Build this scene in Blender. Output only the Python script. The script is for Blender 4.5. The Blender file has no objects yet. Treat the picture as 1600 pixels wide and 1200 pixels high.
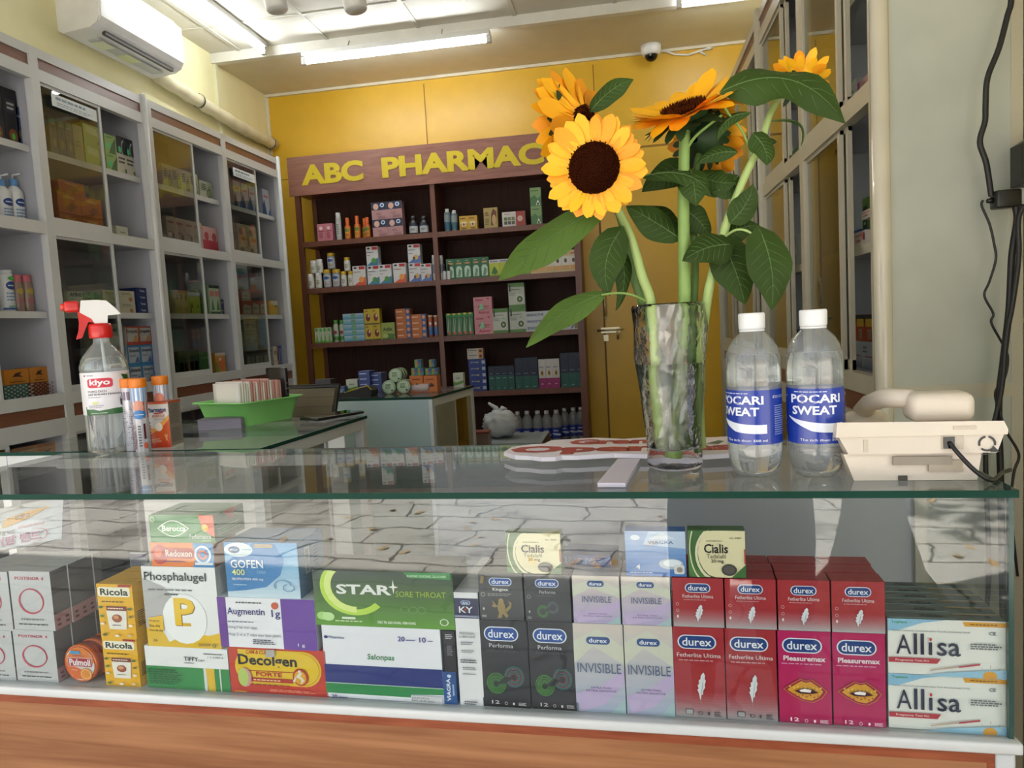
import bpy, bmesh, math, random
from mathutils import Vector, Matrix
random.seed(7)
SC = bpy.context.scene
COL = SC.collection
PI = math.pi
# ------------------------------------------------------------------ camera
CZ = 1.215                       # eye height; the counter top lies 0.215 below it
FPX = 1130.0                     # focal length in pixels of the 1600 wide frame
YAW, PITCH, ROLL = math.radians(9.292), math.radians(4.562), math.radians(-3.206)
def _axes():
    cy, sy, cp, sp, cr, sr = math.cos(YAW), math.sin(YAW), math.cos(PITCH), math.sin(PITCH), math.cos(ROLL), math.sin(ROLL)
    f = Vector((-sy*cp, cy*cp, -sp)); r = Vector((cy, sy, 0)); u = r.cross(f)
    return cr*r+sr*u, -sr*r+cr*u, f
R_, U_, F_ = _axes()
cam_d = bpy.data.cameras.new('camera'); cam = bpy.data.objects.new('camera', cam_d); COL.objects.link(cam)
cam_d.sensor_width = 36; cam_d.lens = FPX/1600*36; cam_d.clip_start = 0.01; cam_d.clip_end = 200
cam.matrix_world = Matrix(((R_.x, U_.x, -F_.x, 0), (R_.y, U_.y, -F_.y, 0), (R_.z, U_.z, -F_.z, CZ), (0, 0, 0, 1)))
SC.camera = cam
# ------------------------------------------------------------------ world, sun, exposure
SC.view_settings.view_transform = 'Standard'; SC.view_settings.look = 'None'
SC.view_settings.gamma = 1; SC.view_settings.use_curve_mapping = False
SC.view_settings.exposure = 0.5
w = bpy.data.worlds.new('sky'); SC.world = w; w.use_nodes = True
wn = w.node_tree.nodes; wl = w.node_tree.links
bg = wn['Background']; bg.inputs[1].default_value = 1.45
tc = wn.new('ShaderNodeTexCoord'); sx = wn.new('ShaderNodeSeparateXYZ'); rp = wn.new('ShaderNodeValToRGB')
wl.new(tc.outputs['Generated'], sx.inputs[0]); wl.new(sx.outputs['Z'], rp.inputs[0]); wl.new(rp.outputs[0], bg.inputs[0])
rp.color_ramp.elements[0].color = (0.95, 0.95, 0.93, 1); rp.color_ramp.elements[1].color = (0.66, 0.77, 0.98, 1)
sun_d = bpy.data.lights.new('sun', 'SUN'); sun_d.energy = 40; sun_d.angle = math.radians(1.0); sun_d.color = (1, 0.95, 0.87)
sun = bpy.data.objects.new('sun', sun_d); COL.objects.link(sun)
sun.rotation_euler = Vector((0.6, -0.42, -1)).to_track_quat('-Z', 'Y').to_euler()
cy = SC.cycles
cy.use_denoising = True; cy.max_bounces = 14; cy.transmission_bounces = 12; cy.transparent_max_bounces = 24
cy.diffuse_bounces = 4; cy.glossy_bounces = 5; cy.sample_clamp_indirect = 4; cy.blur_glossy = 0.5
cy.caustics_reflective = False; cy.caustics_refractive = True
TUBE_POWER = 34.0
# ------------------------------------------------------------------ pixel -> point helpers (real distances)
def ray(px, py): return F_ + (px-800)/FPX*R_ - (py-600)/FPX*U_
def onY(px, py, Y): d = ray(px, py); t = Y/d.y; return Vector((d.x*t, Y, CZ+d.z*t))
def onX(px, py, X): d = ray(px, py); t = X/d.x; return Vector((X, d.y*t, CZ+d.z*t))
def onZ(px, py, Z): d = ray(px, py); t = (Z-CZ)/d.z; return Vector((d.x*t, d.y*t, Z))
# ------------------------------------------------------------------ materials
def lin(h):
    h = h.lstrip('#'); c = [int(h[i:i+2], 16)/255 for i in (0, 2, 4)]
    return [(x/12.92 if x <= 0.04045 else ((x+0.055)/1.055)**2.4) for x in c] + [1]
_M = {}
def M(hexc, rough=0.5, metal=0.0, spec=0.5, emit=0, var=0.06, alpha=1.0, coat=0.0):
    key = (hexc, rough, metal, spec, emit, var, alpha, coat)
    if key in _M: return _M[key]
    m = bpy.data.materials.new('mat_'+hexc); m.use_nodes = True; nt = m.node_tree; p = nt.nodes['Principled BSDF']
    c = lin(hexc); p.inputs['Base Color'].default_value = c
    p.inputs['Roughness'].default_value = rough; p.inputs['Metallic'].default_value = metal
    p.inputs['Specular IOR Level'].default_value = spec; p.inputs['Coat Weight'].default_value = coat
    if emit: p.inputs['Emission Color'].default_value = c; p.inputs['Emission Strength'].default_value = emit
    if var:
        t = nt.nodes.new('ShaderNodeTexCoord'); n = nt.nodes.new('ShaderNodeTexNoise'); n.inputs['Scale'].default_value = 9
        r = nt.nodes.new('ShaderNodeValToRGB'); nt.links.new(t.outputs['Object'], n.inputs['Vector'])
        r.color_ramp.elements[0].position = .3; r.color_ramp.elements[1].position = .7
        r.color_ramp.elements[0].color = [x*(1-var) for x in c[:3]]+[1]; r.color_ramp.elements[1].color = [min(1, x*(1+var)) for x in c[:3]]+[1]
        nt.links.new(n.outputs[0], r.inputs[0]); nt.links.new(r.outputs[0], p.inputs['Base Color'])
    _M[key] = m; return m
def wood(name, c1, c2, scale=(1, 1, 1), rough=0.4, wave=6, dist=3.0, coat=0.0, spec=.5):
    m = bpy.data.materials.new(name); m.use_nodes = True; nt = m.node_tree; p = nt.nodes['Principled BSDF']
    t = nt.nodes.new('ShaderNodeTexCoord'); mp = nt.nodes.new('ShaderNodeMapping'); mp.inputs['Scale'].default_value = scale
    n = nt.nodes.new('ShaderNodeTexNoise'); n.inputs['Scale'].default_value = wave; n.inputs['Detail'].default_value = 8; n.inputs['Distortion'].default_value = dist
    n2 = nt.nodes.new('ShaderNodeTexNoise'); n2.inputs['Scale'].default_value = wave*5; n2.inputs['Detail'].default_value = 4
    mx = nt.nodes.new('ShaderNodeMath'); mx.operation = 'MULTIPLY_ADD'; mx.inputs[1].default_value = .35
    r = nt.nodes.new('ShaderNodeValToRGB'); r.color_ramp.elements[0].position = .5; r.color_ramp.elements[1].position = .85
    r.color_ramp.elements[0].color = lin(c1); r.color_ramp.elements[1].color = lin(c2)
    L = nt.links.new; L(t.outputs['Object'], mp.inputs[0]); L(mp.outputs[0], n.inputs[0]); L(mp.outputs[0], n2.inputs[0])
    L(n2.outputs[0], mx.inputs[0]); L(n.outputs[0], mx.inputs[2]); L(mx.outputs[0], r.inputs[0]); L(r.outputs[0], p.inputs['Base Color'])
    p.inputs['Roughness'].default_value = rough; p.inputs['Coat Weight'].default_value = coat; p.inputs['Specular IOR Level'].default_value = spec
    return m
def pane_mat(name, tint, ior=1.5, rough=0.0, boost=1.0, haze=0.0):
    m = bpy.data.materials.new(name); m.use_nodes = True; nt = m.node_tree; nt.nodes.clear(); N = nt.nodes.new; L = nt.links.new
    o = N('ShaderNodeOutputMaterial'); mx = N('ShaderNodeMixShader'); tr = N('ShaderNodeBsdfTransparent'); gl = N('ShaderNodeBsdfGlossy'); fr = N('ShaderNodeFresnel')
    tr.inputs[0].default_value = lin(tint); gl.inputs['Roughness'].default_value = rough; fr.inputs[0].default_value = ior
    mu = N('ShaderNodeMath'); mu.operation = 'MULTIPLY'; mu.inputs[1].default_value = boost; mu.use_clamp = True
    # the same reflection from either side of a thin sheet
    g = N('ShaderNodeNewGeometry'); sw = N('ShaderNodeMath'); sw.operation = 'MULTIPLY_ADD'
    sw.inputs[1].default_value = 1/ior-ior; sw.inputs[2].default_value = ior
    L(g.outputs['Backfacing'], sw.inputs[0]); L(sw.outputs[0], fr.inputs[0])
    L(fr.outputs[0], mu.inputs[0]); L(mu.outputs[0], mx.inputs[0])
    if haze:
        hz = N('ShaderNodeMixShader'); hz.inputs[0].default_value = haze; df = N('ShaderNodeBsdfDiffuse'); df.inputs[0].default_value = lin('e8ecec')
        L(tr.outputs[0], hz.inputs[1]); L(df.outputs[0], hz.inputs[2]); L(hz.outputs[0], mx.inputs[1])
    else: L(tr.outputs[0], mx.inputs[1])
    L(gl.outputs[0], mx.inputs[2]); L(mx.outputs[0], o.inputs[0])
    return m
def glass_mat(name, tint, ior=1.45, rough=0.0, bump=0, bscale=40):
    m = bpy.data.materials.new(name); m.use_nodes = True; nt = m.node_tree; p = nt.nodes['Principled BSDF']
    p.inputs['Base Color'].default_value = lin(tint); p.inputs['Roughness'].default_value = rough
    p.inputs['Transmission Weight'].default_value = 1; p.inputs['IOR'].default_value = ior
    if bump:
        t = nt.nodes.new('ShaderNodeTexCoord'); n = nt.nodes.new('ShaderNodeTexNoise'); n.inputs['Scale'].default_value = bscale
        b = nt.nodes.new('ShaderNodeBump'); b.inputs['Strength'].default_value = bump; b.inputs['Distance'].default_value = .004
        nt.links.new(t.outputs['Object'], n.inputs[0]); nt.links.new(n.outputs[0], b.inputs['Height']); nt.links.new(b.outputs[0], p.inputs['Normal'])
    return m
ALU = M('c2c4c4', .32, 0, .6, var=.03)
ALU_WARM = M('b9b29c', .35, 0, .6, var=.04)
PANEL_GREY = M('b2b5a9', .45, var=.05)
WHITE = M('e4e4e0', .35, var=.02)
BLACK = M('101010', .4, var=.1)
GLASS = pane_mat('clear_pane', 'f7f9f8')
GLASS_TOP = pane_mat('counter_glass', 'f6f7f5', 1.5, haze=.03)
GLASS_CAB = pane_mat('cabinet_pane', 'eef0ec', 1.5, boost=1.25)
GLASS_EDGE = M('143c30', .5, 0, .12, var=.1)
# ------------------------------------------------------------------ text glyph cache
_T = {}
def glyphs(s, bold=0.0, shear=0.0, res=2):
    k = (s, bold, shear, res)
    if k in _T: return _T[k]
    c = bpy.data.curves.new('t', 'FONT'); c.body = s; c.resolution_u = res; c.offset = bold; c.shear = shear; c.size = 1
    o = bpy.data.objects.new('t', c); COL.objects.link(o)
    dg = bpy.context.evaluated_depsgraph_get(); me = bpy.data.meshes.new_from_object(o.evaluated_get(dg))
    V = [(v.co.x, v.co.y) for v in me.vertices]; Fc = [tuple(p.vertices) for p in me.polygons]
    bpy.data.objects.remove(o); bpy.data.curves.remove(c); bpy.data.meshes.remove(me)
    if not V: _T[k] = ([], []); return _T[k]
    x0 = min(v[0] for v in V); x1 = max(v[0] for v in V); y0 = min(v[1] for v in V); y1 = max(v[1] for v in V)
    V = [((x-x0)/max(x1-x0, 1e-6), (y-y0)/max(y1-y0, 1e-6)) for x, y in V]
    _T[k] = (V, Fc); return _T[k]
# ------------------------------------------------------------------ mesh builder
class B:
    def __init__(s): s.v = []; s.f = []; s.m = []; s.sm = []; s.mats = []
    def mi(s, m):
        if m not in s.mats: s.mats.append(m)
        return s.mats.index(m)
    def add(s, V, Fc, m, smooth=False):
        o = len(s.v); s.v += [tuple(x) for x in V]; i = s.mi(m)
        for f in Fc: s.f.append(tuple(o+k for k in f)); s.m.append(i); s.sm.append(smooth)
        return s
    def box(s, x0, x1, y0, y1, z0, z1, m, T=None, skip=''):
        V = [Vector((x, y, z)) for z in (z0, z1) for y in (y0, y1) for x in (x0, x1)]
        if T: V = [T @ v for v in V]
        Fs = {'b': (0, 2, 3, 1), 't': (4, 5, 7, 6), 'f': (0, 1, 5, 4), 'k': (2, 6, 7, 3), 'l': (0, 4, 6, 2), 'r': (1, 3, 7, 5)}
        return s.add(V, [Fs[k] for k in Fs if k not in skip], m)
    def bbox(s, x0, x1, y0, y1, z0, z1, m, r=.004, seg=2, T=None):
        bm = bmesh.new(); bmesh.ops.create_cube(bm, size=1)
        for v in bm.verts: v.co = Vector(((x0+x1)/2+v.co.x*(x1-x0), (y0+y1)/2+v.co.y*(y1-y0), (z0+z1)/2+v.co.z*(z1-z0)))
        bmesh.ops.bevel(bm, geom=bm.edges[:]+bm.verts[:], offset=r, segments=seg, profile=.5, affect='EDGES')
        bm.verts.index_update(); V = [T @ v.co if T else v.co.copy() for v in bm.verts]; Fc = [tuple(v.index for v in f.verts) for f in bm.faces]
        bm.free(); return s.add(V, Fc, m, True)
    def lathe(s, prof, m, n=24, c=(0, 0, 0), T=None, caps=True, fn=None):
        V = []; 
        for r, z in prof:
            for k in range(n):
                a = 2*PI*k/n; rr = fn(r, a, z) if fn else r
                V.append(Vector((c[0]+rr*math.cos(a), c[1]+rr*math.sin(a), c[2]+z)))
        Fc = [(i*n+k, i*n+(k+1) % n, (i+1)*n+(k+1) % n, (i+1)*n+k) for i in range(len(prof)-1) for k in range(n)]
        if caps: Fc += [tuple(range(n))[::-1], tuple((len(prof)-1)*n+k for k in range(n))]
        if T: V = [T @ v for v in V]
        return s.add(V, Fc, m, True)
    def tube(s, pts, rad, m, n=8, caps=True):
        pts = [Vector(p) for p in pts]; 
        if not isinstance(rad, (list, tuple)): rad = [rad]*len(pts)
        V = []; up = None
        for i, p in enumerate(pts):
            t = (pts[min(i+1, len(pts)-1)]-pts[max(i-1, 0)]).normalized()
            if up is None: up = Vector((0, 0, 1)) if abs(t.z) < .9 else Vector((1, 0, 0))
            a = t.cross(up)
            if a.length < 1e-5: a = t.orthogonal()
            a.normalize(); b = a.cross(t).normalized(); up = b
            for k in range(n):
                q = 2*PI*k/n; V.append(p+rad[i]*(math.cos(q)*a+math.sin(q)*b))
        Fc = [(i*n+k, i*n+(k+1) % n, (i+1)*n+(k+1) % n, (i+1)*n+k) for i in range(len(pts)-1) for k in range(n)]
        if caps: Fc += [tuple(range(n))[::-1], tuple((len(pts)-1)*n+k for k in range(n))]
        return s.add(V, Fc, m, True)
    def prism(s, poly, a, b, m, axis='z', T=None, smooth=False):
        def P(p, h): return Vector({'z': (p[0], p[1], h), 'y': (p[0], h, p[1]), 'x': (h, p[0], p[1])}[axis])
        n = len(poly); V = [P(p, a) for p in poly]+[P(p, b) for p in poly]
        if T: V = [T @ v for v in V]
        s.add(V, [(i, (i+1) % n, n+(i+1) % n, n+i) for i in range(n)], m, smooth)
        return s.add(V, [tuple(range(n))[::-1], tuple(range(n, 2*n))], m)
    def text(s, st, mp, u0, v0, u1, v1, lay, m, bold=0.0, shear=0.0, rot=0, res=2):
        V, Fc = glyphs(st, bold, shear, res)
        if rot: P = [mp(u0+(1-y)*(u1-u0), v0+x*(v1-v0), lay) for x, y in V]
        else: P = [mp(u0+x*(u1-u0), v0+y*(v1-v0), lay) for x, y in V]
        return s.add(P, Fc, m)
    def build(s, name, parent=None, loc=(0, 0, 0), rz=0, fix=True):
        me = bpy.data.meshes.new(name); me.from_pydata(s.v, [], s.f)
        for m in s.mats: me.materials.append(m)
        me.polygons.foreach_set('material_index', s.m); me.polygons.foreach_set('use_smooth', s.sm); me.update()
        o = bpy.data.objects.new(name, me); COL.objects.link(o); o.location = loc; o.rotation_euler = (0, 0, rz)
        if parent: o.parent = parent
        return o
def tag(o, label, cat, group=None, kind=None):
    if label: o['label'] = label
    if cat: o['category'] = cat
    if group: o['group'] = group
    if kind: o['kind'] = kind
    if label and not 4 <= len(label.split()) <= 16: print('LABEL LENGTH', len(label.split()), label)
    return o
def thing(name, label, cat, loc=(0, 0, 0), rz=0, group=None):
    o = bpy.data.objects.new(name, None); COL.objects.link(o); o.location = loc; o.rotation_euler = (0, 0, rz); o.empty_display_size = .05
    return tag(o, label, cat, group)
def struct(name, b):
    o = b.build(name); o['kind'] = 'structure'; return o
def dup(o, loc, rz=None):
    c = o.copy(); COL.objects.link(c); c.location = loc
    if rz is not None: c.rotation_euler = (0, 0, rz)
    for ch in list(o.children):
        k = ch.copy(); COL.objects.link(k); k.parent = c
        for g in list(ch.children):
            q = g.copy(); COL.objects.link(q); q.parent = k
    return c
# ------------------------------------------------------------------ printed decoration on a face
def facemap(W, D, H, face='f', eps=.00018):
    q = lambda x: min(1.0, max(0.0, x))
    if face == 'f': return lambda u, v, k: Vector((-W/2+q(u)*W, -D/2-eps*k, q(v)*H))
    if face == 'r': return lambda u, v, k: Vector((W/2+eps*k, -D/2+q(u)*D, q(v)*H))
    if face == 'l': return lambda u, v, k: Vector((-W/2-eps*k, D/2-q(u)*D, q(v)*H))
    if face == 't': return lambda u, v, k: Vector((-W/2+q(u)*W, -D/2+q(v)*D, H+eps*k))
def cylmap(R, z0, z1, a0, a1, eps=.00025):
    # u runs around the cylinder from angle a0 to a1 (radians, -pi/2 faces -Y)
    return lambda u, v, k: Vector(((R+eps*k)*math.cos(a0+(a1-a0)*u), (R+eps*k)*math.sin(a0+(a1-a0)*u), z0+(z1-z0)*v))
def addpoly(b, mp, pts, k, m):
    if not getattr(mp, 'cyl', 0): b.add([mp(u, v, k) for u, v in pts], [tuple(range(len(pts)))], m); return
    u0 = min(p[0] for p in pts); u1 = max(p[0] for p in pts); n = max(1, int((u1-u0)/.025)+1)
    def clip(P, uc, keep):                 # cut the polygon at u = uc so that it can follow the round wall
        out = []
        for i in range(len(P)):
            a, c = P[i], P[(i+1) % len(P)]; ia = (a[0] >= uc) == keep or a[0] == uc; ic = (c[0] >= uc) == keep or c[0] == uc
            if ia: out.append(a)
            if ia != ic and c[0] != a[0]: t = (uc-a[0])/(c[0]-a[0]); out.append((uc, a[1]+(c[1]-a[1])*t))
        return out
    for i in range(n):
        P = clip(clip(pts, u0+(u1-u0)*i/n, True), u0+(u1-u0)*(i+1)/n, False)
        if len(P) > 2: b.add([mp(u, v, k) for u, v in P], [tuple(range(len(P)))], m)
def draw(b, mp, ops, rough=.35, lay0=1, asp=1.0):
    k = lay0
    for op in ops:
        c = op[0]; 
        if c == 'r':
            _, u0, v0, u1, v1, col = op[:6]; m = M(col, rough, var=0); n = max(1, int((u1-u0)*12)) if getattr(mp, 'cyl', 0) else 1
            V = []; Fc = []
            for i in range(n+1): V += [mp(u0+(u1-u0)*i/n, v0, k), mp(u0+(u1-u0)*i/n, v1, k)]
            for i in range(n): Fc.append((2*i, 2*i+2, 2*i+3, 2*i+1))
            b.add(V, Fc, m)
        elif c == 't':
            _, st, u0, v0, u1, v1, col = op[:7]; bold = op[7] if len(op) > 7 else 0; sh = op[8] if len(op) > 8 else 0; rt = op[9] if len(op) > 9 else 0
            b.text(st, mp, u0, v0, u1, v1, k, M(col, rough, var=0), min(bold, .03), sh, rt)
        elif c == 'e':
            _, cu, cv, ru, rv, col = op[:6]; n = 20
            addpoly(b, mp, [(cu+ru*math.cos(2*PI*i/n), cv+rv*math.sin(2*PI*i/n)) for i in range(n)], k, M(col, rough, var=0))
        elif c == 'a':       # ring or arc: centre, outer radii, thickness fraction, colour, start, end (turns)
            _, cu, cv, ru, rv, th, col = op[:7]; a0 = op[7] if len(op) > 7 else 0; a1 = op[8] if len(op) > 8 else 1; n = 28
            V = []
            for i in range(n+1):
                a = 2*PI*(a0+(a1-a0)*i/n); V += [mp(cu+ru*math.cos(a), cv+rv*math.sin(a), k), mp(cu+ru*(1-th)*math.cos(a), cv+rv*(1-th)*math.sin(a), k)]
            b.add(V, [(2*i+1, 2*i, 2*i+2, 2*i+3) for i in range(n)], M(col, rough, var=0))
        elif c == 'p':
            _, pts, col = op[:3]; addpoly(b, mp, pts, k, M(col, rough, var=0))
        elif c == 'R':       # rounded rectangle
            _, u0, v0, u1, v1, col = op[:6]; q = op[6] if len(op) > 6 else .5; h = (v1-v0)*q; w_ = h*asp; pts = []
            for (cx, cy_, s0) in ((u1-w_, v1-h, 0), (u0+w_, v1-h, 1), (u0+w_, v0+h, 2), (u1-w_, v0+h, 3)):
                for i in range(6): a = PI/2*(s0+i/5); pts.append((cx+w_*math.cos(a), cy_+h*math.sin(a)))
            addpoly(b, mp, pts, k, M(col, rough, var=0))
        elif c == 'n':       # rows of small print too fine to read
            _, u0, v0, u1, v1, rows, col = op[:7]; rnd = random.Random(rows*7+int(u0*99)); hh = (v1-v0)/rows
            V = []; Fc = []
            for r in range(rows):
                y = v1-(r+.75)*hh; x = u0; end = u0+(u1-u0)*rnd.uniform(.75, 1)
                while x < end:
                    l = min(end-x, (u1-u0)*rnd.uniform(.06, .16)); i = len(V)
                    V += [mp(x, y, k), mp(x+l, y, k), mp(x+l, y+hh*.5, k), mp(x, y+hh*.5, k)]; Fc.append((i, i+1, i+2, i+3)); x += l+(u1-u0)*.025
            b.add(V, Fc, M(col, rough, var=0))
        elif c == 'g':       # vertical blend drawn as printed bands: colours bottom -> top
            _, u0, v0, u1, v1, c0, c1, n = op[:8]
            A = [int(c0[i:i+2], 16) for i in (0, 2, 4)]; Z = [int(c1[i:i+2], 16) for i in (0, 2, 4)]
            for i in range(n):
                t = (i+.5)/n; hx = '%02x%02x%02x' % tuple(int(A[j]+(Z[j]-A[j])*t) for j in range(3))
                y0 = v0+(v1-v0)*i/n; y1 = v0+(v1-v0)*(i+1)/n
                b.add([mp(u0, y0, k), mp(u1, y0, k), mp(u1, y1, k), mp(u0, y1, k)], [(0, 1, 2, 3)], M(hx, rough, var=0))
        k += 1
    return k
def carton(W, D, H, body, front=(), right=(), top=(), left=(), rough=.35, seams=True, eps=.00018, side=None):
    b = B(); m = M(body, rough, var=.02)
    b.box(-W/2, W/2, -D/2, D/2, 0, H, m)
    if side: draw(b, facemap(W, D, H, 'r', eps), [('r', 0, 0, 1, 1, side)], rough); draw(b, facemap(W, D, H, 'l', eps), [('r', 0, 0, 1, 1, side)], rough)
    if seams:
        dk = '%02x%02x%02x' % tuple(int(int(body[i:i+2], 16)*.6) for i in (0, 2, 4))
        draw(b, facemap(W, D, H, 't', eps), [('r', .04, .48, .96, .5, dk)], rough)
    for ops, fc in ((front, 'f'), (right, 'r'), (top, 't'), (left, 'l')):
        if ops: draw(b, facemap(W, D, H, fc, eps), ops, rough, asp=(H/W if fc in 'f' else (H/D if fc in 'rl' else D/W)), lay0=2)
    return b
# ================================================================== the setting
XL, XR, YB = -2.36, 0.79, 4.75
CREAM = M('e6dfb0', .6, var=.03); YEL = M('d6aa2a', .38, var=.04, spec=.6); CEIL = M('d8d4c6', .7, var=.03); CEIL2 = M('d6cdb2', .6, var=.03)
b = B(); b.box(-5, 4, -.02+.6, 5.1, -.2, 0, M('a8a294', .3, var=.1)); struct('floor', b)
# pavement outside: slabs with dark joints
pm = bpy.data.materials.new('pavement'); pm.use_nodes = True; nt = pm.node_tree; p = nt.nodes['Principled BSDF']
t = nt.nodes.new('ShaderNodeTexCoord'); n = nt.nodes.new('ShaderNodeTexNoise'); n.inputs['Scale'].default_value = 1.3; n.inputs['Detail'].default_value = 9; n.inputs['Roughness'].default_value = .65
r = nt.nodes.new('ShaderNodeValToRGB'); r.color_ramp.elements[0].position = .35; r.color_ramp.elements[1].position = .7
r.color_ramp.elements[0].color = lin('66625f'); r.color_ramp.elements[1].color = lin('dcd8d2')
bk = nt.nodes.new('ShaderNodeTexBrick'); bk.inputs['Scale'].default_value = 1; bk.inputs['Mortar Size'].default_value = .009; bk.inputs['Brick Width'].default_value = .6; bk.inputs['Row Height'].default_value = .3
bk.inputs['Mortar'].default_value = lin('3c3733'); L = nt.links.new
L(t.outputs['Object'], n.inputs[0]); L(n.outputs[0], r.inputs[0]); wn_ = nt.nodes.new('ShaderNodeTexNoise'); wn_.inputs['Scale'].default_value = 2.2; wn_.inputs['Detail'].default_value = 6; mv = nt.nodes.new('ShaderNodeVectorMath'); mv.operation = 'MULTIPLY_ADD'; mv.inputs[1].default_value = (.35, .22, 0); L(t.outputs['Object'], wn_.inputs[0]); L(wn_.outputs['Color'], mv.inputs[0]); L(t.outputs['Object'], mv.inputs[2]); L(mv.outputs[0], bk.inputs[0]); L(r.outputs[0], bk.inputs['Color1']); L(r.outputs[0], bk.inputs['Color2'])
L(bk.outputs[0], p.inputs['Base Color']); p.inputs['Roughness'].default_value = .75
b = B(); b.box(-9, 9, -9, .58, -.2, 0, pm); o = b.build('pavement'); o['kind'] = 'structure'
b = B(); b.box(XL-.12, XL, .6, YB+.1, 0, 3.0, CREAM); struct('wall_left', b)
b = B(); b.box(XR, XR+.12, .6, YB+.1, 0, 3.0, CREAM); struct('wall_right', b)
b = B(); b.box(XL, XR, YB, YB+.1, 0, 3.0, YEL)
struct('wall_back', b)
SEAM = M('8a6510', .6, var=0)
b = B()
for px in (661, 927): x = onY(px, 115, YB).x; b.box(x-.003, x+.003, YB-.002, YB-.0005, 2.2, 2.83, SEAM)
z = CZ+1.085
b.box(-2.35, .78, YB-.002, YB-.0005, z-.003, z+.003, SEAM); struct('trim_1', b)
# door in the back wall
b = B(); dx0, dx1, dz = -.145, .62, CZ+1.07
b.box(dx0+.004, dx1-.004, YB-.02, YB, .01, dz, YEL); b.box(dx0-.008, dx0+.004, YB-.006, YB, 0, dz+.008, SEAM); b.box(dx1-.004, dx1+.008, YB-.006, YB, 0, dz+.008, SEAM); b.box(dx0-.008, dx1+.008, YB-.006, YB, dz, dz+.01, SEAM)
door = struct('door_1', b)
lt = B(); mt = M('c9bf9c', .3, .8, var=0); z = CZ-.06; x = dx0+.02
lt.box(x-.045, x+.075, YB-.032, YB-.02, z-.018, z+.018, mt)
lt.tube([(x-.07, YB-.04, z), (x+.1, YB-.04, z)], .006, mt); lt.tube([(x+.06, YB-.04, z), (x+.06, YB-.06, z-.02), (x+.06, YB-.05, z-.06)], .006, mt)
lt.box(x-.03, x+.0, YB-.03, YB-.02, z-.07, z-.03, mt); lt.build('door_latch', door)
lt = B(); lt.tube([(x-.012, YB-.03, z+.09), (x-.012, YB-.055, z+.12), (x-.012, YB-.055, z+.2), (x-.012, YB-.03, z+.23)], .007, mt); lt.bbox(x-.02, x-.004, YB-.03, YB-.02, z+.21, z+.25, mt, .003); lt.bbox(x-.02, x-.004, YB-.03, YB-.02, z+.07, z+.11, mt, .003)
lt.build('door_handle', door)
# ceiling: gridded tiles in front, a plain lower strip at the back, a white beam between
ZT, ZR, YBM = CZ+1.70, CZ+1.655, 4.13
b = B(); b.box(XL-.1, XR+.1, .55, YBM+.02, ZT, ZT+.1, CEIL); struct('ceiling', b)
b = B(); b.box(XL, XR, YBM, YB, ZR, ZR+.12, CEIL2); o = struct('ceiling_rear', b)
b = B()
for i in range(-3, 4): x = -1.085+.545*i; (b.box(x-.011, x+.011, .6, YBM-.04, ZT-.006, ZT-.0005, M('c9c6b8', .5)) if XL < x < XR else None)
y = 3.75
while y > .6: b.box(XL, XR, y-.011, y+.011, ZT-.0055, ZT-.0003, M('c9c6b8', .5)); y -= .545
struct('trim_2', b)
b = B(); b.box(XL, XR, YBM-.045, YBM, ZR-.012, ZT-.001, M('dedcd2', .4)); struct('trim_3', b)
b = B(); b.box(XL, XR, YB-.02, YB-.001, ZR-.018, ZR-.001, M('dcd5bd', .4)); b.box(XL+.001, XL+.018, YB-.016, YB-.001, 0, ZR-.02, M('dcd5bd', .4)); struct('trim_4', b)
b = B(); b.box(XL, XL+.02, YBM-.03, YBM-.005, 2.25, ZR-.012, M('dedcb8', .4)); struct('trim_5', b)
# unseen soffit added to shade the near pavement; street wall widened with it
b = B(); b.box(-8, 5, -.35, .55, 2.62, 2.7, M('9a9a92', .6)); b.box(-8, 5, .35, .55, 2.7, 4.2, M('cfc8b0', .6)); b.box(-8, XL-.12, .5, .6, 0, 2.62, M('cfc8b0', .6)); b.box(XR+.12, 4, .5, .6, 0, 4.2, M('cfc8b0', .6)); b.box(-5, 4, .55, 5.2, 3.02, 4.2, M('cfc8b0', .6))
struct('wall_front_shade', b)
b = B(); b.box(-5, XL-.12, YB+.1, YB+.2, 0, 3.02, CREAM); struct('wall_rear', b)
# ================================================================== lamps that hang from the ceiling
TUBE = M('f6fbff', .3, emit=TUBE_POWER, var=0)
def tube_lamp(label, a, c, hang=True):
    a = Vector(a); c = Vector(c); d = (c-a); ln = d.length; t = thing('fluorescent_lamp', label, 'lamp', tuple(a), math.atan2(d.y, d.x), 'fluorescent tubes on the ceiling')
    h = B(); h.bbox(0, ln, -.02, .02, .012, .042, WHITE, .004); 
    h.build('housing', t)
    for x in (-.005, ln-.022): e = B(); e.bbox(x, x+.027, -.014, .014, -.03, .012, M('c8c8c4', .4), .003); e.build('end_cap', t)
    g = B(); g.tube([(.02, 0, -.012), (ln-.02, 0, -.012)], .013, TUBE, 12); g.build('tube', t)
    if hang:
        k = B(); 
        for x in (ln*.25, ln*.75): k = B(); k.tube([(x, 0, .04), (x, .03, .085)], .003, M('9a9a96', .4, .5), 6); k.build('bracket', t)
    return t
tube_lamp('lit fluorescent tube hanging along the yellow back wall side of the ceiling beam', (-1.77, 4.1-.05, CZ+1.585), (-.675, 4.1-.05, CZ+1.585))
tube_lamp('lit fluorescent tube running from the beam above the white air conditioner', (-1.985, 4.02, CZ+1.655), (-1.985, 2.92, CZ+1.655), False)
tube_lamp('lit fluorescent tube at the top right beside the right glass cabinets', (.33, 4.04, CZ+1.64), (.76, 4.04, CZ+1.64), False)
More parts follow.
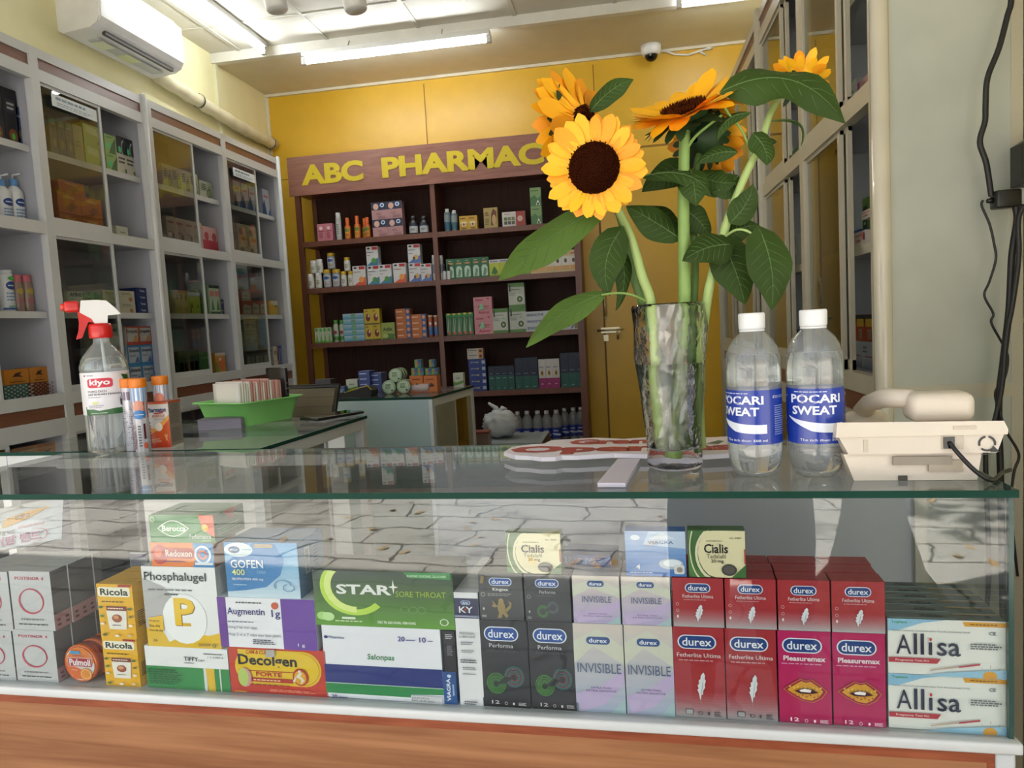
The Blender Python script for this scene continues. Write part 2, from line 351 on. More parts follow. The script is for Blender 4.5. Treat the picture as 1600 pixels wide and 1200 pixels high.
for px, py, w_ in ((430, 0, 'nearer the left wall'), (553, 0, 'farther from the left wall')):
    d = ray(px, py-2); Y = 3.15; p = Vector((d.x/d.y*Y, Y, CZ+d.z/d.y*Y))
    t = thing('spotlight', 'white cylinder spotlight under the ceiling tiles, '+w_, 'lamp', tuple(p), 0, 'white spotlights on the ceiling')
    h = B(); h.lathe([(0, -.04), (.034, -.04), (.038, -.034), (.042, .035), (.042, .1), (.04, .105), (0, .105)], M('dcdcd8', .4), 24, T=Matrix.Rotation(-.15, 4, 'Y') @ Matrix.Scale(1.3, 4), caps=False); h.build('lamp_head', t)
    r_ = B(); [r_.lathe([(.043, z), (.0445, z+.002), (.043, z+.004)], M('8f8f8c', .4), 24, T=Matrix.Rotation(-.15, 4, 'Y') @ Matrix.Scale(1.3, 4), caps=False) for z in (.04, .05, .06, .07)]; r_.build('cooling_fins', t)
    k = B(); k.tube([(.045, 0, .06), (.06, 0, .1), (.05, 0, ZT-p.z)], .007, M('c8c8c4', .4), 8); k.bbox(.0, .11, -.018, .018, ZT-p.z-.012, ZT-p.z, WHITE, .003); k.build('bracket', t)
# ================================================================== dome camera with its cable
p = onY(1017, 76, 4.66)
t = thing('security_camera', 'small white dome security camera where ceiling meets yellow wall', 'camera', (p.x, 4.655, ZR))
h = B(); h.lathe([(0, 0), (.062, 0), (.062, -.028), (.054, -.05), (.045, -.056), (0, -.056)][::-1], WHITE, 28, caps=False); h.build('housing', t)
h = B(); h.lathe([(0, -.092), (.014, -.09), (.028, -.082), (.037, -.068), (.04, -.05)], M('0c0d10', .05), 24, caps=False); h.build('lens_dome', t)
h = B(); q0 = Vector((p.x, 4.655, ZR)); pts = [onY(x, y, 4.735)-q0 for x, y in ((1036, 79), (1055, 85), (1075, 86), (1092, 80), (1108, 75), (1114, 74))]
h.tube(pts, .006, WHITE, 8); h.tube([onY(x, y, 4.735)-q0 for x, y in ((1092, 80), (1103, 86))], .006, WHITE, 8); h.tube([onY(1104, 76, 4.735)-q0, onY(1113, 74, 4.735)-q0], .011, WHITE, 8); h.build('cable', t)
# ================================================================== air conditioner and its pipe
t = thing('air_conditioner', 'white wall air conditioner above the left glass cabinets', 'air conditioner', (XL, 2.885, CZ+1.36))
L_ = .60; prof = [(0, .012), (.02, 0), (.15, .012), (.185, .03), (.2, .055), (.205, .12), (.2, .22), (.16, .27), (0, .275)]
h = B(); h.prism(prof, 0, L_, M('e8e8e6', .3), 'y'); h.build('body', t)
h = B(); h.prism([(.19, .035), (.206, .055), (.211, .12), (.206, .225), (.2, .22)], .008, L_-.008, M('f0f0ee', .18, coat=.3), 'y')
mp = lambda u, v, k: Vector((.2108+.0004*k, u*L_, .0+v*.275))
draw(h, mp, [('r', .77, .50, .95, .70, 'e9eef2'), ('r', .79, .52, .84, .67, '4a4f8c'), ('r', .86, .53, .935, .58, '8d90ae'), ('n', .86, .59, .94, .67, 3, '4a4f8c'), ('n', .5, .26, .57, .3, 1, '9aa0a6')], .3)
h.build('front_panel', t)
h = B(); h.box(.06, .12, .1, L_-.06, -.0015, .006, M('b9bdb8', .5)); h.box(.155, .172, .07, L_-.05, .004, .02, M('3c3a38', .5), T=Matrix.Translation((0, 0, .0))); h.box(.055, .12, .12, .2, -.003, .0, M('dfe6c4', .5)); h.box(.055, .12, .28, .38, -.003, .0, M('cfd6a8', .5)); h.build('air_vent', t)
t = thing('insulated_pipe', 'beige wrapped air conditioner pipe running along the left wall', 'pipe', (XL, 3.49, CZ+1.36))
h = B(); o0 = Vector((XL, 3.49, CZ+1.36)); pts = []
for i in range(25): s = i/24; y = 3.492+s*(YB-.03-3.492); pts.append(Vector((XL+.045, y, CZ+1.375-.055*min(1, s*1.5)+.004*math.sin(i*2.1)))-o0)
h.tube(pts, [.036+.002*math.sin(i*1.7) for i in range(25)], M('d9d0ae', .8, var=.1), 12); h.build('pipe_wrap', t)
h = B(); 
for i in (7, 23): h.lathe([(.04, -.006), (.041, 0), (.04, .006)], M('3c3a34', .5), 14, T=Matrix.Translation(pts[i]) @ Matrix.Rotation(PI/2, 4, 'X'), caps=False)
h.build('clamp', t)
# ================================================================== aluminium glass-fronted wall cabinets
BROWN = wood('cabinet_band', '6e4634', '7c5240', (1, 1, 12), .3, 5, 1)
BACKW = M('a9aab2', .5, var=.03)
def wall_cabinet(label, X, side, y0, y1, depth, endpanel=False):
    """front plane at X; side = +1 opens toward +X (left wall), -1 opens toward -X (right wall)"""
    t = thing('display_cabinet', label, 'cabinet', (X, y0, 0)); n = y1-y0; s = side
    y0b = y0
    def bx(bb, d0, d1, a0, a1, z0, z1, m): x0, x1 = sorted((-s*d0, -s*d1)); bb.box(x0, x1, a0, a1, z0, z1, m)
    Z = lambda r: CZ+r
    al = ALU if s > 0 else ALU_WARM
    c = B()                                                    # carcass: back, sides, top, floors
    bx(c, depth-.008, depth-.001, 0, n, 0, Z(1.06), BACKW)
    for a in (0, n/2-.006, n-.012): bx(c, .03, depth-.008, a, a+.012, 0, Z(1.06), BACKW)
    for zz in (Z(1.06), Z(.435), Z(-.165), .02): bx(c, .012, depth-.008, .012, n-.012, zz-.006, zz+.006, BACKW)
    c.build('carcass', t)
    f = B()                                                    # frame: posts and rails
    for a in (.0, n-.03): bx(f, -.002, .028, a, a+.03, 0, Z(1.075), al)
    bx(f, -.001, .028, n/2-.019, n/2+.019, 0, Z(1.07), al)
    for z0, z1 in ((Z(1.045), Z(1.078)), (Z(.963), Z(1.006)), (Z(.42), Z(.463)), (Z(-.193), Z(-.15)), (Z(-.30), Z(-.24)), (.0, .07)):
        bx(f, 0, .027, .03, n-.03, z0, z1, al)
    f.build('frame', t)
    rp_ = B()
    for a in (n-.0145,): rp_.lathe([(.0135, 0), (.0135, Z(1.085)), (.006, Z(1.093))], al, 12, c=(s*.0, a, 0), caps=True)
    rp_.build('corner_post', t)
    for a0, a1 in ((.03, n/2-.019), (n/2+.019, n-.03)):
        for q0, q1 in ((1.006, 1.045), (-.24, -.193)): w_ = B(); bx(w_, .006, .014, a0, a1, Z(q0), Z(q1), BROWN); w_.build('wood_band', t)
    for zz in (.735, .145):                                    # shelves
        for a0, a1 in ((.014, n/2-.008), (n/2+.008, n-.014)):
            sh = B()
            bx(sh, .05, depth-.01, a0, a1, Z(zz)-.008, Z(zz), M('b9bbb8', .3)); bx(sh, .046, .05, a0, a1, Z(zz)-.022, Z(zz)+.002, al)
            bx(sh, depth-.02, depth-.009, a0, a1, Z(zz)-.045, Z(zz)-.01, al)
            sh.build('shelf', t)
    for a0, a1 in ((.03, n/2-.019), (n/2+.019, n-.03)):        # sliding doors, both pushed to the near half in each bay
        wd = (a1-a0)*.55
        for z0, z1 in ((Z(.463), Z(.963)), (Z(-.15), Z(.42)), (.07, Z(-.3))):
            for k, aa in enumerate(((a0, a0+wd), ) if s > 0 else ((a1-wd*1.06, a1), (a1-wd*1.06-.036, a1-.03))):
                d = .008+.009*k
                fr = B(); bx(fr, d, d+.008, aa[0], aa[1], z0, z0+.024, al); bx(fr, d, d+.008, aa[0], aa[1], z1-.01, z1, al); e0, e1 = (.006, .012) if s > 0 else (.016, .006)
                bx(fr, d-.002, d+.008, aa[1]-e1, aa[1], z0, z1, al); bx(fr, d-.002, d+.008, aa[0], aa[0]+e0, z0, z1, al)
                q = fr.build('sliding_door', t)
                g = B(); bx(g, d+.002, d+.005, aa[0]+.006, aa[1]-.012, z0+.024, z1-.01, GLASS_CAB); g.build('glass_pane', q)
    if endpanel:
        e = B(); x0, x1 = 0, depth
        e.box(x0+.03, x1, -.002, -.0002, 0, Z(1.07), PANEL_GREY); e.box(x0, x0+.03, -.004, .014, 0, Z(1.1), ALU_WARM); e.box(x1-.022, x1-.001, -.004, .014, 0, Z(1.1), ALU_WARM)
        e.box(x0+.03, x1-.022, -.004, .012, Z(-.197), Z(-.169), ALU_WARM); e.box(x0+.03, x1-.022, -.004, .012, 0, .06, ALU_WARM)
        e.build('end_panel', t)
        e = B(); e.lathe([(.018, 0), (.018, Z(1.1))], M('cfc8b4', .2, coat=.4), 20, c=(.012, .004, 0)); e.build('corner_post', t)
    return t
XC = -2.03
CAB_A = wall_cabinet('left aluminium glass cabinet nearest the counter, under the air conditioner', XC, 1, 1.74, 2.955, .325)
wall_cabinet('left aluminium glass cabinet at the far end beside the brown shelves', XC, 1, 2.957, 4.18, .325)
XD = .51
wall_cabinet('right aluminium glass cabinet nearest the counter, with the grey end panel', XD, -1, 1.6, 2.845, .272, True)
wall_cabinet('right aluminium glass cabinet at the far end behind the sunflowers', XD, -1, 2.847, 4.1, .272)
# paper notices stuck on the sliding glass
def notice(label, q0, q1, X, th=.001):
    a = onX(*q0, X); c = onX(*q1, X); wd = abs(c.y-a.y); ht = .045
    b = B(); b.box(0, .0008, 0, wd, 0, ht, M('dfe6ea', .6)); draw(b, lambda u, v, k: Vector((.0008+.0003*k, u*wd, v*ht)), [('n', .08, .5, .92, .9, 1, '5f7d92'), ('n', .1, .1, .9, .42, 2, '8fa2ae')])
    tag(b.build('paper_notice', loc=(X, a.y, (a.z+c.z)/2-ht/2-.005)), label, 'notice', 'paper strips on the cabinet glass')
notice('white printed paper strip on the near left cabinet glass', (80, 150), (151, 182), XC+.002)
notice('white printed paper strip on the far left cabinet glass', (364, 266), (398, 279), XC+.002)
# ================================================================== glass counters
THC = math.radians(-3.5); Y0C = .91
MC = Matrix.Translation((0, Y0C, 0)) @ Matrix.Rotation(THC, 4, 'Z')
def zd(u): return CZ-.512-.0090*max(0.0, .424-u)            # the case floor dips a little toward the left end
def dip(b, lim=None):
    b.v = [(x, y, (max(0.0, z-.0090*max(0.0, .424-x)) if (lim is None or z < lim) else z)) for x, y, z in b.v]; return b
def CP(u, v, z): return MC @ Vector((u, v, z))
NC = (MC.to_3x3() @ Vector((0, 1, 0)))
def onC(px, py, v):                       # pixel -> counter frame (u, z) on the upright plane v behind the front glass
    d = ray(px, py); p0 = CP(0, v, 0); t = (p0.dot(NC)-0)/1; t = ((p0-Vector((0, 0, CZ))).dot(NC))/d.dot(NC)
    P = Vector((0, 0, CZ))+d*t; q = MC.inverted() @ P; return q.x, q.z
def onT(px, py, z):                       # pixel -> counter frame (u, v) on a level plane
    q = MC.inverted() @ onZ(px, py, z); return q.x, q.y
ZTOP = CZ-.215; DECK = CZ-.512; DEP = .365; U0, U1 = -1.22, .424
LAM = wood('laminate_counter', '82502e', 'a8744c', (.45, 1, 9), .35, 3.2, 1.2)
LAMD = wood('laminate_edge', '7a3418', '9c5230', (1, 1, 8), .35, 4, 2)
DECKM = M('c9cccb', .25, var=.02)
t = thing('glass_counter', 'long glass display counter with wood front across the shop entrance', 'counter', tuple(CP(0, 0, 0)), THC)
b = B(); b.box(U0, U1+.003, -.006, DEP, ZTOP-.009, ZTOP, GLASS_TOP, skip='fkr')
b.box(U0, U1+.003, -.0062, -.006, ZTOP-.0088, ZTOP-.0002, GLASS_EDGE, skip=''); b.box(U1+.003, U1+.0032, -.006, DEP, ZTOP-.0088, ZTOP-.0002, GLASS_EDGE); b.box(U0, U1+.003, DEP, DEP+.0002, ZTOP-.0088, ZTOP-.0002, M('5d6f68', .2, var=0))
b.build('glass_top', t)
b = B(); b.box(U0, U1, 0, .005, DECK, ZTOP-.0095, GLASS); dip(b, ZTOP-.1).build('front_glass', t)
b = B(); b.box(U1-.005, U1, .0055, DEP, DECK, ZTOP-.0095, GLASS); b.box(U1-.0051, U1+.0003, -.0003, .0053, DECK, ZTOP-.0095, M('28463e', .15, var=0)); b.build('side_glass', t)
b = B(); b.box(U0, U1, .006, DEP, DECK-.014, DECK, DECKM); dip(b).build('deck', t)
b = B(); b.bbox(U0, U1+.006, -.012, .006, DECK-.013, DECK+.001, M('cdcfcd', .3, .0, .5, var=.02), .003); b.bbox(U1-.002, U1+.006, .006, DEP, DECK-.016, DECK-.001, M('cdcfcd', .3), .003); dip(b).build('front_rail', t)
b = B(); b.box(U0, U1-.02, .0, .012, .05, DECK-.012, LAM); b.box(U0, U1-.02, .013, DEP, .05, .062, LAM); b.box(U0, U1-.02, -.0006, 0, DECK-.03, DECK-.0125, LAMD); b.box(U1-.028, U1-.02, -.0008, .0, .05, DECK-.03, LAMD)
b.box(U1-.02, U1, .02, DEP, .05, DECK-.016, LAM); b.box(U0, U0+.012, .012, DEP, .05, DECK-.016, LAM); dip(b).build('wood_base', t)
b = B(); b.bbox(U1-.02, U1+.002, -.003, .02, 0, DECK-.016, ALU, .004); b.build('corner_post', t)
b = B(); b.bbox(U0, U1-.01, .02, .05, 0, .05, M('2a2522', .6), .004); b.build('plinth', t)
# back of the case: aluminium frame and one white sliding panel pulled to the right
ub, _ = onC(677, 840, DEP-.02); uc, _ = onC(1430, 840, DEP-.02)
b = B(); 
for u in (uc+.0, ): b.box(u, u+.018, DEP-.02, DEP, DECK, ZTOP-.01, ALU_WARM)
b.box(U0, U1, DEP-.018, DEP, ZTOP-.03, ZTOP-.0095, ALU); b.box(U0, U1, DEP-.018, DEP, DECK, DECK+.014, ALU); dip(b, DECK+.05).build('back_frame', t)
b = B(); b.box(ub, uc, DEP-.012, DEP-.008, DECK+.012, ZTOP-.028, M('c6cad2', .35, var=.01)); b.box(ub, ub+.008, DEP-.014, DEP-.006, DECK+.012, ZTOP-.028, M('d4d8dc', .3)); b.build('sliding_panel', t)
# ---- the counter that runs back along the left side
def low_counter(label, W, D, loc, rz, side_panel=True, shelf=.46, backcol='9fb3b6', white=False):
    t = thing('glass_counter', label, 'counter', loc, rz); zt = ZTOP
    g = B(); g.box(-W, 0, 0, D, zt-.008, zt, GLASS_TOP, skip='fr'); g.box(-W, 0, -.0002, 0, zt-.008, zt-.0002, GLASS_EDGE); g.box(0, .0002, 0, D, zt-.008, zt-.0002, GLASS_EDGE); g.build('glass_top', t)
    f = B(); 
    for x in (-W+.003, -.025):
        for y in (.003, D-.025): f.box(x, x+.022, y, y+.022, 0, zt-.0085, ALU)
    for z0, z1 in ((zt-.034, zt-.0085), (shelf, shelf+.03), (.0, .04)):
        f.box(-W+.025, -.025, .004, .024, z0, z1, ALU); f.box(-W+.025, -.025, D-.024, D-.004, z0, z1, ALU)
        f.box(-W+.004, -W+.024, .025, D-.025, z0, z1, ALU); f.box(-.024, -.004, .025, D-.025, z0, z1, ALU)
    f.build('frame', t)
    return t
L = low_counter('glass topped side counter holding the green basket and the phone', .66, .50, (-.735, 1.332, 0), math.radians(-4.5))
b = B(); b.box(-.64, -.02, .02, .48, .46, .466, M('b7bab6', .3)); b.build('deck', L)
b = B(); b.box(-.018, -.012, .025, .28, .49, ZTOP-.034, M('8e948c', .35)); b.box(-.018, -.012, .29, .3, .49, ZTOP-.034, ALU); b.build('side_panel', L)
b = B(); b.box(-.64, -.025, .478, .482, .49, ZTOP-.034, GLASS); b.build('back_glass', L)
b = B(); b.box(-.64, -.02, .4, .404, .49, ZTOP-.036, M('d8d8d6', .5)); b.build('inner_panel', L)
b = B(); b.box(-.642, -.018, .006, .49, .05, .44, LAM); b.build('wood_base', L)
W3 = low_counter('pale blue backed glass counter in front of the brown shelves', .9, .40, (-.640, 2.285, 0), math.radians(-8))
b = B(); b.box(-.88, -.006, -.004, .003, .04, ZTOP-.0085, M('a9bec2', .3, var=.02)); b.box(-.012, -.0, -.006, .004, .04, ZTOP-.0085, M('cfd6d8', .25)); b.build('blue_panel', W3)
b = B(); b.box(-.0035, .001, .02, .19, .04, ZTOP-.034, M('8c8c7c', .4)); b.box(-.004, .0015, .19, .197, .04, ZTOP-.034, ALU); b.build('side_panel', W3)
b = B(); b.box(-.008, -.005, .20, .372, .05, ZTOP-.034, GLASS_CAB); b.build('side_glass', W3)
b = B(); b.box(-.88, -.01, .03, .38, .6, .607, M('aab0b0', .3)); b.build('deck', W3)
# ================================================================== brown shelf unit with the sign board
SBR = wood('shelf_brown', '5c3628', '6b4030', (12, 12, 1.2), .4, 5, 1); SBD = wood('shelf_back', '33201a', '3d2720', (14, 1, 1), .6, 4, .5, spec=.15)
SBH = wood('shelf_header', '7a4f44', '8d6154', (1, 1, 9), .35, 4, 1)
YS = 4.45; XS0, XS1 = -2.072, -.262
t = thing('shelf_unit', 'tall brown shelf unit with yellow lettered board against the yellow wall', 'shelf', (0, YS, 0))
b = B()
for x0, x1 in ((XS0, XS0+.035), (-1.178, -1.148), (XS1-.038, XS1)): b.box(x0, x1, 0, .022, 0, CZ+.93, SBR)
b.box(XS0, XS0+.03, .26, .285, 0, CZ+.93, SBR); b.box(-1.17, -1.155, .022, .27, 0, CZ+.93, SBR); b.box(XS1-.02, XS1, .022, .285, 0, CZ+.93, SBR)
b.build('upright', t)
b = B(); b.box(XS0+.031, XS1-.02, .272, .28, 0, CZ+.93, SBD); b.build('back_panel', t)
SH = [.612, .314, -.040, -.398, -.745]
for z in SH:
    q = B(); q.box(XS0+.035, XS1-.038, .002, .27, CZ+z-.032, CZ+z, SBR); q.build('shelf_board', t)
q = B(); q.box(XS0-.025, XS1+.02, -.004, .285, CZ+.93, CZ+.95, SBR); q.build('top_board', t)
hb = B(); hb.box(XS0-.028, XS1+.02, -.012, .0, CZ+.905, CZ+1.148, SBH); hb.box(XS0-.028, XS1+.02, .0, .28, CZ+1.135, CZ+1.148, SBH)
hb = hb.build('sign_board', t)
GOLD = M('c9b21e', .4, var=.02)
mpS = lambda u, v, k: Vector((u, -.0125-.003*min(k, 1), v))
def word(st, x0, x1, z0, z1): lb = B(); lb.text(st, mpS, x0, z0, x1, z1, 1, GOLD, .045, res=4); lb.build('lettering', hb)
A_ = onY(472, 296, YS); z0 = CZ+.965; z1 = z0+.128
word('ABC', onY(473, 290, YS).x, onY(569, 270, YS).x, z0, z1)
word('PHARMACY', onY(598, 270, YS).x, -.30, z0, z1)
# ================================================================== cartons inside the front counter
def logo(cu, cv, wu, hv, st, fill='1d4f9c', rim='e8eef6'):       # rounded badge with a name in it
    return [('R', cu-wu/2, cv-hv/2, cu+wu/2, cv+hv/2, rim), ('R', cu-wu/2*.93, cv-hv/2*.86, cu+wu/2*.93, cv+hv/2*.86, fill), ('t', st, cu-wu*.38, cv-hv*.27, cu+wu*.38, cv+hv*.3, 'f2f5fa', .012)]
def feather(cu, cv, s, a=1.0, col='dfe3e6', dark='9aa0a8'):
    L_ = [(-.28, -1), (-.42, -.55), (-.62, -.3), (-.45, -.2), (-.55, .05), (-.35, .15), (-.4, .4), (-.15, .5), (-.1, .75), (.25, 1), (.45, .8), (.4, .5), (.55, .4), (.38, .1), (.42, -.1), (.15, -.35), (.12, -.6), (-.1, -.7), (-.2, -1)]
    return [('p', [(cu+x*s*a, cv+y*s) for x, y in L_], col), ('p', [(cu+x*s*a, cv+y*s) for x, y in ((-.26, -1.25), (-.22, -1.25), (.1, .0), (.28, .75), (.02, .0))], dark)]
def knot(cu, cv, ru, rv, n=6):
    o = []
    for i in range(n):
        k = 1-.13*i
        o.append(('a', cu-ru*.95, cv-rv*.35, ru*k, rv*k, .045/k, '4a9a42' if i % 2 else '5fae4a', .1, 1.0)); o.append(('a', cu+ru*.95, cv+rv*.35, ru*k, rv*k, .045/k, ('4a8a9a', '5aa07a', 'b03a60')[i % 3], -.4, .5))
    return o
def lips(cu, cv, w_, h_):
    up = [(-1, 0), (-.6, .45), (-.2, .85), (.05, .7), (.3, .85), (.7, .4), (1, -.05)]; lo = [(.75, -.6), (.35, -.95), (-.1, -.85), (-.6, -.45)]
    P = lambda pts, k, dy=0: [(cu+x*w_*k, cv+(y+dy)*h_*k) for x, y in pts]
    o = [('p', P(up+lo, 1.22), '7d1040'), ('p', P(up+lo, 1.18), 'd98a2a'), ('p', P(up+lo, 1.13), 'b01a50'), ('p', P(up+lo, 1.0), '2a0f14'), ('p', P(up+lo, .96), 'dfa030')]
    for i in range(9): o.append(('e', cu-w_*.8+i*w_*.2, cv+(.18 if i % 2 else .3)*h_, w_*.05, h_*.07, 'f0d060')); 
    for i in range(7): o.append(('e', cu-w_*.55+i*w_*.2, cv-(.5 if i % 2 else .36)*h_, w_*.05, h_*.07, 'b4502a'))
    o += [('p', [(cu-w_*.6, cv+.02*h_), (cu-w_*.1, cv+.28*h_), (cu+w_*.35, cv+.2*h_), (cu+w_*.7, cv-.08*h_), (cu+w_*.2, cv-.22*h_), (cu-w_*.3, cv-.2*h_)], '3a0c14'), ('p', [(cu-w_*.35, cv+.1*h_), (cu-w_*.05, cv+.25*h_), (cu+w_*.3, cv+.16*h_), (cu+w_*.25, cv-.08*h_), (cu-w_*.25, cv-.04*h_)], 'e8e2da')]
    return o
def icons(v, col, full=True):
    o = [('t', '12', .2, v-.012, .36, v+.028, col, .01)] if full else []
    return o+[('a', .5, v, .03, .018, .25, col), ('e', .66, v, .022, .016, col), ('n', .76, v-.018, .94, v+.02, 3, col)]
D = {}
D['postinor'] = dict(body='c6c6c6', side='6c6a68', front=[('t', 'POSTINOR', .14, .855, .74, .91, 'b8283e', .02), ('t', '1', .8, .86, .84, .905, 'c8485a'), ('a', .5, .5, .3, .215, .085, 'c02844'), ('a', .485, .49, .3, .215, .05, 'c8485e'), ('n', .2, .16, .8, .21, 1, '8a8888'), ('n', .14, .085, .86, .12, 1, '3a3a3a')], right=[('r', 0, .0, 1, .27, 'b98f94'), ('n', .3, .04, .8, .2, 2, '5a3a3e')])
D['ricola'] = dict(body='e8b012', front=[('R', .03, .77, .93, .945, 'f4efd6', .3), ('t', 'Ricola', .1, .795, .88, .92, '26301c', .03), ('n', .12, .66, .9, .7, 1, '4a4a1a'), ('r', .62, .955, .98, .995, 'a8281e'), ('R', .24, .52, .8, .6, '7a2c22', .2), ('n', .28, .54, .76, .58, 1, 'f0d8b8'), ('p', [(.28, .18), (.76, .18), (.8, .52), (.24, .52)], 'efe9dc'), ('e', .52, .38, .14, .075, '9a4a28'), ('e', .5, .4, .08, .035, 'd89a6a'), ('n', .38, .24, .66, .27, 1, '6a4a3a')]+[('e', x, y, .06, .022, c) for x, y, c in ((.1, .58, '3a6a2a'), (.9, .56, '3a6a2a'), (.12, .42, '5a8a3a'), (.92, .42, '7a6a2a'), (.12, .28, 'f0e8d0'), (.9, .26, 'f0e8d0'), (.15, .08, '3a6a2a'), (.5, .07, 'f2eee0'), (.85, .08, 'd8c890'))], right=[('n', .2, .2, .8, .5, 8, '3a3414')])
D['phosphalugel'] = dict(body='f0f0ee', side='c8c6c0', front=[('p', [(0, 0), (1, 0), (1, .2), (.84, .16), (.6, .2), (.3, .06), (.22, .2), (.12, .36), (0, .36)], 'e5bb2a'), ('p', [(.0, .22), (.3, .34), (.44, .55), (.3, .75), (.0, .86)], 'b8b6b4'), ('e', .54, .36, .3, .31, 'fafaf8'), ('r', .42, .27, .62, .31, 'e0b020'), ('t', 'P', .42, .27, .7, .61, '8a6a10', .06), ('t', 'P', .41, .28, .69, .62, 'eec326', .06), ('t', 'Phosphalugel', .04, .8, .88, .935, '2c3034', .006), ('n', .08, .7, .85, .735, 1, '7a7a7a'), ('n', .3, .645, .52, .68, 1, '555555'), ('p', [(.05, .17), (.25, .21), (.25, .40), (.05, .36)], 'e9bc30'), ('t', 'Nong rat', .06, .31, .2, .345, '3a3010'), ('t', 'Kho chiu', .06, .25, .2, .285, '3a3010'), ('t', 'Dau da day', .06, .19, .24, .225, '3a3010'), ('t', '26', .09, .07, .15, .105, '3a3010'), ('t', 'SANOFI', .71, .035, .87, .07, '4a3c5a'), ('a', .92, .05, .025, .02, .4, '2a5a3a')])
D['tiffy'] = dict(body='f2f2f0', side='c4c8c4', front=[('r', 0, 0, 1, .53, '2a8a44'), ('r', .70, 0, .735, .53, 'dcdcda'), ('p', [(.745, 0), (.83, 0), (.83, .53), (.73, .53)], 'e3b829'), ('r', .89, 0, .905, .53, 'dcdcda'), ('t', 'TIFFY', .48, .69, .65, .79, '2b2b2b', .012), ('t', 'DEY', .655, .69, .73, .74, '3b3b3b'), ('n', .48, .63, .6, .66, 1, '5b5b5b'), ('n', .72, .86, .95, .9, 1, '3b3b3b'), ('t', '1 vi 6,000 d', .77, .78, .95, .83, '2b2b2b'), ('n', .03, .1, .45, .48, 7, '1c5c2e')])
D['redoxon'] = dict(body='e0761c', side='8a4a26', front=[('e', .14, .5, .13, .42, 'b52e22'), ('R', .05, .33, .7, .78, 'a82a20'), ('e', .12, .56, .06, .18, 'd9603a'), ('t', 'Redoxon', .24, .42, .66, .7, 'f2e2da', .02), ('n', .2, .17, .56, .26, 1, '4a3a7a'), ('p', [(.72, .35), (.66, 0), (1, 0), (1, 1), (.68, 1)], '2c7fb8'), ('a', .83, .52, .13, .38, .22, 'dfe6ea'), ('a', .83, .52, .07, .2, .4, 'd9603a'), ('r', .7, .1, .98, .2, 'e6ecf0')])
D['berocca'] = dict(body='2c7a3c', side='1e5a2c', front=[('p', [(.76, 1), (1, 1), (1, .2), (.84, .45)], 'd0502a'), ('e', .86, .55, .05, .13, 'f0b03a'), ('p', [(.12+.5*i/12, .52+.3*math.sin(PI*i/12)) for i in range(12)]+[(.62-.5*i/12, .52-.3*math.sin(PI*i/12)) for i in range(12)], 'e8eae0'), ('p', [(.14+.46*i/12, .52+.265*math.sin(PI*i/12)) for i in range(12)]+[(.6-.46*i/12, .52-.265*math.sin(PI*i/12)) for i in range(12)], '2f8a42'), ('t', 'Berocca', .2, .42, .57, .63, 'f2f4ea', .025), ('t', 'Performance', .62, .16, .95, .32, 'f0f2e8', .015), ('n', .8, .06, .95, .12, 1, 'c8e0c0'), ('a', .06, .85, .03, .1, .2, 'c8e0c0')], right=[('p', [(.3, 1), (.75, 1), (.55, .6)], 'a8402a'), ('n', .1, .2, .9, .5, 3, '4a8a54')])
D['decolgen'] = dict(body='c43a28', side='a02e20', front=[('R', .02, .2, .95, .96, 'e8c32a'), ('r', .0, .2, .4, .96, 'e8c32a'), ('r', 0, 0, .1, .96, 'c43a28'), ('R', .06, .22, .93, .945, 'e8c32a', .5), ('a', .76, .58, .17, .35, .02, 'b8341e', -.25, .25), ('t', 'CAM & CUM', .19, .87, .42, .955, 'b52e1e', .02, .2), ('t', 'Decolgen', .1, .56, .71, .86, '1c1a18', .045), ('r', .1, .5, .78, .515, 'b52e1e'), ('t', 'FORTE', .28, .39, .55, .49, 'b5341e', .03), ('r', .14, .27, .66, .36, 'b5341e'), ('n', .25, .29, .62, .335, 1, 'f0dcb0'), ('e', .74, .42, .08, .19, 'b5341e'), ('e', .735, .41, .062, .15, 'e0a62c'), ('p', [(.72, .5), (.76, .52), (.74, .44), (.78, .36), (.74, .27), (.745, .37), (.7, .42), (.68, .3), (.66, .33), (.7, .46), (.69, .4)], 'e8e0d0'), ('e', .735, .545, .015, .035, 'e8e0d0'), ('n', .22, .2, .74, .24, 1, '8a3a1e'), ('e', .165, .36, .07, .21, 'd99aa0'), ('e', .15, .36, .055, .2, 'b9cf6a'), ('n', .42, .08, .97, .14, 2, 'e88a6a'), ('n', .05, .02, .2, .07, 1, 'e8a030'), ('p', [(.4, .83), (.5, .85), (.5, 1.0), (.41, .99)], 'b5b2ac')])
D['augmentin'] = dict(body='f4f4f8', side='b0b4b8', front=[('r', 0, 0, .09, 1, '6a3a96'), ('r', .66, 0, 1, 1, '6a3fa0'), ('t', 'Augmentin', .1, .62, .49, .8, '3c3a7a', .012), ('t', '1g', .56, .59, .65, .78, '3c3a7a', .012), ('n', .2, .88, .48, .93, 1, '555555'), ('e', .6, .86, .035, .07, 'd0603a'), ('n', .1, .5, .42, .54, 1, '7a7a8a'), ('t', 'Uong 2 lan moi ngay', .1, .37, .4, .44, '5a5a6a'), ('t', 'Hop 2 vi x 7 vien nen bao phim', .1, .22, .64, .3, '5a5a6a'), ('n', .35, .08, .6, .19, 3, '4a4a5a'), ('t', '1 g', .81, .06, .88, .14, 'e4e0ee', .015)])
